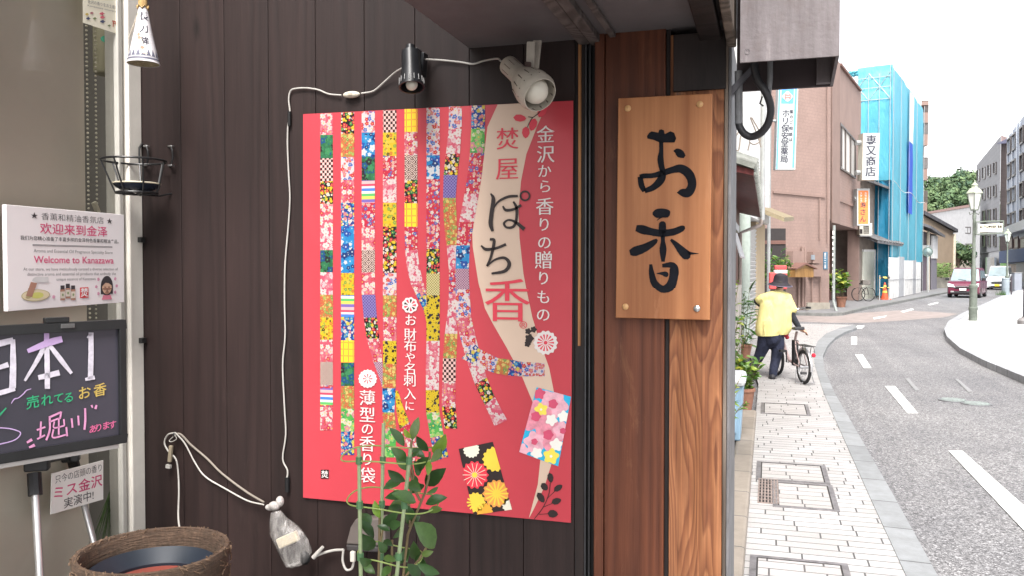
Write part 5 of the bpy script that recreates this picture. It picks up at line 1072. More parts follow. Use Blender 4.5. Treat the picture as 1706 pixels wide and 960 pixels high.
LV = [(880, 270, 800, 170, 0), (910, 230, 872, 178, 1), (915, 240, 950, 113, 0), (1003, 300, 938, 218, 0), (1030, 315, 1096, 213, 1), (985, 330, 910, 280, 0), (892, 352, 808, 280, 0), (935, 400, 1000, 330, 0), (1003, 425, 1003, 335, 1), (980, 480, 1092, 392, 0), (880, 462, 786, 400, 0), (862, 450, 764, 495, 0), (880, 520, 776, 545, 0), (945, 565, 812, 520, 0), (985, 575, 1102, 540, 0), (905, 690, 898, 590, 0),
      (742, 655, 715, 560, 1), (938, 678, 1047, 815, 0), (925, 785, 938, 885, 0), (965, 850, 1028, 832, 0), (882, 800, 888, 888, 0), (718, 760, 634, 660, 0), (716, 825, 638, 740, 0), (762, 770, 812, 800, 0), (945, 900, 1065, 955, 0), (895, 900, 965, 965, 0), (655, 898, 718, 948, 0), (755, 965, 805, 905, 0), (888, 965, 902, 905, 0), (955, 480, 900, 415, 0), (960, 510, 895, 455, 0), (1078, 282, 1018, 355, 0), (900, 520, 985, 470, 0), (760, 700, 840, 620, 0),
      (870, 620, 800, 590, 0), (830, 850, 770, 900, 0), (840, 900, 880, 850, 0), (700, 900, 640, 870, 0), (1000, 900, 1010, 1000, 0), (780, 840, 740, 780, 0), (960, 430, 930, 350, 0), (820, 760, 870, 700, 0), (900, 400, 830, 330, 0), (870, 560, 790, 610, 0), (1000, 620, 1080, 600, 0), (960, 640, 900, 700, 0), (800, 720, 730, 690, 0), (860, 680, 790, 700, 0), (930, 860, 990, 900, 0), (850, 940, 800, 985, 0), (760, 860, 830, 880, 0), (905, 330, 960, 290, 0), (1000, 520, 1060, 490, 0), (690, 700, 650, 620, 0)]
random.seed(9); lv = MB()
for x0, y0, x1, y1, m_ in LV:
    dz = random.uniform(-.03, .06); lv.mat(m_); a_ = qd(400 + x0 / 3.2, 660 + y0 / 3.2, dz); b_ = qd(400 + x1 / 3.2, 660 + y1 / 3.2, dz + random.uniform(-.03, .03))
    leaf3(lv, a_, b_, (b_ - a_).length * random.uniform(.38, .54), random.uniform(-.6, .6), .3)
for k in range(46):
    a_ = Vector((PB.x + random.uniform(-.10, .10), PB.y + random.uniform(-.09, .10), random.uniform(.45, .98))); an = random.uniform(0, 6.28); lv.mat(0); leaf3(lv, a_, a_ + Vector((.045 * math.cos(an), .045 * math.sin(an), random.uniform(-.01, .03))), .021, random.uniform(-.8, .8), .3, Vector((0, 0, 1)))
lv.build("foliage", [M_LEAFD, M_LEAFL], pp_, smooth=True)
for pts_ in ([(1012, 300), (1005, 440), (985, 520), (930, 650), (895, 740), (870, 960)], [(915, 240), (905, 330), (925, 430), (900, 560), (905, 700)], [(745, 600), (742, 800), (738, 960)], [(830, 640), (760, 720), (742, 820)], [(1000, 800), (950, 880), (885, 960)], [(890, 350), (930, 500), (960, 560)], [(810, 770), (810, 860), (795, 960)]):
    c_ = [qd(400 + x / 3.2, 660 + y / 3.2, .02) for x, y in pts_]
    if pts_[-1][1] >= 960: c_.append(Vector((PB.x + (c_[-1].x - PB.x) * .3, PB.y, .26)))
    MB().tube(c_, [.0022] * len(c_), 6).build("stem", M_STEM, pp_, smooth=True)
# ================================================================== neighbouring houses on the left of the street
def gd(px, z): p = at_d(px, HOR, z); return Vector((p.x, p.y, 0))
M_WHITEW = mat("white_render", (.66, .66, .66), .8, .08, 2); M_BROWNW = wood("brown_house_boards", (.05, .02, .012), (.16, .07, .04), 18, .1, 1.2, .6, .5, 9, .2)
M_DRED = wood("dark_red_boards", (.07, .012, .012), (.15, .03, .03), 20, .1, 1.0, .6, .5, 9, .2); M_TILE = mat("grey_roof_tile", (.21, .22, .20), .5, .25, 9, bmp=.2)
M_PIPE = mat("grey_downpipe", (.30, .31, .31), .5, .12, 6); M_DGL = mat("dark_glass", (.03, .035, .045), .12, .2, spec=.6)
h1 = thing("tiled_house", "narrow wooden house with round tiled eaves and dark red soffit beyond the shop", "house", (-.6, 12, 0))
MB().box((-3.2, 9.4, 0), (-.45, 17.2, 2.72)).build("wall", M_BROWNW, h1)
MB().box((-3.2, 9.6, 3.0), (-.75, 17.2, 7.5)).build("upper_wall", mat("cream_render", (.60, .56, .42), .8, .1, 2), h1)
sf = MB(); sf.prism([(-.449, 9.4, 2.70), (-.06, 9.4, 2.60), (-.06, 9.4, 2.66), (-.449, 9.4, 2.78)], (0, 7.8, 0)); sf.build("eaves_soffit", M_DRED, h1)
rf = MB(); rf.prism([(-.9, 9.35, 2.98), (-.05, 9.35, 2.665), (-.05, 9.35, 2.71), (-.9, 9.35, 3.03)], (0, 7.9, 0))
for k in range(26):
    y = 9.45 + k * .30; rf.tube([(-.95, y, 3.06), (-.03, y, 2.715)], .075, 10); 
for k in range(40): rf.tube([(-.04, 9.4 + k * .2, 2.62), (-.04, 9.46 + k * .2, 2.62)], .02, 5)
rf.build("roof", M_TILE, h1, smooth=True)
MB().box((-.449, 11.6, 1.70), (-.43, 14.4, 2.15)).build("window", M_DGL, h1)
aw = MB(); aw.prism([(-.428, 11.5, 2.32), (-.26, 11.5, 1.75), (-.25, 11.5, 1.77), (-.428, 11.5, 2.35)], (0, 2.2, 0)); aw.build("awning_sheet", mat("pale_grey_sheet", (.45, .46, .48), .4, .1), h1)
MB().tube([(-.02, 17.25, 2.55), (-.02, 17.25, 7.4)], .05, 10).build("downpipe", M_PIPE, h1, smooth=True)
MB().tube([(-.02, 17.25, 2.60), (-.06, 17.2, 2.45), (-.42, 16.6, 2.28), (-.42, 16.6, 0)], .04, 8).build("gutter_pipe", mat("brown_grey_pipe", (.22, .18, .16), .5), h1, smooth=True)
gp_ = MB(); gp_.box((-.42, 12.4, 0), (-.30, 13.6, 1.35)); gp_.build("gate_panel", mat("beige_panel", (.46, .43, .40), .7, .12, 5), h1)
nr = thing("neighbour_building", "cream rendered wall and red board seen in the slit behind the cable hood", "building", (-.6, 6, 0))
MB().box((-1.6, 5.2, 2.05), (-.33, 9.2, 5.4)).build("wall", mat("yellow_cream_render", (.42, .39, .27), .8, .1, 3), nr)
MB().box((-.33, 6.9, 2.2), (-.24, 8.3, 5.4)).build("red_board", M_DRED, nr)
MB().box((-1.6, 5.0, 1.98), (-.20, 9.3, 2.05)).build("ledge", mat("lead_grey_ledge", (.25, .26, .27), .5, .2, 8), nr)
MB().box((-1.5, 5.4, 0), (-.55, 9.1, 1.98)).build("lower_wall", mat("grey_block_wall", (.30, .29, .28), .85, .2, 4, bmp=.2), nr)
A_, B_ = gd(1240.5, 17.6), gd(1259, 20.5); C_ = gd(1274, 22)
h2 = thing("shuttered_house", "white house with a ribbed roller shutter and a cream corner pillar", "house", (A_.x - 1, A_.y + 1, 0))
sh_ = MB(); ns = 26; nrm = Vector((B_.y - A_.y, A_.x - B_.x, 0)).normalized()
for k in range(ns):
    z0, z1 = .05 + 2.5 * k / ns, .05 + 2.5 * (k + 1) / ns
    for (pa, pb) in ((A_.lerp(B_, .10), B_.lerp(A_, .06)),):
        sh_.add([pa + Vector((0, 0, z0)), pb + Vector((0, 0, z0)), pb + Vector((0, 0, z1 - .02)) + nrm * .035, pa + Vector((0, 0, z1 - .02)) + nrm * .035, pb + Vector((0, 0, z1)), pa + Vector((0, 0, z1))], [(0, 1, 2, 3), (3, 2, 4, 5)])
sh_.build("roller_shutter", mat("white_shutter", (.40, .40, .395), .5, .08, 6), h2)
MB().tube([A_ + Vector((0, 0, 0)), A_ + Vector((0, 0, 2.75))], .12, 10).build("green_pipe", mat("pale_green_pipe", (.38, .44, .40), .5, .1), h2, smooth=True)
MB().prism([B_, C_, C_ + Vector((-1.2, .5, 0)), B_ + Vector((-1, 1, 0))], (0, 0, 2.75)).build("pillar", mat("cream_pillar", (.42, .33, .22), .8, .08, 3), h2)
W0, W1 = gd(1238, 17.6), gd(1281, 22.2)
MB().prism([W0 + Vector((0, 0, 2.76)), W1 + Vector((0, 0, 2.76)), W1 + Vector((-3, 2, 2.76)), W0 + Vector((-3, 2, 2.76))], (0, 0, 5.4)).build("upper_wall", M_WHITEW, h2)
l_ = MB(); 
for k in range(9):
    for j in range(6): pass
    a_ = on_line(1252 + k * 2.6, 270 + k * 3.2, W0, W1); l_.tube([a_ + nrm * .02, on_line(1252 + k * 2.6, 352, W0, W1) + nrm * .02], .012, 4)
for k in range(7): l_.tube([on_line(1252, 285 + k * 11, W0, W1) + nrm * .02, on_line(1274, 300 + k * 9, W0, W1) + nrm * .02], .012, 4)
l_.build("pink_lattice", mat("faded_pink_lattice", (.62, .42, .42), .6), h2)
hb = MB(); q_ = [on_line(1262, 352, W0, W1), on_line(1283, 352, W0, W1)]; hb.prism([q_[0] + nrm * .02, q_[1] + nrm * .02, q_[1] + nrm * .6 + Vector((0, 0, -.25)), q_[0] + nrm * .6 + Vector((0, 0, -.25))], (0, 0, .1)); hb.build("small_hood", mat("yellow_hood", (.22, .18, .11), .6), h2)
# conduit loop and bracket under the hood
HYc = 1.90
cd2 = thing("cable_conduit", "thick black flexible conduit looping below the rusty hood", "conduit", on_y(1275, 190, HYc))
kp = [on_y(x, y, HYc + dy) for x, y, dy in [(1256, 95, -.05), (1258, 118, -.05), (1264, 135, -.05), (1274, 150, -.05), (1282, 168, -.04), (1284, 186, -.03), (1279, 206, -.02), (1267, 221, -.01), (1252, 227, 0), (1240, 222, 0), (1233, 212, .0), (1231, 204, 0)]]
MB().tube([Vector(p_) for p_ in catmull([tuple(k) for k in kp], 5)], .0082, 12).build("flexible_hose", mat("black_rubber", (.03, .03, .034), .45, .2, 30), cd2, smooth=True)
MB().tube([on_y(1231, 206, HYc), on_y(1230.5, 118, HYc)], .0085, 12).build("conduit_pipe", mat("old_grey_pvc", (.20, .205, .215), .55, .25, 22), cd2, smooth=True)
MB().tube([on_y(1280, 160, HYc - .03), on_y(1283, 130, HYc - .04), on_y(1283, 96, HYc - .04)], .006, 10).build("conduit_pipe", mat("old_grey_pvc", (.20, .205, .215)), cd2, smooth=True)
MB().tube([on_y(1270, 160, HYc - .035), on_y(1266, 172, HYc - .03), on_y(1272, 176, HYc - .03)], .0018, 6).build("tie_wire", M_WIRE, cd2)
br = MB(); q_ = [on_y(x, y, HYc - .012) for x, y in [(1214, 148), (1256, 105), (1259, 108), (1259, 112), (1218, 160), (1214, 160)]]; br.prism(q_, (0, .025, 0)); br.build("hood_bracket", mat("blue_grey_steel", (.10, .10, .115), .5, .25, 10), shop)
wr = thing("loose_wires", "tangle of thin loose wires hanging against the white house wall", "wires", gd(1255, 7.0))
for pts_ in ([(1248, 235), (1256, 224), (1264, 226), (1266, 235), (1256, 240), (1248, 236)], [(1250, 195), (1262, 225), (1268, 245)], [(1252, 195), (1266, 220), (1266, 230)], [(1249, 238), (1246, 250)], [(1219, 215), (1226, 190), (1232, 214), (1222, 232), (1218, 240), (1230, 250), (1234, 226)]):
    MB().tube([Vector(p_) for p_ in catmull([tuple(at_d(x, y, 7.0)) for x, y in pts_], 5)], .006, 5).build("wire", M_CORDB, wr, smooth=True)
# ================================================================== bin, pots and plants along the shop side
bn = thing("storage_bin", "pale blue plastic storage bin with a rounded white lid among the plants", "storage bin", (-.36, 7.95, .05))
b = MB(); b.add([(-.60, 7.75, .05), (-.13, 7.75, .05), (-.13, 8.12, .05), (-.60, 8.12, .05), (-.63, 7.72, .54), (-.105, 7.72, .54), (-.105, 8.15, .54), (-.63, 8.15, .54)], [(0, 3, 2, 1), (4, 5, 6, 7), (0, 1, 5, 4), (1, 2, 6, 5), (2, 3, 7, 6), (3, 0, 4, 7)])
for k in range(4): b.box((-.56 + k * .12, 7.712, .12), (-.52 + k * .12, 7.74, .48))
b.build("body", mat("pale_blue_plastic", (.20, .31, .41), .4, .06, 4), bn, bevel=.012)
MB().box((-.65, 7.68, .541), (-.085, 8.18, .64)).build("lid", mat("white_plastic_lid", (.46, .48, .49), .4, .05, 4), bn, bevel=.04)
M_LG = leafmat("bright_leaf", (.09, .19, .035)); M_MG = leafmat("mid_leaf", (.045, .13, .025)); M_YG = leafmat("lime_leaf", (.14, .23, .045))
def bush(name, label, base, h, r, n, ls, mats_, pot=None, spread=1.0, group=None, top=.0, slim=.5, potm=None):
    t = thing(name, label, "plant", base, group=group)
    rnd = random.Random(sum(map(ord, label))); z0 = base.z
    if pot:
        pr, ph = pot; MB().lathe([(.001, 0), (pr * .72, 0), (pr, ph * .85), (pr * 1.1, ph * .86), (pr * 1.1, ph), (pr * .95, ph), (pr * .9, ph * .85), (.001, ph * .82)], base, 22).build("pot", potm or mat("terracotta_pot", (.24, .115, .075), .8, .2, 9), t, smooth=True); z0 += ph * .8
    st = MB(); lf = MB(); ns_ = max(5, n // 22); tips = []
    for k in range(ns_):
        a = rnd.uniform(0, 6.28); rr = r * math.sqrt(rnd.random()) * spread; hh = h * rnd.uniform(.55, 1.0)
        p0 = Vector((base.x + .2 * rr * math.cos(a), base.y + .2 * rr * math.sin(a), z0)); p2 = Vector((base.x + rr * math.cos(a), base.y + rr * math.sin(a), z0 + hh)); p1 = p0.lerp(p2, .5) + Vector((0, 0, hh * .12))
        st.tube([p0, p1, p2], [.006, .005, .002], 5); tips.append((p0, p1, p2))
    for k in range(n):
        p0, p1, p2 = tips[k % ns_]; s_ = rnd.uniform(top, 1.0); q_ = (p0.lerp(p1, s_ * 2) if s_ < .5 else p1.lerp(p2, s_ * 2 - 1)); an = rnd.uniform(0, 6.28)
        L = ls * rnd.uniform(.6, 1.25); lf.mat(rnd.randrange(len(mats_))); leaf3(lf, q_, q_ + Vector((math.cos(an) * L, math.sin(an) * L, L * rnd.uniform(-.4, .7))), L * slim, rnd.uniform(-.6, .6), .35, Vector((rnd.uniform(-.4, .4), -.5, 1)))
    st.build("stem", M_STEM, t); lf.build("foliage", mats_, t, smooth=True); return t
bush("potted_plant", "bright green leafy plant in a terracotta pot behind the blue bin", Vector((on_z(1249, 686).x - .06, on_z(1249, 686).y, .0)), .42, .24, 330, .085, [M_LG, M_YG, M_LG], (.11, .26))
bush("flowering_plant", "tall pale green plant with thin stems rising behind the blue bin", Vector((-.42, 9.0, .05)), 1.05, .36, 520, .075, [M_LG, M_MG, M_YG], (.14, .26), 1.0)
bush("climbing_plant", "wispy yellowish plant climbing beside the yellow pole", Vector((-.42, 10.4, .0)), 1.5, .30, 260, .08, [M_YG, M_LG], (.12, .2), top=.3)
bush("ferny_plant", "feathery lime green plant spilling in front of the blue bin", Vector((-.36, 7.15, .0)), .62, .40, 420, .075, [M_YG, M_LG], (.12, .12), 1.0, slim=.22)
bush("strap_leaf_plant", "dark strap leaved plant beside the roller shutter", Vector((-.30, 15.4, .0)), 1.15, .22, 110, .34, [M_MG], (.13, .25), slim=.10)
bush("bamboo_plant", "bushy green plant overhanging the pavement behind the walking person's hat", gd(1294, 28) + Vector((0, 0, .0)), 1.9, .55, 520, .20, [M_MG, M_LG], (.22, .45), slim=.3, top=.45)
MB_ = MB(); MB_.tube([(-.33, 9.75, 0), (-.33, 9.75, 1.72)], .022, 10); yp = MB_.build("yellow_pole", mat("yellow_paint", (.72, .58, .06), .5, .08), None, smooth=True); tag(yp, "upright yellow pole among the plants beyond the blue bin", "pole")
# ================================================================== person and bicycle
def organic(name, parts, m, parent, voxel=.012, smooth_it=3):
    """parts: list of (points, radii) -> one continuous skin"""
    b = MB()
    for pts_, rs in parts:
        if len(pts_) == 1: b.ball(pts_[0], rs[0], 14, rs[1] if len(rs) > 1 else (1, 1, 1))
        else:
            b.tube(pts_, rs, 14)
            for p_, r_ in zip(pts_, rs): b.ball(p_, r_ * .995, 12)
    o = b.build(name, m, parent)
    md = o.modifiers.new("r", 'REMESH'); md.mode = 'VOXEL'; md.voxel_size = voxel
    s_ = o.modifiers.new("s", 'SMOOTH'); s_.iterations = smooth_it; s_.factor = .5
    dg = bpy.context.evaluated_depsgraph_get(); dg.update(); me = bpy.data.meshes.new_from_object(o.evaluated_get(dg)); o.modifiers.clear(); o.data = me
    me.materials.clear(); me.materials.append(m); me.polygons.foreach_set("use_smooth", [True] * len(me.polygons)); return o
ZP = 12.1
def pz(x, y, dz=0.0): return at_d(x, y, ZP + dz)
foot = on_z(1285, 632)
pe = thing("person", "walking person in a yellow T-shirt, dark trousers and dark brimmed hat beside a bicycle", "person", Vector((foot.x, foot.y, 0)))
M_SKIN = mat("skin", (.46, .27, .19), .55, .08, 20)
def fing(p0, d, side, L):  # one curled finger
    return ([p0, p0 + d * L * .5 + Vector((0, 0, -.004)), p0 + d * L * .8 + Vector((0, 0, -.02)), p0 + d * L * .85 + Vector((0, 0, -.036))], [.0085, .008, .0075, .0065])
wr_ = pz(1331, 547, -.02); hand_ = pz(1335, 549.5, -.02); dh = (hand_ - wr_).normalized(); sd = dh.cross(Vector((0, 0, 1))).normalized()
el_l = pz(1261, 503, .06); wl = pz(1270, 512, .30); hl = wl + Vector((.03, .07, 0)); dl = (hl - wl).normalized(); sl_ = dl.cross(Vector((0, 0, 1))).normalized()
body = [([pz(1300, 467)], [.088, (.92, 1.05, 1.18)]), ([pz(1300, 474), pz(1299, 484), pz(1297, 492)], [.055, .050, .052]), ([pz(1296, 496), pz(1291, 525), pz(1287, 552), pz(1285, 562)], [.085, .12, .13, .12]), ([pz(1278, 496), pz(1313, 498)], [.052, .052]),
        ([pz(1314, 497), pz(1318, 515, -.03), pz(1320, 527, -.02), pz(1326, 539, -.02), wr_], [.052, .044, .039, .035, .026]), ([wr_, hand_, hand_ + dh * .045], [.027, .036, .030]),
        ([pz(1277, 495), pz(1268, 499, .02), el_l, wl], [.044, .038, .036, .027]), ([wl, hl, hl + dl * .04], [.027, .034, .028]),
        ([pz(1292, 562), pz(1294, 592, .02), pz(1289, 614, .0), pz(1287, 627, .0)], [.085, .062, .052, .042]), ([pz(1276, 562), pz(1268, 590, .10), pz(1257, 612, .16), pz(1252, 622, .18)], [.085, .062, .052, .042]),
        ([pz(1287, 628, .02), pz(1285, 630, .14)], [.042, .034]), ([pz(1252, 623, .20), pz(1250, 624, .32)], [.042, .034])]
for k, L in enumerate((.062, .070, .066, .052)):
    body.append(fing(hand_ + dh * .045 + sd * (.027 - .018 * k), dh, sd, L)); body.append(fing(hl + dl * .04 + sl_ * (.027 - .018 * k), dl, sl_, L))
body.append(([hand_ + sd * .03, hand_ + sd * .048 + dh * .02, hand_ + sd * .045 + dh * .045 + Vector((0, 0, -.02))], [.011, .010, .008])); body.append(([hl + sl_ * .03, hl + sl_ * .045 + dl * .03], [.011, .009]))
# face on the far side: nose, brow, ears
fwd = Vector((-.08, 1, 0)).normalized(); hc = pz(1300, 467); lat = Vector((1, .08, 0))
body += [([hc + fwd * .085 + Vector((0, 0, -.005)), hc + fwd * .108 + Vector((0, 0, -.022))], [.010, .013]), ([hc + fwd * .085 + Vector((0, 0, -.055)) - lat * .02, hc + fwd * .085 + Vector((0, 0, -.055)) + lat * .02], [.010, .010]),
         ([hc + lat * .083 + Vector((0, 0, -.012)), hc + lat * .086 + Vector((0, 0, -.04))], [.014, .011]), ([hc - lat * .083 + Vector((0, 0, -.012)), hc - lat * .086 + Vector((0, 0, -.04))], [.014, .011])]
organic("body", body, M_SKIN, pe, .009, 2)
e_ = MB()
for s_ in (-1, 1): e_.ball(hc + fwd * .086 + lat * .032 * s_ + Vector((0, 0, .004)), .010, 8)
e_.build("eyes", mat("dark_eyes", (.03, .02, .02), .3), pe)
shirt_ = organic("shirt", [([pz(1282, 540), pz(1281, 560), pz(1281, 572)], [.17, .172, .17]), ([pz(1297, 491), pz(1296, 500), pz(1292, 520), pz(1288, 540), pz(1285, 553)], [.076, .134, .150, .165, .17]), ([pz(1280, 495), pz(1297, 491.5), pz(1312, 497)], [.068, .082, .068]), ([pz(1312, 499), pz(1317, 510, -.01), pz(1320, 517, -.02)], [.068, .068, .070]), ([pz(1278, 496), pz(1269, 498.5, .02), pz(1264, 501, .05)], [.068, .066, .062]),
                  ([pz(1304, 510), pz(1304, 545), pz(1297, 560), pz(1296, 572)], [.122, .132, .122, .12]), ([pz(1279, 512), pz(1273, 545), pz(1272, 553)], [.114, .12, .118])], mat("yellow_shirt", (.54, .48, .20), .85, .08, 5, fold=(9, (1, 1, .35), .8, .05)), pe, .012, 4)
hz_ = pz(1284, 558.5).z - pe.location.z; bm_ = bmesh.new(); bm_.from_mesh(shirt_.data)
bmesh.ops.bisect_plane(bm_, geom=bm_.verts[:] + bm_.edges[:] + bm_.faces[:], plane_co=(0, 0, hz_), plane_no=(.06, .05, -1), clear_outer=True); bm_.to_mesh(shirt_.data); bm_.free()
M_TROU = mat("navy_trousers", (.016, .020, .042), .85, .25, 12, fold=(11, (1, 1, .5), .9, .05))
organic("trousers", [([pz(1284, 556), pz(1285, 562)], [.165, .160]), ([pz(1294, 562), pz(1296, 578), pz(1293, 598, .02), pz(1289, 615, .0), pz(1288, 624, .0)], [.108, .092, .072, .064, .062]), ([pz(1275, 562), pz(1271, 580, .06), pz(1264, 596, .12), pz(1256, 610, .16), pz(1252, 619, .17)], [.108, .092, .074, .064, .062])], M_TROU, pe, .012, 3)
M_ARM = mat("black_arm_cover", (.018, .02, .026), .8, .2, 20)
organic("arm_cover", [([pz(1319, 517, -.03), pz(1320, 527, -.02), pz(1326, 538, -.02), pz(1331, 546, -.02)], [.052, .047, .043, .036])], M_ARM, pe, .010, 2)
organic("arm_cover", [([pz(1265, 500, .03), el_l, el_l.lerp(wl, .85)], [.040, .046, .036])], M_ARM, pe, .010, 2)
M_SHOE = mat("black_shoe", (.02, .02, .024), .6, .2)
organic("shoe", [([pz(1287, 629, -.04), pz(1286, 630.5, .07), pz(1285, 631, .16)], [.046, .050, .040])], M_SHOE, pe, .010, 2); organic("shoe", [([pz(1252, 624, .14), pz(1251, 625, .25), pz(1250, 625, .32)], [.046, .050, .040])], M_SHOE, pe, .010, 2)
M_HAT = mat("dark_purple_hat", (.020, .016, .022), .8, .25, 30)
hb_ = pz(1300, 471); tilt = Euler((.10, .10, 0)).to_matrix()
ht = MB(); ht.lathe([(.001, .135), (.06, .132), (.088, .115), (.098, .08), (.104, .02), (.115, .004), (.165, -.028), (.168, -.034), (.114, -.003), (.100, .01)], hb_, 32, tilt); ht.build("hat", M_HAT, pe, smooth=True)
MB().tube([hb_ + tilt @ Vector((.167 * math.cos(a), .167 * math.sin(a), -.031)) for a in [2 * math.pi * k / 40 for k in range(40)]], .006, 6, closed=True).build("hat_trim", mat("lilac_trim", (.14, .12, .17), .8), pe, smooth=True)
organic("hair", [([hc + Vector((0, -.01, .02))], [.096, (.98, 1.0, .95)]), ([hc + Vector((0, -.06, -.03)), hc + Vector((0, -.055, -.07))], [.055, .045])], mat("dark_hair", (.02, .016, .015), .6, .2), pe, .012, 2)
# bicycle, local: +Y forward, origin under the rear hub
rw = on_z(1339, 641); BH = R(20)
bi = thing("bicycle", "silver bicycle with a rear carrier and black saddle pushed along the pavement", "bicycle", Vector((rw.x, rw.y, 0)), BH)
M_TYRE = mat("tyre_rubber", (.02, .02, .021), .8, .2, 30); M_RIM = mat("bike_silver", (.50, .50, .51), .3, .1, metal=.85); M_FRM = mat("bike_frame_rose_grey", (.34, .25, .24), .35, .1); M_BLKP = mat("black_plastic", (.02, .02, .022), .5, .2)
WR, WB = .235, .98
def wheel(y):
    w = MB(); w.tube([(0, y + (WR - .022) * math.cos(a), WR + (WR - .022) * math.sin(a)) for a in [2 * math.pi * k / 48 for k in range(48)]], .022, 10, closed=True); w = w.build("wheel", M_TYRE, bi, local=True, smooth=True)
    MB().tube([(0, y + (WR - .045) * math.cos(a), WR + (WR - .045) * math.sin(a)) for a in [2 * math.pi * k / 48 for k in range(48)]], .010, 8, closed=True).build("rim", M_RIM, w, local=True, smooth=True)
    s_ = MB()
    for k in range(28):
        a = 2 * math.pi * k / 28; s_.tube([(.02 * (1 if k % 2 else -1), y + .02 * math.cos(a + .6), WR + .02 * math.sin(a + .6)), (0, y + (WR - .05) * math.cos(a), WR + (WR - .05) * math.sin(a))], .0016, 4)
    s_.build("spokes", M_RIM, w, local=True)
    MB().tube([(-.06, y, WR), (.06, y, WR)], .018, 10).build("hub", M_RIM, w, local=True, smooth=True)
wheel(0); wheel(WB)
f = MB(); seat = (0, .26, .70); bb = (0, .40, .26); hd0, hd1 = (0, .86, .62), (0, .80, .80)
f.tube([bb, (0, .30, .62), seat], .017, 10); f.tube([bb, (0, .52, .27), (0, .66, .40), hd0], [.022, .024, .024, .022], 10); f.tube([hd0, hd1], .022, 10)
for sx in (-.05, .05): f.tube([bb, (sx, .2, .25), (sx, 0, WR)], .010, 8); f.tube([(0, .31, .60), (sx, .16, .46), (sx, 0, WR)], .008, 8); f.tube([hd0, (sx, .89, .50), (sx, WB, WR)], .011, 8)
f.build("frame", M_FRM, bi, local=True, smooth=True)
f = MB(); f.add([(x_, y_, z_) for x_, y_, z_ in ((-.075, .14, .730), (.075, .14, .730), (.06, .28, .740), (.022, .40, .720), (-.022, .40, .720), (-.06, .28, .740), (-.07, .15, .780), (.07, .15, .780), (.055, .28, .770), (.02, .39, .755), (-.02, .39, .755), (-.055, .28, .770))], [(0, 5, 4, 3, 2, 1), (6, 7, 8, 9, 10, 11)] + [(i, (i + 1) % 6, 6 + (i + 1) % 6, 6 + i) for i in range(6)])
f.build("saddle", M_BLKP, bi, local=True, bevel=.015)
f = MB(); f.tube([hd1, (0, .78, .92), (0, .79, .98)], .012, 8); f.tube([(-.28, .62, 1.02), (-.22, .74, 1.0), (0, .80, .98), (.22, .74, 1.0), (.28, .62, 1.02)], .011, 8); f.build("handlebar", M_RIM, bi, local=True, smooth=True)
for sx in (-1, 1):
    MB().tube([(.285 * sx, .63, 1.022), (.30 * sx, .52, 1.025)], .016, 8).build("grip", M_BLKP, bi, local=True, smooth=True); MB().tube([(.255 * sx, .66, 1.0), (.29 * sx, .55, .97)], .005, 6).build("brake_lever", M_RIM, bi, local=True)
f = MB()
for sx in (-.065, -.02, .02, .065): f.tube([(sx, -.22, .535), (sx, .14, .535)], .005, 6)
for yy in (-.22, -.1, .02, .14): f.tube([(-.07, yy, .535), (.07, yy, .535)], .005, 6)
for sx in (-.06, .06): f.tube([(sx, -.10, .53), (sx, 0, WR)], .005, 6); f.tube([(sx, -.18, .53), (sx, -.235, .40)], .004, 6)
f.build("rear_carrier", mat("black_carrier", (.03, .03, .032), .4, .2), bi, local=True)
f = MB(); f.tube([(0, (WR + .02) * math.cos(a), WR + (WR + .02) * math.sin(a)) for a in [R(20 + k * 12) for k in range(15)]], .022, 8); f.build("mudguard", M_RIM, bi, local=True, smooth=True)
MB().lathe([(.001, .012), (.022, .010), (.028, 0), (.028, -.015)], (.035, -.245, .42), 14, Euler((R(90), 0, 0)).to_matrix()).build("rear_reflector", mat("red_reflector", (.50, .02, .04), .25, .1), bi, local=True)
f = MB()
def bq_(u, v, w_): return (-.17 + .34 * u, 1.00 + .24 * v, .72 + .22 * w_)
for w_ in (0, .33, .66, 1):
    f.tube([bq_(0, 0, w_), bq_(1, 0, w_), bq_(1, 1, w_), bq_(0, 1, w_)], .0035, 5, closed=True)
for k in range(8): u = k / 7; f.tube([bq_(u, 0, 1), bq_(u, 0, 0), bq_(u, 1, 0), bq_(u, 1, 1)], .0025, 5)
for k in range(1, 5): v = k / 5; f.tube([bq_(0, v, 1), bq_(0, v, 0), bq_(1, v, 0), bq_(1, v, 1)], .0025, 5)
f.build("front_basket", mat("dark_basket_wire", (.06, .06, .065), .4), bi, local=True)
f = MB(); f.box((-.035, .27, .22), (.035, .36, .58)); f.build("battery", M_BLKP, bi, local=True, bevel=.01)
f = MB(); f.tube([(.05, .40, .26), (.09, .40, .26), (.09, .40, .10), (.13, .40, .10)], .010, 6); f.tube([(-.05, .40, .26), (-.09, .40, .26), (-.09, .40, .42), (-.13, .40, .42)], .010, 6); f.box((.10, .36, .085), (.19, .44, .115)); f.box((-.19, .36, .405), (-.10, .44, .435)); f.build("crank_pedals", M_BLKP, bi, local=True)
f = MB(); f.tube([(-.10, .02, .20), (-.13, -.03, .02), (.13, -.03, .02), (.10, .02, .20)], .008, 6); f.build("kickstand", M_RIM, bi, local=True)
MB().lathe([(.001, -.10), (.09, -.10), (.10, -.09), (.10, .08), (.001, .08)], (0, 0, 0), 10).v
rg = MB(); c_ = pz(1309, 556, .05); rg.ball(c_, .05, 12, (.9, .8, 1.3)); rg.ball(c_ + Vector((.02, 0, -.06)), .03, 10); rgo = rg.build("red_glove", mat("red_cloth", (.50, .04, .06), .8, .15, 20), None, smooth=True); tag(rgo, "small red cloth bundle hanging from the bicycle by the yellow shirt", "cloth")
rs = thing("road_sign", "red board with a white band behind the walking person's hat", "sign", gd(1295, 17))
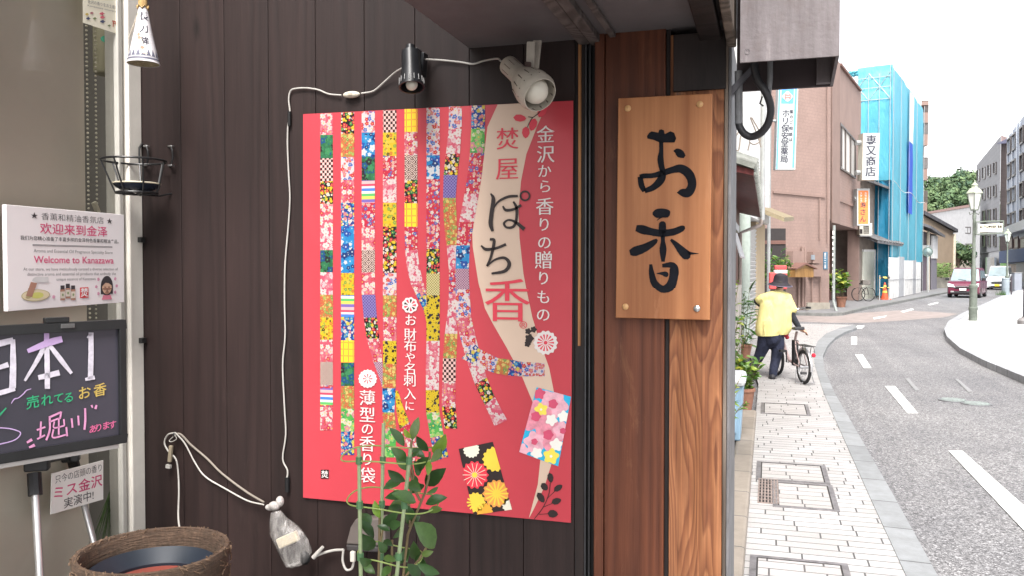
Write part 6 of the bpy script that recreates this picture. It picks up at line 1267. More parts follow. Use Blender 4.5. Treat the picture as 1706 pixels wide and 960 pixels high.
c_ = at_d(1296, 468, 17); MB().obox(c_, (.36, .08, .36), YAW).build("red_board", mat("red_board_paint", (.55, .07, .07), .5, .1), rs, bevel=.02); c2_ = at_d(1300, 452, 17); MB().obox(c2_, (.26, .10, .07), YAW).build("white_band", M_PAINT, rs, bevel=.01); MB().obox(at_d(1300, 445, 17), (.24, .10, .09), YAW).build("red_cap", mat("red_board_paint", (.55, .07, .07)), rs, bevel=.02)
MB().tube([c_, Vector((c_.x, c_.y, 0))], .03, 8).build("post", M_PIPE, rs)
# ================================================================== brown corner building
def tile_wall(name, c, row=.12, ln=.30, mort=None):
    m, nt, p = nodes(name); v = objco(nt); s = N(nt, "ShaderNodeSeparateXYZ"); nt.links.new(v, s.inputs[0])
    u = vmath(nt, 'ADD', s.outputs[0], s.outputs[1]); r = vmath(nt, 'FLOOR', vmath(nt, 'DIVIDE', s.outputs[2], row)); fu = vmath(nt, 'FRACT', vmath(nt, 'ADD', vmath(nt, 'DIVIDE', u, ln), vmath(nt, 'MULTIPLY', r, .5))); fv = vmath(nt, 'FRACT', vmath(nt, 'DIVIDE', s.outputs[2], row))
    ins = vmath(nt, 'MULTIPLY', vmath(nt, 'GREATER_THAN', fu, .05), vmath(nt, 'GREATER_THAN', fv, .10)); n_ = noise(nt, v, 1.3, 6, .6); n2_ = noise(nt, v, 14, 4)
    col = mixc(nt, 1.0, ramp(nt, n_, [(.3, tuple(x * .86 for x in c)), (.7, tuple(x * 1.1 for x in c))]), ramp(nt, n2_, [(.3, (.9,) * 3), (.7, (1.06,) * 3)]), 'MULTIPLY')
    nt.links.new(mixc(nt, ins, mort or tuple(x * .8 for x in c), col), p.inputs["Base Color"]); p.inputs["Roughness"].default_value = .75; bump(nt, p, ins, .3, .01); MATS[name] = m; return m
M_BRICK = tile_wall("brown_brick", (.25, .172, .148)); M_BRK2 = mat("brown_render", (.225, .155, .133), .8, .08, 1.5); M_BRKD = tile_wall("dark_brown_brick", (.15, .075, .06)); M_CONC = mat("old_concrete", (.33, .30, .25), .85, .2, 3, bmp=.2)
M_DARKIN = mat("dark_infill", (.035, .03, .03), .9); M_CURT = mat("pale_curtain", (.60, .58, .55), .7, .08, 8, stretch=(8, 8, .3)); M_WFR = mat("bronze_window_frame", (.10, .085, .08), .4, .1); M_GL = mat("grey_window_glass", (.22, .25, .28), .12, .25, 2, spec=.7)
def flat(P, z=0.0): return Vector((P.x, P.y, z))
def base_pt(px, py, Z=0.0): return flat(on_z(px, py, Z))
P1 = base_pt(1381, 517); P0 = P1 - Vector((.588, .809, 0)) * 9; P2 = gd(1397.5, 34.9); dR = Vector((math.sin(R(12.9)), math.cos(R(12.9)), 0)); 
tR = (on_line(1432, 447, P2, P2 + dR)); P3 = flat(tR)
ztop = on_line(1398, 105, P2, P2 + dR).z; zov = on_line(1398, 373, P2, P2 + dR).z
bb_ = thing("brown_building", "three storey brown brick building with an overhanging corner at the side street", "building", P1)
inner = Vector((-8, 6, 0)); ins_ = lambda P, d: P
up = MB(); up.prism([flat(P0, zov), flat(P1, zov), flat(P2, zov), flat(P3, zov), flat(P3 + Vector((-8, 3, 0)), zov), flat(P0 + Vector((-3, 6, 0)), zov)], (0, 0, ztop - zov)); up.build("upper_wall", M_BRICK, bb_)
nf = Vector((.809, -.588, 0)); nr_ = Vector((dR.y, -dR.x, 0)); Q2 = P2 - nr_ * 1.3; Q3 = P3 - nr_ * 1.3
lo_ = MB(); lo_.prism([flat(P0), flat(P1), flat(P1 - nr_ * 1.1 + dR * .35), flat(Q3), flat(P3 + Vector((-8, 3, 0))), flat(P0 + Vector((-3, 6, 0)))], (0, 0, zov - .002)); lo_.build("lower_wall", M_BRICK, bb_)
MB().prism([flat(P1 - nr_ * 1.08 + dR * .4, .0), flat(Q3 + nr_ * .03, .0), flat(Q3 + nr_ * .02 - dR * .0, .0), flat(P1 - nr_ * 1.10 + dR * .4, .0)], (0, 0, zov - .004)).build("entrance_wall", M_BRKD, bb_)
MB().prism([flat(P3 - dR * .35), flat(P3), flat(P3 - nr_ * .5), flat(P3 - dR * .35 - nr_ * .5)], (0, 0, zov - .004)).build("entrance_pier", M_BRK2, bb_)
def strip(pts_px, A, B, n_, d0, d1, name, m, parent):
    q_ = [on_line(x, y, A + n_ * d0, B + n_ * d0) for x, y in pts_px]; return MB().prism(q_, n_ * (d1 - d0)).build(name, m, parent)
def rect(x0, x1, y0, y1): return [(x0, y0), (x1, y0), (x1, y1), (x0, y1)]
strip([(1385, 370), (1398, 373), (1398, 105), (1385, 92)], P1 + Vector((.01, 0, 0)), P2 + Vector((.3, .1, 0)), nf, .0, .04, "chamfer_pilaster", M_BRK2, bb_)
strip([(1387, 326), (1431, 344), (1431, 348), (1387, 331)], P2, P3, nr_, .002, .06, "ledge", M_BRK2, bb_); strip([(1287, 318), (1373, 326), (1373, 329), (1287, 321)], P0, P1, nf, .002, .06, "ledge", M_BRK2, bb_)
strip([(1398, 105), (1432, 149), (1432, 152), (1398, 109)], P2, P3, nr_, .002, .10, "parapet_cap", M_BRKD, bb_)
def window(A, B, n_, quad_, parent, frm=M_WFR, gl=M_GL, mull=0, fw=.07, dep=.07):
    q_ = [on_line(x, y, A + n_ * .012, B + n_ * .012) for x, y in quad_]; pane = MB().poly(q_); c = sum(q_, Vector()) / 4
    fr_ = MB()
    def bar(a, b, w):
        t = (b - a).normalized(); s_ = t.cross(n_).normalized(); fr_.add([a - s_ * w, b - s_ * w, b + s_ * w, a + s_ * w, a - s_ * w + n_ * dep, b - s_ * w + n_ * dep, b + s_ * w + n_ * dep, a + s_ * w + n_ * dep], [(0, 1, 2, 3), (4, 7, 6, 5), (0, 4, 5, 1), (1, 5, 6, 2), (2, 6, 7, 3), (3, 7, 4, 0)])
    for i in range(4): bar(q_[i], q_[(i + 1) % 4], fw / 2)
    for k in range(mull): t = (k + 1) / (mull + 1); bar(q_[0].lerp(q_[1], t), q_[3].lerp(q_[2], t), fw / 2.5)
    w_ = fr_.build("window", frm, parent); pane.build("pane", gl, w_); return w_
window(P2, P3, nr_, [(1398, 205), (1423.5, 235), (1423.5, 296), (1398, 279)], bb_, gl=M_CURT, mull=2)
window(P2, P3, nr_, [(1398, 207), (1400.5, 210), (1400.5, 279), (1398, 277)], bb_, gl=M_GL)
strip(rect(1270, 1308, 380, 505), P0, P1, nf, .004, .03, "garage_shade_panel", M_DARKIN, bb_); strip(rect(1270, 1308, 400, 406), P0, P1, nf, .032, .06, "garage_beam", M_BRKD, bb_)  # solid dark panel on the wall; its colour paints the garage opening's shade
strip(rect(1311, 1327, 418, 440), P0, P1, nf, .002, .25, "meter_cabinet", M_BRK2, bb_); strip(rect(1345, 1361, 419, 438), P0, P1, nf, .002, .25, "meter_cabinet", M_BRK2, bb_); strip(rect(1345, 1361, 440, 460), P0, P1, nf, .002, .22, "meter_cabinet", M_BRK2, bb_); strip(rect(1351, 1357, 424, 432), P0, P1, nf, .252, .27, "meter_window", M_GL, bb_)
for x, y0, y1 in ((1337, 410, 512), (1341, 410, 512), (1331, 462, 512), (1353, 462, 508), (1367, 440, 512), (1366, 330, 400), (1379, 110, 405)):
    MB().tube([on_line(x, y0, P0 + nf * .08, P1 + nf * .08), on_line(x, y1, P0 + nf * .08, P1 + nf * .08)], .05 if x < 1345 else .028, 8).build("service_pipe", M_BRK2, bb_, smooth=True)
strip(rect(1341, 1378, 505, 517), P0, P1, nf, .004, .12, "plinth", M_CONC, bb_); strip([(1383, 505), (1428, 500), (1428, 510), (1383, 518)], P1 - nr_ * 1.0, Q3, nr_, .05, .25, "plinth", M_CONC, bb_)
strip(rect(1310, 1341, 446, 461), P0, P1, nf, .26, .62, "post_box", wood("ochre_board", (.20, .105, .035), (.30, .17, .06), 18, .1, 1, .6, .5, 0, .1), bb_); strip([(1308.5, 446), (1325, 437), (1343, 446), (1343, 448), (1325, 440), (1308.5, 448)], P0, P1, nf, .24, .70, "post_box_roof", M_BRKD, bb_); strip([(1310.5, 445.5), (1325, 439.5), (1340.5, 445.5)], P0, P1, nf, .27, .61, "post_box_gable", mat("ochre_gable", (.27, .16, .06), .6), bb_)
ad_ = strip(rect(1371.5, 1378, 419, 448), P0, P1, nf, .004, .03, "address_plate", mat("blue_plate", (.05, .14, .22), .4), bb_)
b = MB()
for k, ch_ in enumerate("彦三一丁目"): put_char(b, ch_, on_line(1374.7, 423 + k * 5.2, P0 + nf * .033, P1 + nf * .033), Vector((.588, .809, 0)), UZ, .12, .03)
b.build("lettering", M_WINK, ad_)
# ------------------------------------------------------------------ projecting signs
def facing(P, yaw=YAW): return Vector((math.cos(yaw), math.sin(yaw), 0))
ps = thing("pharmacy_sign", "tall white projecting sign with blue borders and vertical black lettering", "sign", at_d(1310, 215, 24))
ZS = 24.0; FR = Vector((math.sin(-YAW), math.cos(-YAW), 0)); Uc = RT.copy()
def sp_(x, y, d=0.0): return at_d(x, y, ZS) - FR * d
c_ = [(1297.5, 120), (1331, 120), (1325, 282), (1292, 282)]
MB().prism([sp_(x, y) for x, y in c_], FR * .22).build("sign_box", mat("sign_white", (.38, .40, .40), .5, .03), ps)
def sx_(u, y): l = 1297.5 + (1292 - 1297.5) * (y - 120) / 162; r = 1331 + (1325 - 1331) * (y - 120) / 162; return l + (r - l) * u
def srect(u0, u1, y0, y1, d): return [sp_(sx_(u0, y0), y0, d), sp_(sx_(u1, y0), y0, d), sp_(sx_(u1, y1), y1, d), sp_(sx_(u0, y1), y1, d)]
b = MB(); b.poly(srect(.03, .10, 121, 281, .004)); b.poly(srect(.84, .93, 121, 279, .004)); b.poly(srect(.17, .78, 121, 172, .004)); b.build("blue_print", mat("sign_blue", (.10, .30, .72), .4), ps)
b = MB(); disc(b, sx_(.47, 160), 160, 8, lambda x, y: sp_(x, y, .010), 24, 4, .12); b.build("emblem", mat("sign_white", (.74, .76, .76)), ps); b = MB(); stroke(b, [(1309, 155.5), (1308, 160), (1309, 165)], 1.6, lambda x, y: sp_(x, y, .016)); stroke(b, [(1315.5, 155.5), (1316.5, 160), (1315.5, 165)], 1.6, lambda x, y: sp_(x, y, .016)); stroke(b, [(1309, 158), (1316, 158)], 1.4, lambda x, y: sp_(x, y, .016)); stroke(b, [(1309, 162), (1316, 162)], 1.4, lambda x, y: sp_(x, y, .016)); b.build("emblem_mark", mat("sign_red", (.70, .16, .14), .5), ps)
b = MB(); K = ZS / 1400
for ch_, y in zip("ホリ保安堂薬局", (188, 200.5, 213, 225.5, 238, 251, 264)): put_char(b, ch_, sp_(sx_(.42, y), y, .006), Uc, UPV, 13.4 * K, .004, None, .018)
for ch_, y in zip("薬のご相談は", (185.5, 194, 203, 213, 223, 232)): put_char(b, ch_, sp_(sx_(.70, y), y, .006), Uc, UPV, 6.4 * K, .01, None, .012)
b.build("lettering", mat("sign_black", (.03, .03, .05), .5), ps)
MB().tube([sp_(1294, 200, -.1), sp_(1284, 200, -.1), flat(sp_(1284, 200, -.1), 0)], .05, 8).build("bracket", M_PIPE, ps)
ms = thing("shop_sign", "white box sign with four black characters projecting before the blue sheeting", "sign", at_d(1450, 258, 37))
ZS = 37.0
q_ = [(1438, 221), (1466, 221), (1463, 299), (1436, 299)]
MB().prism([sp_(x, y) for x, y in q_], FR * .5).build("sign_box", mat("sign_box_cream", (.44, .42, .36), .5, .05), ms); b = MB(); b.poly([sp_(x, y, .004) for x, y in [(1440, 223.5), (1463.5, 223.5), (1460.5, 295.5), (1438.5, 295.5)]]); b.build("sign_face", mat("sign_white", (.74, .76, .76)), ms)
b = MB(); K = ZS / 1400
for ch_, y in zip("専又商店", (233, 250, 268, 285)): put_char(b, ch_, sp_(1451.5 - (y - 233) * .02, y, .010), Uc, UPV, 18 * K, .006, None, .018)
b.build("lettering", mat("sign_black", (.03, .03, .05)), ms)
for y in (236, 286): MB().tube([sp_(1430, y, -.25), sp_(1438, y, -.25)], .12, 6).build("bracket", M_PIPE, ms)
os_ = thing("bar_sign", "orange box sign with white and black lettering below the white sign", "sign", at_d(1440, 345, 37.6)); ZS = 37.6
MB().prism([sp_(x, y) for x, y in rect(1428, 1449, 313.5, 375)], FR * .4).build("sign_box", mat("sign_white", (.74, .76, .76)), os_); b = MB(); b.poly([sp_(x, y, .004) for x, y in rect(1430, 1446.5, 317, 372.5)]); b.build("sign_face", mat("sign_orange", (.80, .20, .05), .4), os_)
b = MB(); K = ZS / 1400
for ch_, y in zip("さん", (352.5, 364)): put_char(b, ch_, sp_(1437.5, y, .01), Uc, UPV, 11 * K, .02)
put_char(b, "寿", sp_(1438, 341, .01), Uc, UPV, 10 * K, .012); b.build("lettering", mat("sign_black", (.03, .03, .05)), os_)
b = MB()
for x, t_ in ((1442, "カラオケ"), (1434.5, "スナック")):
    for k, ch_ in enumerate(t_[:4]): put_char(b, ch_, sp_(x, 321.5 + k * 4.4, .01), Uc, UPV, 4.6 * K, .02)
b.build("lettering", M_WINK, os_)
MB().tube([sp_(1426, 330, -.2), sp_(1429, 330, -.2)], .1, 6).build("bracket", M_PIPE, os_)
# leaning pole with stickers, pots
tp = thing("sticker_pole", "slim pole plastered with white sticker lettering at the corner building", "pole", base_pt(1394, 521, -.0))
a0, a1 = gd(1389, 30.6), base_pt(1394, 521)
MB().tube([a0 + Vector((0, 0, on_line(1389, 375, a0 - RT, a0 + RT).z)), at_d(1388.5, 503, 30.5), at_d(1391, 512, 30.4), Vector((a1.x, a1.y, 0))], .055, 10).build("pole", mat("grey_pole", (.20, .22, .21), .5, .2, 6), tp, smooth=True)
b = MB(); random.seed(2)
for k in range(11): y = 384 + k * 9.2; b.poly([at_d(x, yy, 30.5) for x, yy in rect(1386.6 + random.uniform(-.5, .5), 1389.6, y, y + random.uniform(3, 6.5))])
b.build("stickers", M_WINK, tp)
bush("potted_plant", "leafy plant in a terracotta pot by the brown building's entrance", gd(1402, 33.2) + Vector((0, 0, .04)), 1.25, .75, 300, .22, [M_MG, M_LG, M_YG], (.20, .42), top=.3)
# ================================================================== small house with air conditioner, parked bicycle, cone
S0, S1 = gd(1431, 40.5), gd(1466, 45); ns_ = Vector((S1.y - S0.y, S0.x - S1.x, 0)).normalized()
h3 = thing("small_house", "narrow old house with a tiled porch roof and pale sliding door", "house", S0)
MB().prism([S0, S1, S1 + Vector((-5, 3, 0)), S0 + Vector((-5, 3, 0))], (0, 0, 6.5)).build("wall", mat("old_grey_brown_wall", (.22, .18, .155), .85, .2, 2), h3)
strip(rect(1436, 1463, 418, 500), S0, S1, ns_, .004, .06, "door", mat("pale_green_door", (.56, .57, .50), .6, .08, 3), h3); strip(rect(1436, 1463, 415, 419), S0, S1, ns_, .004, .10, "door_lintel", M_WHITEW, h3); strip(rect(1456, 1459, 419, 500), S0, S1, ns_, .062, .10, "door_post", M_WHITEW, h3)
b = MB(); q_ = [on_line(1428, 396, S0, S1), on_line(1474, 403, S0, S1)]; b.prism([q_[0] + Vector((0, 0, .15)), q_[1] + Vector((0, 0, .15)), q_[1] + ns_ * .9 + Vector((0, 0, -.25)), q_[0] + ns_ * .9 + Vector((0, 0, -.25))], (0, 0, .12))
for k in range(9): t_ = k / 8; a_ = q_[0].lerp(q_[1], t_); b.tube([a_ + Vector((0, 0, .30)), a_ + ns_ * .95 + Vector((0, 0, -.12))], .07, 8)
b.build("porch_roof", mat("dark_roof_tile", (.09, .09, .095), .5, .3, 6), h3, smooth=True)
b = MB(); q_ = [on_line(1430, 306, S0, S1), on_line(1463, 318, S0, S1)]; b.prism([q_[0] + Vector((0, 0, .25)), q_[1] + Vector((0, 0, .25)), q_[1] + ns_ * .7, q_[0] + ns_ * .7], (0, 0, .12)); b.build("upper_eave", mat("dark_roof_tile", (.09, .09, .095)), h3)
ac = thing("air_conditioner", "beige outdoor air conditioner unit on the little house below the orange sign", "air conditioner", at_d(1442, 380, 39.5)); ZS = 39.5
MB().prism([sp_(x, y) for x, y in rect(1432, 1453, 371, 391)], FR * .35).build("casing", mat("ac_casing", (.55, .53, .46), .5, .05), ac); b = MB()
for k in range(6): b.obox(sp_(1439 + k * 1.7, 381, .01), (.014, .02, .42), YAW)
for k in range(6): b.obox(sp_(1443.3, 373.5 + k * 3, .014), (.26, .014, .012), YAW)
b.build("grille", M_DARKIN, ac); MB().obox(sp_(1434.5, 385, .005), (.12, .02, .22), YAW).build("vent_opening", M_DARKIN, ac); MB().prism([sp_(x, y) for x, y in rect(1433, 1452, 391.2, 393)], FR * .35).build("bracket", M_PIPE, ac)
pb = thing("bicycle", "dark bicycle parked against the pale door of the little old house", "bicycle", flat(base_pt(1444, 503, .04), .04)); ZS = (1.56 * 1400) / (503 - 447)
w = MB()
for (cx_, cy_, name_) in ((1447, 491, "wheel"), (1430, 491, "wheel")):
    ww = MB(); c_ = sp_(cx_, cy_); R_ = 11.5 * ZS / 1400; ww.tube([c_ + RT * R_ * .95 * math.cos(a) + UZ * R_ * math.sin(a) for a in [2 * math.pi * k / 32 for k in range(32)]], .022, 6, closed=True); ww.tube([c_ - RT * R_ * .9, c_ + RT * R_ * .9], .004, 4); ww.tube([c_ - UZ * R_ * .9, c_ + UZ * R_ * .9], .004, 4); ww.build(name_, M_TYRE, pb)
ww = MB(); ww.tube([sp_(1430, 491), sp_(1436, 478), sp_(1444, 478), sp_(1447, 491)], .016, 6); ww.tube([sp_(1436, 478), sp_(1439, 491), sp_(1444, 478)], .014, 6); ww.tube([sp_(1439, 491), sp_(1447, 491)], .012, 6); ww.build("frame", M_BLKP, pb); MB().obox(sp_(1436, 472), (.20, .22, .06), YAW).build("saddle", M_BLKP, pb, bevel=.02); MB().obox(sp_(1441, 470, .05), (.36, .3, .22), YAW).build("front_basket", mat("grey_basket", (.12, .11, .10), .7), pb, bevel=.02)
cn = thing("traffic_cone", "orange traffic cone with yellow black banding beside the blue sheeting", "traffic cone", flat(base_pt(1474, 500, .04), .04)); cp = base_pt(1474, 500, .04); cp.z = .04
b = MB(); b.lathe([(.17, .04), (.12, .30), (.075, .60), (.04, .86), (.035, .88), (.001, .88)], cp, 18); b.build("cone", mat("cone_orange", (.72, .10, .04), .5, .08), cn, smooth=True); MB().obox(cp + Vector((0, 0, .02)), (.44, .44, .04), .3).build("base", mat("cone_orange", (.72, .10, .04)), cn)
for z_, r_ in ((.34, .118), (.66, .071)): MB().lathe([(r_ + .004, z_), (r_ - .012, z_ + .09)], cp, 18).build("band", mat("band_yellow", (.72, .60, .10), .5), cn)
br_ = thing("barrier_bar", "yellow and black striped barrier bars across the gap beside the blue sheeting", "barrier", flat(base_pt(1470, 500, .04), .04)); ZS = 40.6
stp = gridmat("hazard_stripes", lambda nt, x, z: mixc(nt, vmath(nt, 'GREATER_THAN', vmath(nt, 'FRACT', vmath(nt, 'MULTIPLY', vmath(nt, 'ADD', x, z), 3.2)), .5), (.03, .03, .03), (.75, .62, .12)))
for y in (462, 480): MB().tube([sp_(1465, y), sp_(1482, y)], .045, 8).build("bar", stp, br_)
for x in (1465.5, 1481.5): p_ = sp_(x, 458); MB().tube([p_, flat(p_, .04)], .03, 8).build("post", M_PIPE, br_)
# ================================================================== building wrapped in blue sheeting
T0 = gd(1481, 43.2); dT = Vector((math.sin(R(15)), math.cos(R(15)), 0)); dL = Vector((math.sin(R(-74)), math.cos(R(-74)), 0)); TR = flat(on_line(1534, 447, T0, T0 + dT)); TL = flat(on_line(1410, 447, T0, T0 + dL))
zT = on_line(1481, 102, T0, T0 + dT).z; nT = Vector((dT.y, -dT.x, 0)); nL = Vector((-dL.y, dL.x, 0))
if nL.dot(CAM - T0) < 0: nL = -nL
sc_ = thing("scaffolded_building", "tall building wrapped in bright blue scaffold sheeting with white hoarding panels", "building", T0)
def tarp_mat(name, c, t=.28):
    m, nt, p = nodes(name); v = objco(nt, (1, 1, .4)); n_ = noise(nt, v, 1.1, 5, .6, .6)
    nt.links.new(ramp(nt, n_, [(.25, tuple(x * .82 for x in c)), (.75, tuple(min(1, x * 1.15) for x in c))]), p.inputs["Base Color"]); p.inputs["Roughness"].default_value = .45
    bump(nt, p, noise(nt, objco(nt, (1, 1, .35)), 2.6, 4, .6, 1.2), .55, .12)
    tr = N(nt, "ShaderNodeBsdfTranslucent"); tr.inputs[0].default_value = (*c, 1); mm = N(nt, "ShaderNodeMixShader"); mm.inputs[0].default_value = t
    o = nt.nodes["Material Output"]; nt.links.new(p.outputs[0], mm.inputs[1]); nt.links.new(tr.outputs[0], mm.inputs[2]); nt.links.new(mm.outputs[0], o.inputs[0]); MATS[name] = m; return m
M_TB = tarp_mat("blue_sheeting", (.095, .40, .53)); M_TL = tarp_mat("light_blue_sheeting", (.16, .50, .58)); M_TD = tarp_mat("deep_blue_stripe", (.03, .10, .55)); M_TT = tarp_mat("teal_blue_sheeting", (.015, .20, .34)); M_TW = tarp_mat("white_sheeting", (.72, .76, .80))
def sheet(A, B, n_, z0, z1, m, seed, off=.0, sag=.05, nu=14, nv=26, name="sheeting", jag=0.0):
    rnd = random.Random(seed); ph = [rnd.uniform(0, 6.28) for _ in range(6)]; b = MB(); vs = []
    for j in range(nv + 1):
        for i in range(nu + 1):
            u, v = i / nu, j / nv; q = A.lerp(B, u); z = z0 + (z1 - z0) * v
            d = sag * (math.sin(u * 19 + ph[0] + 2 * v) + .7 * math.sin(v * 14 + ph[1] + 3 * u) + .6 * math.sin(u * 33 + v * 5 + ph[2])) * .5 + off + .05
            if j == 0: z -= jag * (0.5 + .5 * math.sin(u * 9 + ph[3]))
            vs.append(Vector((q.x, q.y, z)) + n_ * d)
    b.add(vs, [(j * (nu + 1) + i, j * (nu + 1) + i + 1, (j + 1) * (nu + 1) + i + 1, (j + 1) * (nu + 1) + i) for j in range(nv) for i in range(nu)]); return b.build(name, m, sc_, smooth=True)
zh = on_line(1481, 428, T0, T0 + dT).z
def zl(y): return on_line(1470, y, T0, T0 + dL).z
core = MB(); core.prism([T0 + dT * .9 + dL * .9, TR + dL * .9, TR + dL * 7, TL + dT * 2.0 + dL * 2], (0, 0, zT * .80)); core.build("building_core", mat("plain_render", (.45, .42, .38), .85, .1, 1), sc_)
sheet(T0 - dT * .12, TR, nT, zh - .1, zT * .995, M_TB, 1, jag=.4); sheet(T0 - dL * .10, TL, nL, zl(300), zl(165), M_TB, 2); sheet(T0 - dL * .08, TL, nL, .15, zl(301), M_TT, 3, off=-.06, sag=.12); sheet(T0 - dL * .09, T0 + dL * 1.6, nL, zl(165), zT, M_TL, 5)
lT = lambda px: flat(on_line(px, 447, T0, T0 + dT)); sheet(lT(1507), lT(1514), nT, on_line(1510, 355, T0, TR).z, on_line(1510, 235, T0, TR).z, M_TD, 4, off=.10, sag=.02); sheet(lT(1508), lT(1515), nT, on_line(1510, 234, T0, TR).z, on_line(1510, 150, T0, TR).z, M_TW, 6, off=.10, sag=.02)
q_ = [T0 + dL * 1.5, TL]; b = MB()
sheet(T0 + dL * 1.55, TL, nL, zl(122), zl(112), M_TL, 9, sag=.15)
ht_ = random.Random(3)
M_SCF = mat("galvanised_scaffold", (.42, .44, .45), .4, .1, metal=.6)
def scp(p0, p1, r=.016, nm="scaffold_tube"): MB().tube([p0, p1], r, 6).build(nm, M_SCF, sc_)
for px in (1481, 1494, 1508, 1521, 1533): p_ = lT(px) + nT * .14; scp(flat(p_, 0), flat(p_, zT + (.35 if px == 1508 else .1)))
for k in range(5): p_ = T0.lerp(TL, k / 4) + nL * .16 ; scp(flat(p_, 0), flat(p_, zT * (1.0 if k < 1 else .965)))
for y in (165, 145, 128): scp(flat(T0 + nL * .12, zl(y)), flat(TL + nL * .12, zl(y)))
for a, b_ in ((0, .5), (.5, 1)): scp(flat(T0.lerp(TL, a) + nL * .1, zl(165)), flat(T0.lerp(TL, b_) + nL * .1, zl(120)), .014); scp(flat(T0.lerp(TL, a) + nL * .1, zl(120)), flat(T0.lerp(TL, b_) + nL * .1, zl(165)), .014)
for z_ in (on_line(1481, 300, T0, TR).z,): b = MB(); b.tube([flat(T0 + nT * .2, z_).lerp(flat(TR + nT * .2, z_ ), t_) + Vector((0, 0, -.25 * math.sin(math.pi * 2 * t_) ** 2 - t_ * .2)) for t_ in [k / 16 for k in range(17)]], .016, 5); b.build("tie_rope", M_PAINT, sc_)
for (x0, x1, yt, m_) in ((1480.5, 1496, 428, M_PAINT), (1496.5, 1505, 427, mat("grey_hoarding", (.34, .35, .37), .5, .15, 4)), (1505.5, 1519.5, 433, M_PAINT), (1520, 1525, 433, mat("grey_hoarding", (.34, .35, .37))), (1525.5, 1533, 436, M_PAINT)):
    q_ = [on_line(x, y, T0 + nT * .30, TR + nT * .30) for x, y in ((x0, yt), (x1, yt + (x1 - x0) * .05))]; b = MB(); b.prism([flat(q_[0], .06), flat(q_[1], .06), flat(q_[1], q_[1].z), flat(q_[0], q_[0].z)], nT * .05); b.build("hoarding_panel", m_, sc_)
    q3_ = [on_line(x, 463, T0 + nT * .36, TR + nT * .36) for x in (x0, x1)]; zz = q_[0].z * .48; MB().prism([flat(q_[0] + nT * .055, zz), flat(q_[1] + nT * .055, zz), flat(q_[1] + nT * .055, zz + .03), flat(q_[0] + nT * .055, zz + .03)], nT * .02).build("panel_rail", mat("grey_hoarding", (.34, .35, .37)), sc_)
bk = thing("balcony_block", "brown apartment block with stacked balconies showing past the blue sheeting", "building", gd(1530, 70))
K0, K1 = gd(1500, 66), gd(1545, 74)
MB().prism([gd(1500, 68), gd(1537, 70), gd(1537, 80), gd(1490, 80)], (0, 0, 14.5)).build("wall", M_BRK2, bk)
for y in (190, 226, 283, 338):
    z_ = at_d(1540, y, 70).z; a_, b_ = gd(1532, 69.5), gd(1543.5, 69.5); MB().prism([flat(a_, z_ - .9), flat(b_, z_ - .9), flat(b_ + Vector((-.5, 3, 0)), z_ - .9), flat(a_ + Vector((-.5, 3, 0)), z_ - .9)], (0, 0, .95)).build("balcony", M_BRK2, bk); b = MB()
    for k in range(4): p_ = a_.lerp(b_, .5 + k * .16); b.tube([flat(p_, z_ + .05), flat(p_, z_ + .95)], .04, 5)
    b.tube([flat(a_, z_ + .95), flat(b_, z_ + .95)], .04, 5); b.build("railing", M_WFR, bk)
MB().prism([gd(1532, 69.4), gd(1544, 69.4), gd(1543, 75), gd(1531, 75)], (0, 0, .3)).build("roof_slab", M_BRK2, bk).location.z += at_d(1540, 178, 70).z
# ================================================================== far houses on the left
D0, D1 = gd(1534, 56), gd(1559, 62); nD = Vector((D1.y - D0.y, D0.x - D1.x, 0)).normalized()
M_RT = mat("dark_far_roof", (.10, .10, .11), .6, .25, 2); M_TAN = mat("tan_wall", (.33, .255, .185), .85, .08, 1.5); M_DK = mat("dark_timber", (.05, .042, .05), .7, .2, 3)
h4 = thing("dark_house", "dark timbered house with a sloping roof between the sheeting and the tan wall", "house", D0)
zr0 = at_d(1534, 372, 56).z; zr1 = at_d(1560, 388, 62).z
MB().prism([D0, D1, D1 + Vector((-6, 3, 0)), D0 + Vector((-6, 3, 0))], (0, 0, zr1 - .1)).build("wall", M_DK, h4)
b = MB(); b.prism([flat(D0 + nD * .6, zr0 - .35), flat(D1 + nD * .6, zr1 - .35), flat(D1 - nD * 3, zr1 + 1.2), flat(D0 - nD * 3, zr0 + 1.2)], (0, 0, .18)); b.build("roof", M_RT, h4)
strip(rect(1551, 1559.5, 392, 430), D0, D1, nD, .01, .12, "white_bay", M_WHITEW, h4); strip(rect(1551, 1559.5, 431, 484), D0, D1, nD, .01, .06, "grey_door", mat("grey_violet_door", (.19, .18, .21), .6), h4); strip(rect(1544, 1546, 385, 486), D0, D1, nD, .02, .14, "pillar", mat("cream_post", (.55, .50, .40), .6), h4); strip(rect(1537, 1543, 428, 486), D0, D1, nD, .01, .05, "sliding_door", mat("plum_door", (.10, .075, .10), .5), h4); strip(rect(1534, 1542, 408, 418), D0, D1, nD, .02, .35, "meter_box", M_PIPE, h4)
E0, E1 = gd(1556, 66), gd(1587, 72); nE = Vector((E1.y - E0.y, E0.x - E1.x, 0)).normalized(); h5 = thing("tan_house", "tall house with a blank tan side wall and dark sloping roof", "house", E0)
zr0 = at_d(1540, 352, 66).z; zr1 = at_d(1588, 381, 72).z; Em = gd(1534, 66.5)
MB().prism([flat(Em), flat(E1), flat(E1, zr1 - .2), flat(Em, zr0 - .2)], Vector((-1, 6, 0))).build("wall", M_TAN, h5)
b = MB(); b.prism([flat(Em + nE * .25, zr0 - .19), flat(E1 + (E1 - Em).normalized() * .5 + nE * .25, zr1 - .28), flat(E1 + (E1 - Em).normalized() * .5 + nE * .25, zr1 + .0), flat(Em + nE * .25, zr0 + .1)], Vector((-1, 6.5, 0))); b.build("roof", M_RT, h5)
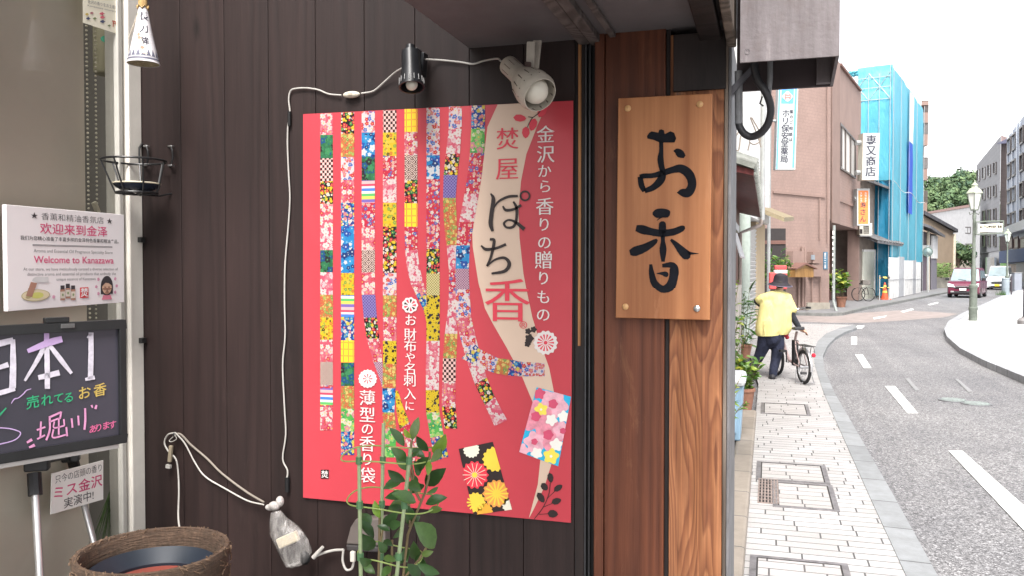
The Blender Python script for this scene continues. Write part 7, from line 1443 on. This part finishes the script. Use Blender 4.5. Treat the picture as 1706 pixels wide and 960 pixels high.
b = MB(); q_ = E1 + (E1 - Em).normalized() * .05; b.prism([flat(q_, zr1 - 1.6), flat(q_ + (E1 - Em).normalized() * .75, zr1 - 1.75), flat(q_ + (E1 - Em).normalized() * .75, zr1 - 1.55), flat(q_, zr1 - 1.35)], Vector((-1, 6, 0))); b.build("lower_eave", M_RT, h5)
MB().tube([flat(q_ + nE * .1, 0), flat(q_ + nE * .1, zr1 - .4)], .12, 8).build("downpipe", mat("cream_post", (.55, .50, .40)), h5)
hg = MB(); p0, p1 = gd(1560, 64), gd(1583, 69); rnd = random.Random(8)
for k in range(420): q_ = p0.lerp(p1, rnd.random()) + Vector((rnd.uniform(-.4, .4), rnd.uniform(-.4, .4), rnd.uniform(.9, 2.0))); a = rnd.uniform(0, 6.28); leaf3(hg, q_, q_ + Vector((.22 * math.cos(a), .22 * math.sin(a), rnd.uniform(-.1, .15))), .12, 0, .2, Vector((0, -.5, 1)))
hgo = thing("hedge", "clipped lime hedge on a low wall below the tan house", "hedge", p0); hg.build("foliage", mat("hedge_leaf", (.09, .15, .035), .6, .4, 4), hgo); MB().prism([p0 + Vector((-.5, -.4, 0)), p1 + Vector((.2, -.4, 0)), p1 + Vector((.2, .4, 0)), p0 + Vector((-.5, .4, 0))], (0, 0, .9)).build("low_wall", mat("pale_low_wall", (.40, .38, .33), .8), hgo)
mr = thing("round_mirror", "round grey green traffic mirror on a slim post before the dark house", "traffic mirror", gd(1546, 53)); c_ = at_d(1545.5, 419, 53)
MB().tube([flat(c_ + RT * .05), c_ + Vector((0, 0, .4))], .05, 8).build("post", M_PIPE, mr); Mv = M3((CAM - c_)); MB().lathe([(.001, .06), (.2, .05), (.26, .02)], c_, 24, Mv).build("mirror_face", mat("mirror_face", (.22, .27, .26), .15, .1, metal=.5), mr, smooth=True); MB().lathe([(.25, .0), (.30, .0), (.30, .05), (.25, .05)], c_, 24, Mv).build("rim", mat("dark_mirror_rim", (.10, .14, .12), .5), mr)
# white block
V0, V1 = gd(1556, 119), gd(1632, 104); nV = Vector((V1.y - V0.y, V0.x - V1.x, 0)).normalized(); h6 = thing("white_building", "plain white three storey building below the wooded hill", "building", V0)
zv0, zv1 = at_d(1562, 354, 118).z, at_d(1630, 342, 104).z
MB().prism([flat(V0), flat(V1), flat(V1, zv1), flat(V0, zv0)], Vector((-2, 10, 0))).build("wall", M_WHITEW, h6)
b = MB(); b.prism([flat(V0 + nV * .1, zv0 + .02), flat(V1 + nV * .1, zv1 + .02), flat(V1 + nV * .1, zv1 + .35), flat(V0 + nV * .1, zv0 + .35)], Vector((-2, 10, 0))); b.build("roof_edge", mat("faded_red_edge", (.45, .30, .27), .7), h6)
for x0, x1, y0, y1 in ((1591, 1600, 353, 362), (1591, 1600, 381, 390), (1609, 1618, 378, 388), (1590, 1600, 407, 418), (1606, 1624, 406, 415)): window(V0, V1, nV, rect(x0, x1, y0, y1), h6, fw=.12, dep=.1, mull=1)
strip(rect(1586, 1622, 424, 460), V0, V1, nV, .02, .3, "ground_floor_wall", mat("beige_ground_floor", (.50, .44, .36), .8), h6)
# grey office with narrow windows and brown flank, blue-grey office
G0, G1 = gd(1625, 118), gd(1664.5, 92); nG = Vector((G1.y - G0.y, G0.x - G1.x, 0)).normalized()
if nG.dot(CAM - G0) < 0: nG = -nG
G2 = gd(1678, 94); h7 = thing("grey_office", "grey office block with rows of narrow windows and a brown flank", "building", G1)
zg0, zg1 = at_d(1625, 262, 118).z, at_d(1664.5, 243, 92).z; zg = (zg0 + zg1) / 2; zgb = at_d(1645, 420, 104).z
M_GREYO = tile_wall("grey_office_tile", (.37, .37, .385), .5, 1.0); M_BRNO = tile_wall("brown_office_tile", (.26, .19, .165), .5, 1.0)
MB().prism([flat(G0, zgb), flat(G1, zgb), flat(G1 + Vector((3, 14, 0)), zgb), flat(G0 + Vector((3, 14, 0)), zgb)], (0, 0, zg - zgb)).build("wall", M_GREYO, h7)
MB().prism([flat(G0 + Vector((.3, .5, 0))), flat(G1 + Vector((.2, .4, 0))), flat(G1 + Vector((3, 14, 0))), flat(G0 + Vector((3, 14, 0)))], (0, 0, zgb - .01)).build("ground_floor", M_WHITEW, h7)
MB().prism([flat(G1 + Vector((.02, 0, 0)), zgb), flat(G2, zgb), flat(G2 + Vector((2, 8, 0)), zgb), flat(G1 + Vector((2, 8, 0)), zgb)], (0, 0, zg - zgb + .05)).build("flank_wall", M_BRNO, h7)
for rows_ in ((282, 270, 1627), (316, 308, 1627), (352, 347, 1627), (392, 391, 1627)):
    for k, x in enumerate((1628.5, 1637.5, 1646.5, 1656)):
        yl = rows_[0] + (rows_[1] - rows_[0]) * k / 3; window(G0, G1, nG, rect(x, x + 4.4, yl, yl + 19), h7, fw=.12, dep=.12)
for x0, x1 in ((1629, 1635), (1645, 1660)): strip(rect(x0, x1, 428, 456), G0, G1, nG, .2, .4, "shopfront", M_GL, h7)
O0, O1 = gd(1677.5, 84), gd(1760, 56); nO = Vector((O1.y - O0.y, O0.x - O1.x, 0)).normalized()
if nO.dot(CAM - O0) < 0: nO = -nO
h8 = thing("blue_grey_office", "pale blue grey office building with tall window bays at the right edge", "building", O0); zo = at_d(1677.5, 226, 84).z
MB().prism([flat(O0), flat(O1), flat(O1 + Vector((10, 10, 0))), flat(O0 + Vector((10, 12, 0)))], (0, 0, zo)).build("wall", mat("blue_grey_panel", (.42, .48, .58), .5, .08, 1), h8)
for r_ in range(4):
    for x0, x1 in ((1680, 1685.5), (1688, 1693.5), (1701, 1706.5), (1712, 1720)):
        f_ = lambda y, x: 447 - (447 - y) * (1 + (x - 1677) * .0042)
        y0, y1 = (235, 276, 318, 358)[r_], (259, 300, 340, 379)[r_]
        window(O0, O1, nO, [(x0, f_(y0, x0)), (x1, f_(y0, x1)), (x1, f_(y1, x1)), (x0, f_(y1, x0))], h8, fw=.14, dep=.15)
for x in (1679, 1687, 1694.5, 1699.5, 1710): strip([(x, 447 - 222 * (1 + (x - 1677) * .0042)), (x + 1, 447 - 222 * (1 + (x - 1676) * .0042)), (x + 1, 372), (x, 374)], O0, O1, nO, .02, .12, "fin", mat("pale_blue_fin", (.50, .55, .62), .4), h8)
strip([(1677, 383), (1760, 352), (1760, 372), (1677, 394)], O0, O1, nO, .05, .9, "canopy", mat("white_canopy", (.60, .66, .70), .5), h8)
for x0, x1 in ((1680, 1687), (1689, 1697), (1699, 1708)): window(O0, O1, nO, [(x0, 397), (x1, 394), (x1, 412), (x0, 414)], h8, frm=mat("plum_frame", (.16, .09, .09), .5), gl=mat("plum_glass", (.26, .15, .14), .3), fw=.15)
strip([(1677, 418), (1760, 408), (1760, 432), (1677, 438)], O0, O1, nO, .05, .7, "awning", mat("navy_awning", (.03, .07, .19), .6), h8); strip([(1680, 440), (1696, 439), (1696, 462), (1680, 462)], O0, O1, nO, .06, .2, "shopfront", mat("warm_shopfront", (.40, .28, .22), .5, .4, 1.5), h8); strip([(1697, 434), (1720, 432), (1720, 470), (1697, 466)], O0, O1, nO, .06, .25, "grey_shutter", mat("grey_hoarding", (.34, .35, .37)), h8)
b = MB(); q_ = [on_line(1660, 239, O0, O1 ) , on_line(1678, 230, O0, O1), on_line(1678, 238, O0, O1)]; b.prism([q_[0] , q_[1], q_[2]], nO * -3); b.build("roof_wing", mat("violet_roof", (.16, .16, .30), .6), h8)
# ================================================================== hill and trees behind
M_HILL = mat("hill_green", (.045, .09, .03), .95, .3, .2)
hl_ = MB(); nx_, ny_ = 24, 8; c0_ = gd(1580, 215)
vs = []
for j in range(ny_ + 1):
    for i in range(nx_ + 1):
        u, v = i / nx_, j / ny_; x = c0_.x - 90 + 220 * u; y = c0_.y - 35 + 90 * v
        vs.append((x, y, -.5 + 21 * max(0, math.sin(math.pi * min(1, v * .8))) * math.exp(-((u - .40) / .34) ** 2)))
hl_.add(vs, [(j * (nx_ + 1) + i, j * (nx_ + 1) + i + 1, (j + 1) * (nx_ + 1) + i + 1, (j + 1) * (nx_ + 1) + i) for j in range(ny_) for i in range(nx_)]); structure(hl_.build("hill", M_HILL, smooth=True))
M_TR = [mat("tree_green_light", (.115, .175, .075), .7, .3, .8), mat("tree_green_mid", (.075, .130, .055), .7, .3, .8), mat("tree_green_dark", (.045, .090, .050), .7, .3, .8)]; M_BARK = mat("bark", (.10, .07, .05), .9, .3, 3)  # crown greens are lightened to paint in distance haze
def tree(px, py, z, r, label, seed, n=900, leaf=.42, trunk=6.0, cm=M_TR):
    c = at_d(px, py, z); t = thing("tree", label, "tree", Vector((c.x, c.y, c.z - r - trunk)), group="trees on the hill behind the street"); rnd = random.Random(seed)
    tk = MB(); b0 = Vector((c.x, c.y, c.z - r - trunk)); tk.tube([b0, Vector((c.x + .2, c.y, c.z - r * .3)), c + Vector((0, 0, r * .4))], [r * .09, r * .06, r * .02], 8)
    lobes = []
    for k in range(13):
        a = rnd.uniform(0, 6.28); e = rnd.uniform(-.5, 1.2); d = r * rnd.uniform(.35, .78); q_ = c + Vector((math.cos(a) * math.cos(e) * d * 1.15, math.sin(a) * math.cos(e) * d, math.sin(e) * d)); lobes.append((q_, r * rnd.uniform(.26, .46), rnd.choice((0, 0, 1, 1, 2)))); tk.tube([Vector((c.x, c.y, c.z - r * .4)), c.lerp(q_, .6), q_], [r * .035, r * .02, r * .006], 5)
    tk.build("trunk", M_BARK, t); lf = MB()
    for k in range(n):
        q_, lr, m_ = lobes[k % len(lobes)]; d = Vector((rnd.gauss(0, 1), rnd.gauss(0, 1), rnd.gauss(0, 1))).normalized(); p_ = q_ + d * lr * rnd.uniform(.55, 1.05); u = d.orthogonal().normalized(); w_ = d.cross(u); a = rnd.uniform(0, 6.28); u, w_ = u * math.cos(a) + w_ * math.sin(a), w_ * math.cos(a) - u * math.sin(a); s_ = leaf * rnd.uniform(.5, 1.2)
        lf.mat(m_ if rnd.random() < .7 else rnd.randrange(3)); tl = d * s_ * rnd.uniform(-.5, .5); lf.add([p_ - u * s_, p_ + w_ * s_ * .6 + tl, p_ + u * s_, p_ - w_ * s_ * .6 + tl], [(0, 1, 2, 3)])
    lf.build("crown", cm, t); return t
for px, py, z, r, lab, sd, n in ((1552, 326, 170, 4.2, "low rounded tree at the left end of the wooded hill, next to the balconies", 1, 900), (1566, 322, 172, 4.6, "broad light green tree second from the left on the hill", 2, 1000), (1583, 328, 165, 4.4, "mid green tree in the middle of the hill above the white building's left end", 3, 950), (1596, 312, 176, 4.4, "tall tree in the centre of the hill with an uneven top", 4, 900), (1611, 308, 180, 4.2, "highest tree on the hill against the white sky, left of the lamp lantern", 5, 900), (1622, 314, 175, 4.2, "tree on the hill directly behind the nearest street lamp's lantern", 6, 900), (1600, 334, 160, 3.8, "dark lower tree just above the white building's roof", 7, 850), (1634, 318, 182, 4.4, "tree at the right end of the hill half hidden by the grey office", 8, 700), (1560, 343, 158, 3.2, "small dark tree low on the hill behind the tan house roof", 9, 700)):
    tree(px, py, z, r, lab, sd, n * 2)
t_ = tree(1593, 430, 76, 1.5, "small dense street tree beside the tan house and white building", 21, 900, .2, 1.2); t_["group"] = ""; del t_["group"]
# ================================================================== street lamps
M_LAMP = mat("verdigris_lamp_paint", (.13, .15, .125), .5, .25, 6); M_LROOF = mat("pale_verdigris_roof", (.30, .33, .26), .5, .2, 6); M_LGL = mat("milky_lamp_glass", (.62, .64, .60), .25, .05)
lb_ = on_z(1621, 535, .045)
lp = thing("street_lamp", "nearest green grey street lamp with a hexagonal lantern and hanging direction sign", "street lamp", Vector((lb_.x, lb_.y, .045)), YAW, group="old style street lamps along the right pavement")
k = 24.6 / 1400
def hz(y): return (535 - y) * k
MB().lathe([(.001, 0), (.115, 0), (.115, hz(517)), (.125, hz(516)), (.125, hz(513)), (.105, hz(512)), (.105, hz(480)), (.118, hz(479)), (.118, hz(474)), (.07, hz(472)), (.062, hz(462)), (.078, hz(455)), (.074, hz(448)), (.05, hz(440)), (.045, hz(405)), (.042, hz(365)), (.052, hz(363)), (.052, hz(357)), (.04, hz(355)), (.04, hz(350)), (.001, hz(350))], (0, 0, 0), 18).build("pole", M_LAMP, lp, local=True, smooth=True)
MB().tube([(-.15, 0, hz(352)), (-.13, 0, hz(356)), (0, 0, hz(353)), (.13, 0, hz(356)), (.15, 0, hz(352))], .014, 6).build("ladder_bar", M_LAMP, lp, local=True)
MB().lathe([(.10, hz(348)), (.205, hz(321.5))], (0, 0, 0), 6, cap=True).build("lantern_glass", M_LGL, lp, local=True)
b = MB()
for i in range(6): a = i * math.pi / 3; b.tube([(.105 * math.cos(a), .105 * math.sin(a), hz(348.5)), (.215 * math.cos(a), .215 * math.sin(a), hz(321))], .014, 5)
b.lathe([(.001, hz(349.5)), (.115, hz(349.5)), (.115, hz(347.5)), (.09, hz(347.5))], (0, 0, 0), 6); b.build("lantern_frame", M_LAMP, lp, local=True)
MB().lathe([(.24, hz(321.5)), (.245, hz(320)), (.15, hz(313)), (.085, hz(311)), (.085, hz(308)), (.10, hz(307)), (.05, hz(304)), (.02, hz(302)), (.025, hz(300.5)), (.001, hz(298))], (0, 0, 0), 6).build("lantern_roof", M_LROOF, lp, local=True)
lp2 = copy_tree(lp); q_ = gd(1678, 53.6); lp2.location = (q_.x, q_.y, .045); lp2["label"] = "second street lamp, standing behind the grey cylinder bin"
lp3 = copy_tree(lp); q_ = gd(1660.5, 100); lp3.location = (q_.x, q_.y, .0); lp3["label"] = "farthest street lamp, in front of the grey office's shutters"
sgn = thing("direction_sign", "white direction sign with a left arrow hanging from the nearest street lamp", "sign", at_d(1650, 378, 24.6)); ZS = 24.55
b = MB()
for a_, c_ in (((1626, 369), (1672, 367.5)), ((1626, 390), (1672, 387.5))): b.tube([sp_(*a_), sp_(*c_)], .022, 6)
b.tube([sp_(1671.5, 367), sp_(1671.5, 388)], .022, 6); b.tube([sp_(1626.5, 368), sp_(1626.5, 390)], .022, 6); b.build("frame", M_LAMP, sgn); b = MB(); b.prism([sp_(x, y, .01) for x, y in [(1630, 373.5), (1670, 371.5), (1670, 385), (1630, 386.2)]], FR * .03); b.build("panel", mat("ivory_panel", (.70, .68, .55), .5, .03), sgn)
b = MB(); k2 = ZS / 1400; put_line(b, "尾山神社前駐車場", sp_(1653.5, 377, .02), Uc, UPV, 30 * k2, 5.2 * k2, .03); put_line(b, "Kanazawa Castle Park Parking", sp_(1650.5, 382.6, .02), Uc, UPV, 37 * k2, 3.0 * k2, .0); stroke(b, [(1634, 377.5), (1638, 377.3)], 1.4, lambda x, y: sp_(x, y, .02)); b.poly([sp_(x, y, .02) for x, y in [(1631.5, 377.6), (1634.5, 374.6), (1634.5, 380.4)]]); b.build("lettering", M_KINK, sgn)
# ================================================================== cars
def car(name, label, cat, loc, rz, W, L, H, col, nose, dark, plate, beltz, kind):
    t = thing(name, label, cat, loc, rz); h = W / 2
    # stations along y: (y, bottom, bonnet/belt height, roof height, half width at belt, half width at roof)
    def sect(y, zb, zt, w0, w1, rr=.06): return [(-w0 + .04, y, zb), (-w0, y, zb + .08), (-w0, y, zt - rr), (-w1, y, zt), (w1, y, zt), (w0, y, zt - rr), (w0, y, zb + .08), (w0 - .04, y, zb)]
    st = [sect(.0, .30, nose * .72, h * .84, h * .78), sect(.06, .22, nose * .86, h * .94, h * .88), sect(.25, .18, nose * .97, h, h * .94), sect(.72, .18, beltz, h, h * .95), sect(L * .5, .18, beltz, h, h * .95), sect(L - .2, .2, beltz, h, h * .95), sect(L, .3, beltz * .97, h * .95, h * .9)]
    b = MB(); m = len(st[0]); b.add([v for s_ in st for v in s_], [(i * m + k, i * m + (k + 1) % m, (i + 1) * m + (k + 1) % m, (i + 1) * m + k) for i in range(len(st) - 1) for k in range(m)] + [list(range(m)), list(range((len(st) - 1) * m, len(st) * m))[::-1]])
    # cabin
    cb = [(.70, beltz - .03, h * .94), (1.18, H - .06, h * .80), (1.45, H, h * .78), (L - .5, H, h * .78), (L - .12, H - .10, h * .80), (L - .02, beltz - .03, h * .90)]
    n0 = len(cb); b.add([(-w, y, z) for y, z, w in cb] + [(w, y, z) for y, z, w in cb], [list(range(n0)), list(range(n0, 2 * n0))[::-1]] + [(i, n0 + i, n0 + (i + 1) % n0, (i + 1) % n0) for i in range(n0)])
    b.build("body", col, t, local=True, bevel=.03)
    gl = mat("car_glass", (.20, .27, .29), .06, .3, 1.2, spec=.8); b = MB()
    def lerp3(a, c, u): return tuple(x * (1 - u) + y * u for x, y in zip(a, c))
    bl, br_, tr_, tl = (-h * .90, .735, beltz), (h * .90, .735, beltz), (h * .76, 1.165, H - .08), (-h * .76, 1.165, H - .08)
    off = Vector((0, -.012, .010)); b.poly([Vector(p_) + off for p_ in (bl, br_, tr_, tl)]); b.build("windscreen", gl, t, local=True)
    for sx in (-1, 1):
        for (y0, y1, yt0, yt1) in ((.92, 1.75, 1.30, 1.75), (1.82, L - .85, 1.82, L - .9), (L - .78, L - .16, L - .83, L - .3)):
            MB().poly([(sx * (h * .935 + .012), y0, beltz + .03), (sx * (h * .935 + .012), y1, beltz + .03), (sx * (h * .80 + .014), yt1, H - .15), (sx * (h * .80 + .014), yt0, H - .15)]).build("side_window", gl, t, local=True)
    hl2 = mat("headlight_lens", (.62, .64, .66), .12, .1, spec=.7)
    for sx in (-1, 1):
        q_ = [(sx * h * .46, -.05, nose * .64), (sx * h * .93, -.02, nose * .68), (sx * h * .96, .03, nose * .88), (sx * h * .60, -.03, nose * .80)]; MB().prism(q_, (0, .10, 0)).build("headlight", hl2, t, local=True, bevel=.01)
        MB().obox((sx * (h + .10), .86, beltz + .10), (.20, .10, .16)).build("wing_mirror", dark if kind == 'mini' else col, t, local=True, bevel=.03)
        MB().obox((sx * h * .66, -.005, .34), (.16, .06, .08)).build("fog_light", mat("fog_lens", (.3, .3, .3), .2), t, local=True, bevel=.015)
    MB().obox((0, -.012, nose * .58), (h * 1.02, .04, .13)).build("grille", M_BLKP, t, local=True, bevel=.02); MB().obox((0, .01, .30), (h * 1.5, .05, .14)).build("lower_grille", M_BLKP, t, local=True, bevel=.02)
    MB().obox((0, -.035, nose * .70), (h * .9, .02, .03)).build("chrome_strip", M_RIM, t, local=True)
    MB().obox((0, -.042, nose * .50 if kind == 'mini' else .42), (.33, .015, .165)).build("number_plate", mat("plate_" + kind, plate, .4, .03), t, local=True, bevel=.005)
    for yy in (.62, L - .62):
        for sx in (-1, 1):
            Mx = Euler((0, R(90), 0)).to_matrix(); w_ = MB().lathe([(.18, -.09), (.27, -.09), (.29, -.06), (.29, .06), (.27, .09), (.18, .09)], (sx * (h - .08), yy, .29), 24, Mx).build("wheel", M_TYRE, t, local=True, smooth=True); MB().lathe([(.001, .085 * sx), (.17, .07 * sx), (.19, .085 * sx)], (sx * (h - .08), yy, .29), 20, Mx).build("rim", M_RIM, w_, local=True)
    MB().tube([(.05, .72, beltz + .03), (-.35, .77, beltz + .10)], .012, 5).build("wiper", M_BLKP, t, local=True); MB().box((-h * .8, .3, .16), (h * .8, L - .3, .19)).build("underbody", M_BLKP, t, local=True)
    for yy in (1.79, L - .82):
        for sx in (-1, 1): MB().box((sx * h * 1.0 - .004, yy - .006, .35), (sx * h * 1.0 + .004, yy + .006, beltz - .08)).build("door_seam", M_BLKP, t, local=True)
    return t
cl = on_z(1604, 497.5, ROADZ); car("minivan", "dark red minivan with silver headlights driving towards the camera", "car", Vector((cl.x, cl.y, ROADZ + .004)), R(-18.5), 1.60, 3.6, 1.70, mat("maroon_car_paint", (.11, .014, .035), .22, .08, 2, spec=.6), .98, M_BLKP, (.72, .72, .70), .98, "mini")
cl = on_z(1661, 484, ROADZ); car("van", "white van with a yellow number plate following the red minivan", "van", Vector((cl.x, cl.y, ROADZ + .004)), R(-19), 1.48, 3.4, 1.86, mat("white_van_paint", (.68, .70, .71), .3, .04, 2), 1.02, M_BLKP, (.75, .52, .05), 1.05, "van")
# ================================================================== street furniture on the right pavement
bc = on_z(1675, 492, .045); bn2 = thing("litter_bin", "grey cylinder bin with a dark post behind it on the right pavement", "bin", Vector((bc.x, bc.y, .045)))
MB().lathe([(.001, 0), (.19, 0), (.20, .03), (.20, .93), (.215, .94), (.215, 1.0), (.19, 1.02), (.001, 1.03)], Vector((bc.x, bc.y, .045)), 24).build("body", mat("grey_bin_metal", (.24, .28, .31), .45, .15, 4), bn2, smooth=True); q_ = Vector((bc.x + .33, bc.y + .1, .045)); MB().tube([q_, q_ + Vector((0, 0, 1.15))], .04, 8).build("side_post", M_DK, bn2)
p_ = gd(1694, 58); ut = thing("utility_cabinet", "plain grey utility cabinet standing on the right pavement near the shop awning", "cabinet", p_); MB().obox(p_ + Vector((0, 0, .65)), (.52, .4, 1.3), YAW).build("casing", mat("grey_violet_cabinet", (.22, .235, .27), .5, .08, 2), ut, bevel=.03); MB().obox(p_ + Vector((0, 0, 1.32)), (.56, .44, .04), YAW).build("top", M_PIPE, ut)
for px, z in ((1684, 56), (1686.5, 60)): q_ = gd(px, z); t = thing("bollard", "slim dark bollard just right of the grey bin" if px == 1684 else "slim dark bollard beside the utility cabinet", "bollard", Vector((q_.x, q_.y, .045)), group="slim bollards by the bin"); MB().lathe([(.001, 0), (.05, 0), (.05, .8), (.06, .82), (.06, .9), (.03, .94), (.001, .95)], Vector((q_.x, q_.y, .045)), 12).build("post", M_DK, t, smooth=True); MB().lathe([(.062, .70), (.062, .76)], Vector((q_.x, q_.y, .045)), 12).build("band", M_PAINT, t)
b0 = on_z(1712, 541, .045); bo = thing("bollard", "thick dark bollard on a round stone base cut by the right edge", "bollard", Vector((b0.x, b0.y, .045))); MB().lathe([(.001, 0), (.24, 0), (.25, .10), (.20, .16), (.15, .17), (.14, .2)], Vector((b0.x, b0.y, .045)), 20).build("stone_base", mat("grey_stone_base", (.20, .19, .19), .8, .2, 6), bo, smooth=True); MB().lathe([(.12, .17), (.115, .95), (.13, 1.0), (.10, 1.08), (.001, 1.12)], Vector((b0.x, b0.y, .045)), 18).build("post", mat("dark_bollard_paint", (.055, .06, .08), .5, .2, 5), bo, smooth=True)
q_ = on_z(1668, 493, .045); wd_ = MB(); rnd = random.Random(6)
for k in range(60): a = rnd.uniform(0, 6.28); p0 = Vector((q_.x + rnd.uniform(-.25, .25), q_.y + rnd.uniform(-.2, .2), .05)); wd_.tube([p0, p0 + Vector((.10 * math.cos(a), .10 * math.sin(a), rnd.uniform(.12, .3)))], [.008, .002], 4)
wo_ = wd_.build("weeds", M_MG); tag(wo_, "small tuft of weeds at the foot of the grey bin", "weeds", None, "stuff")
# low flush steel bars standing by the kerb near the person
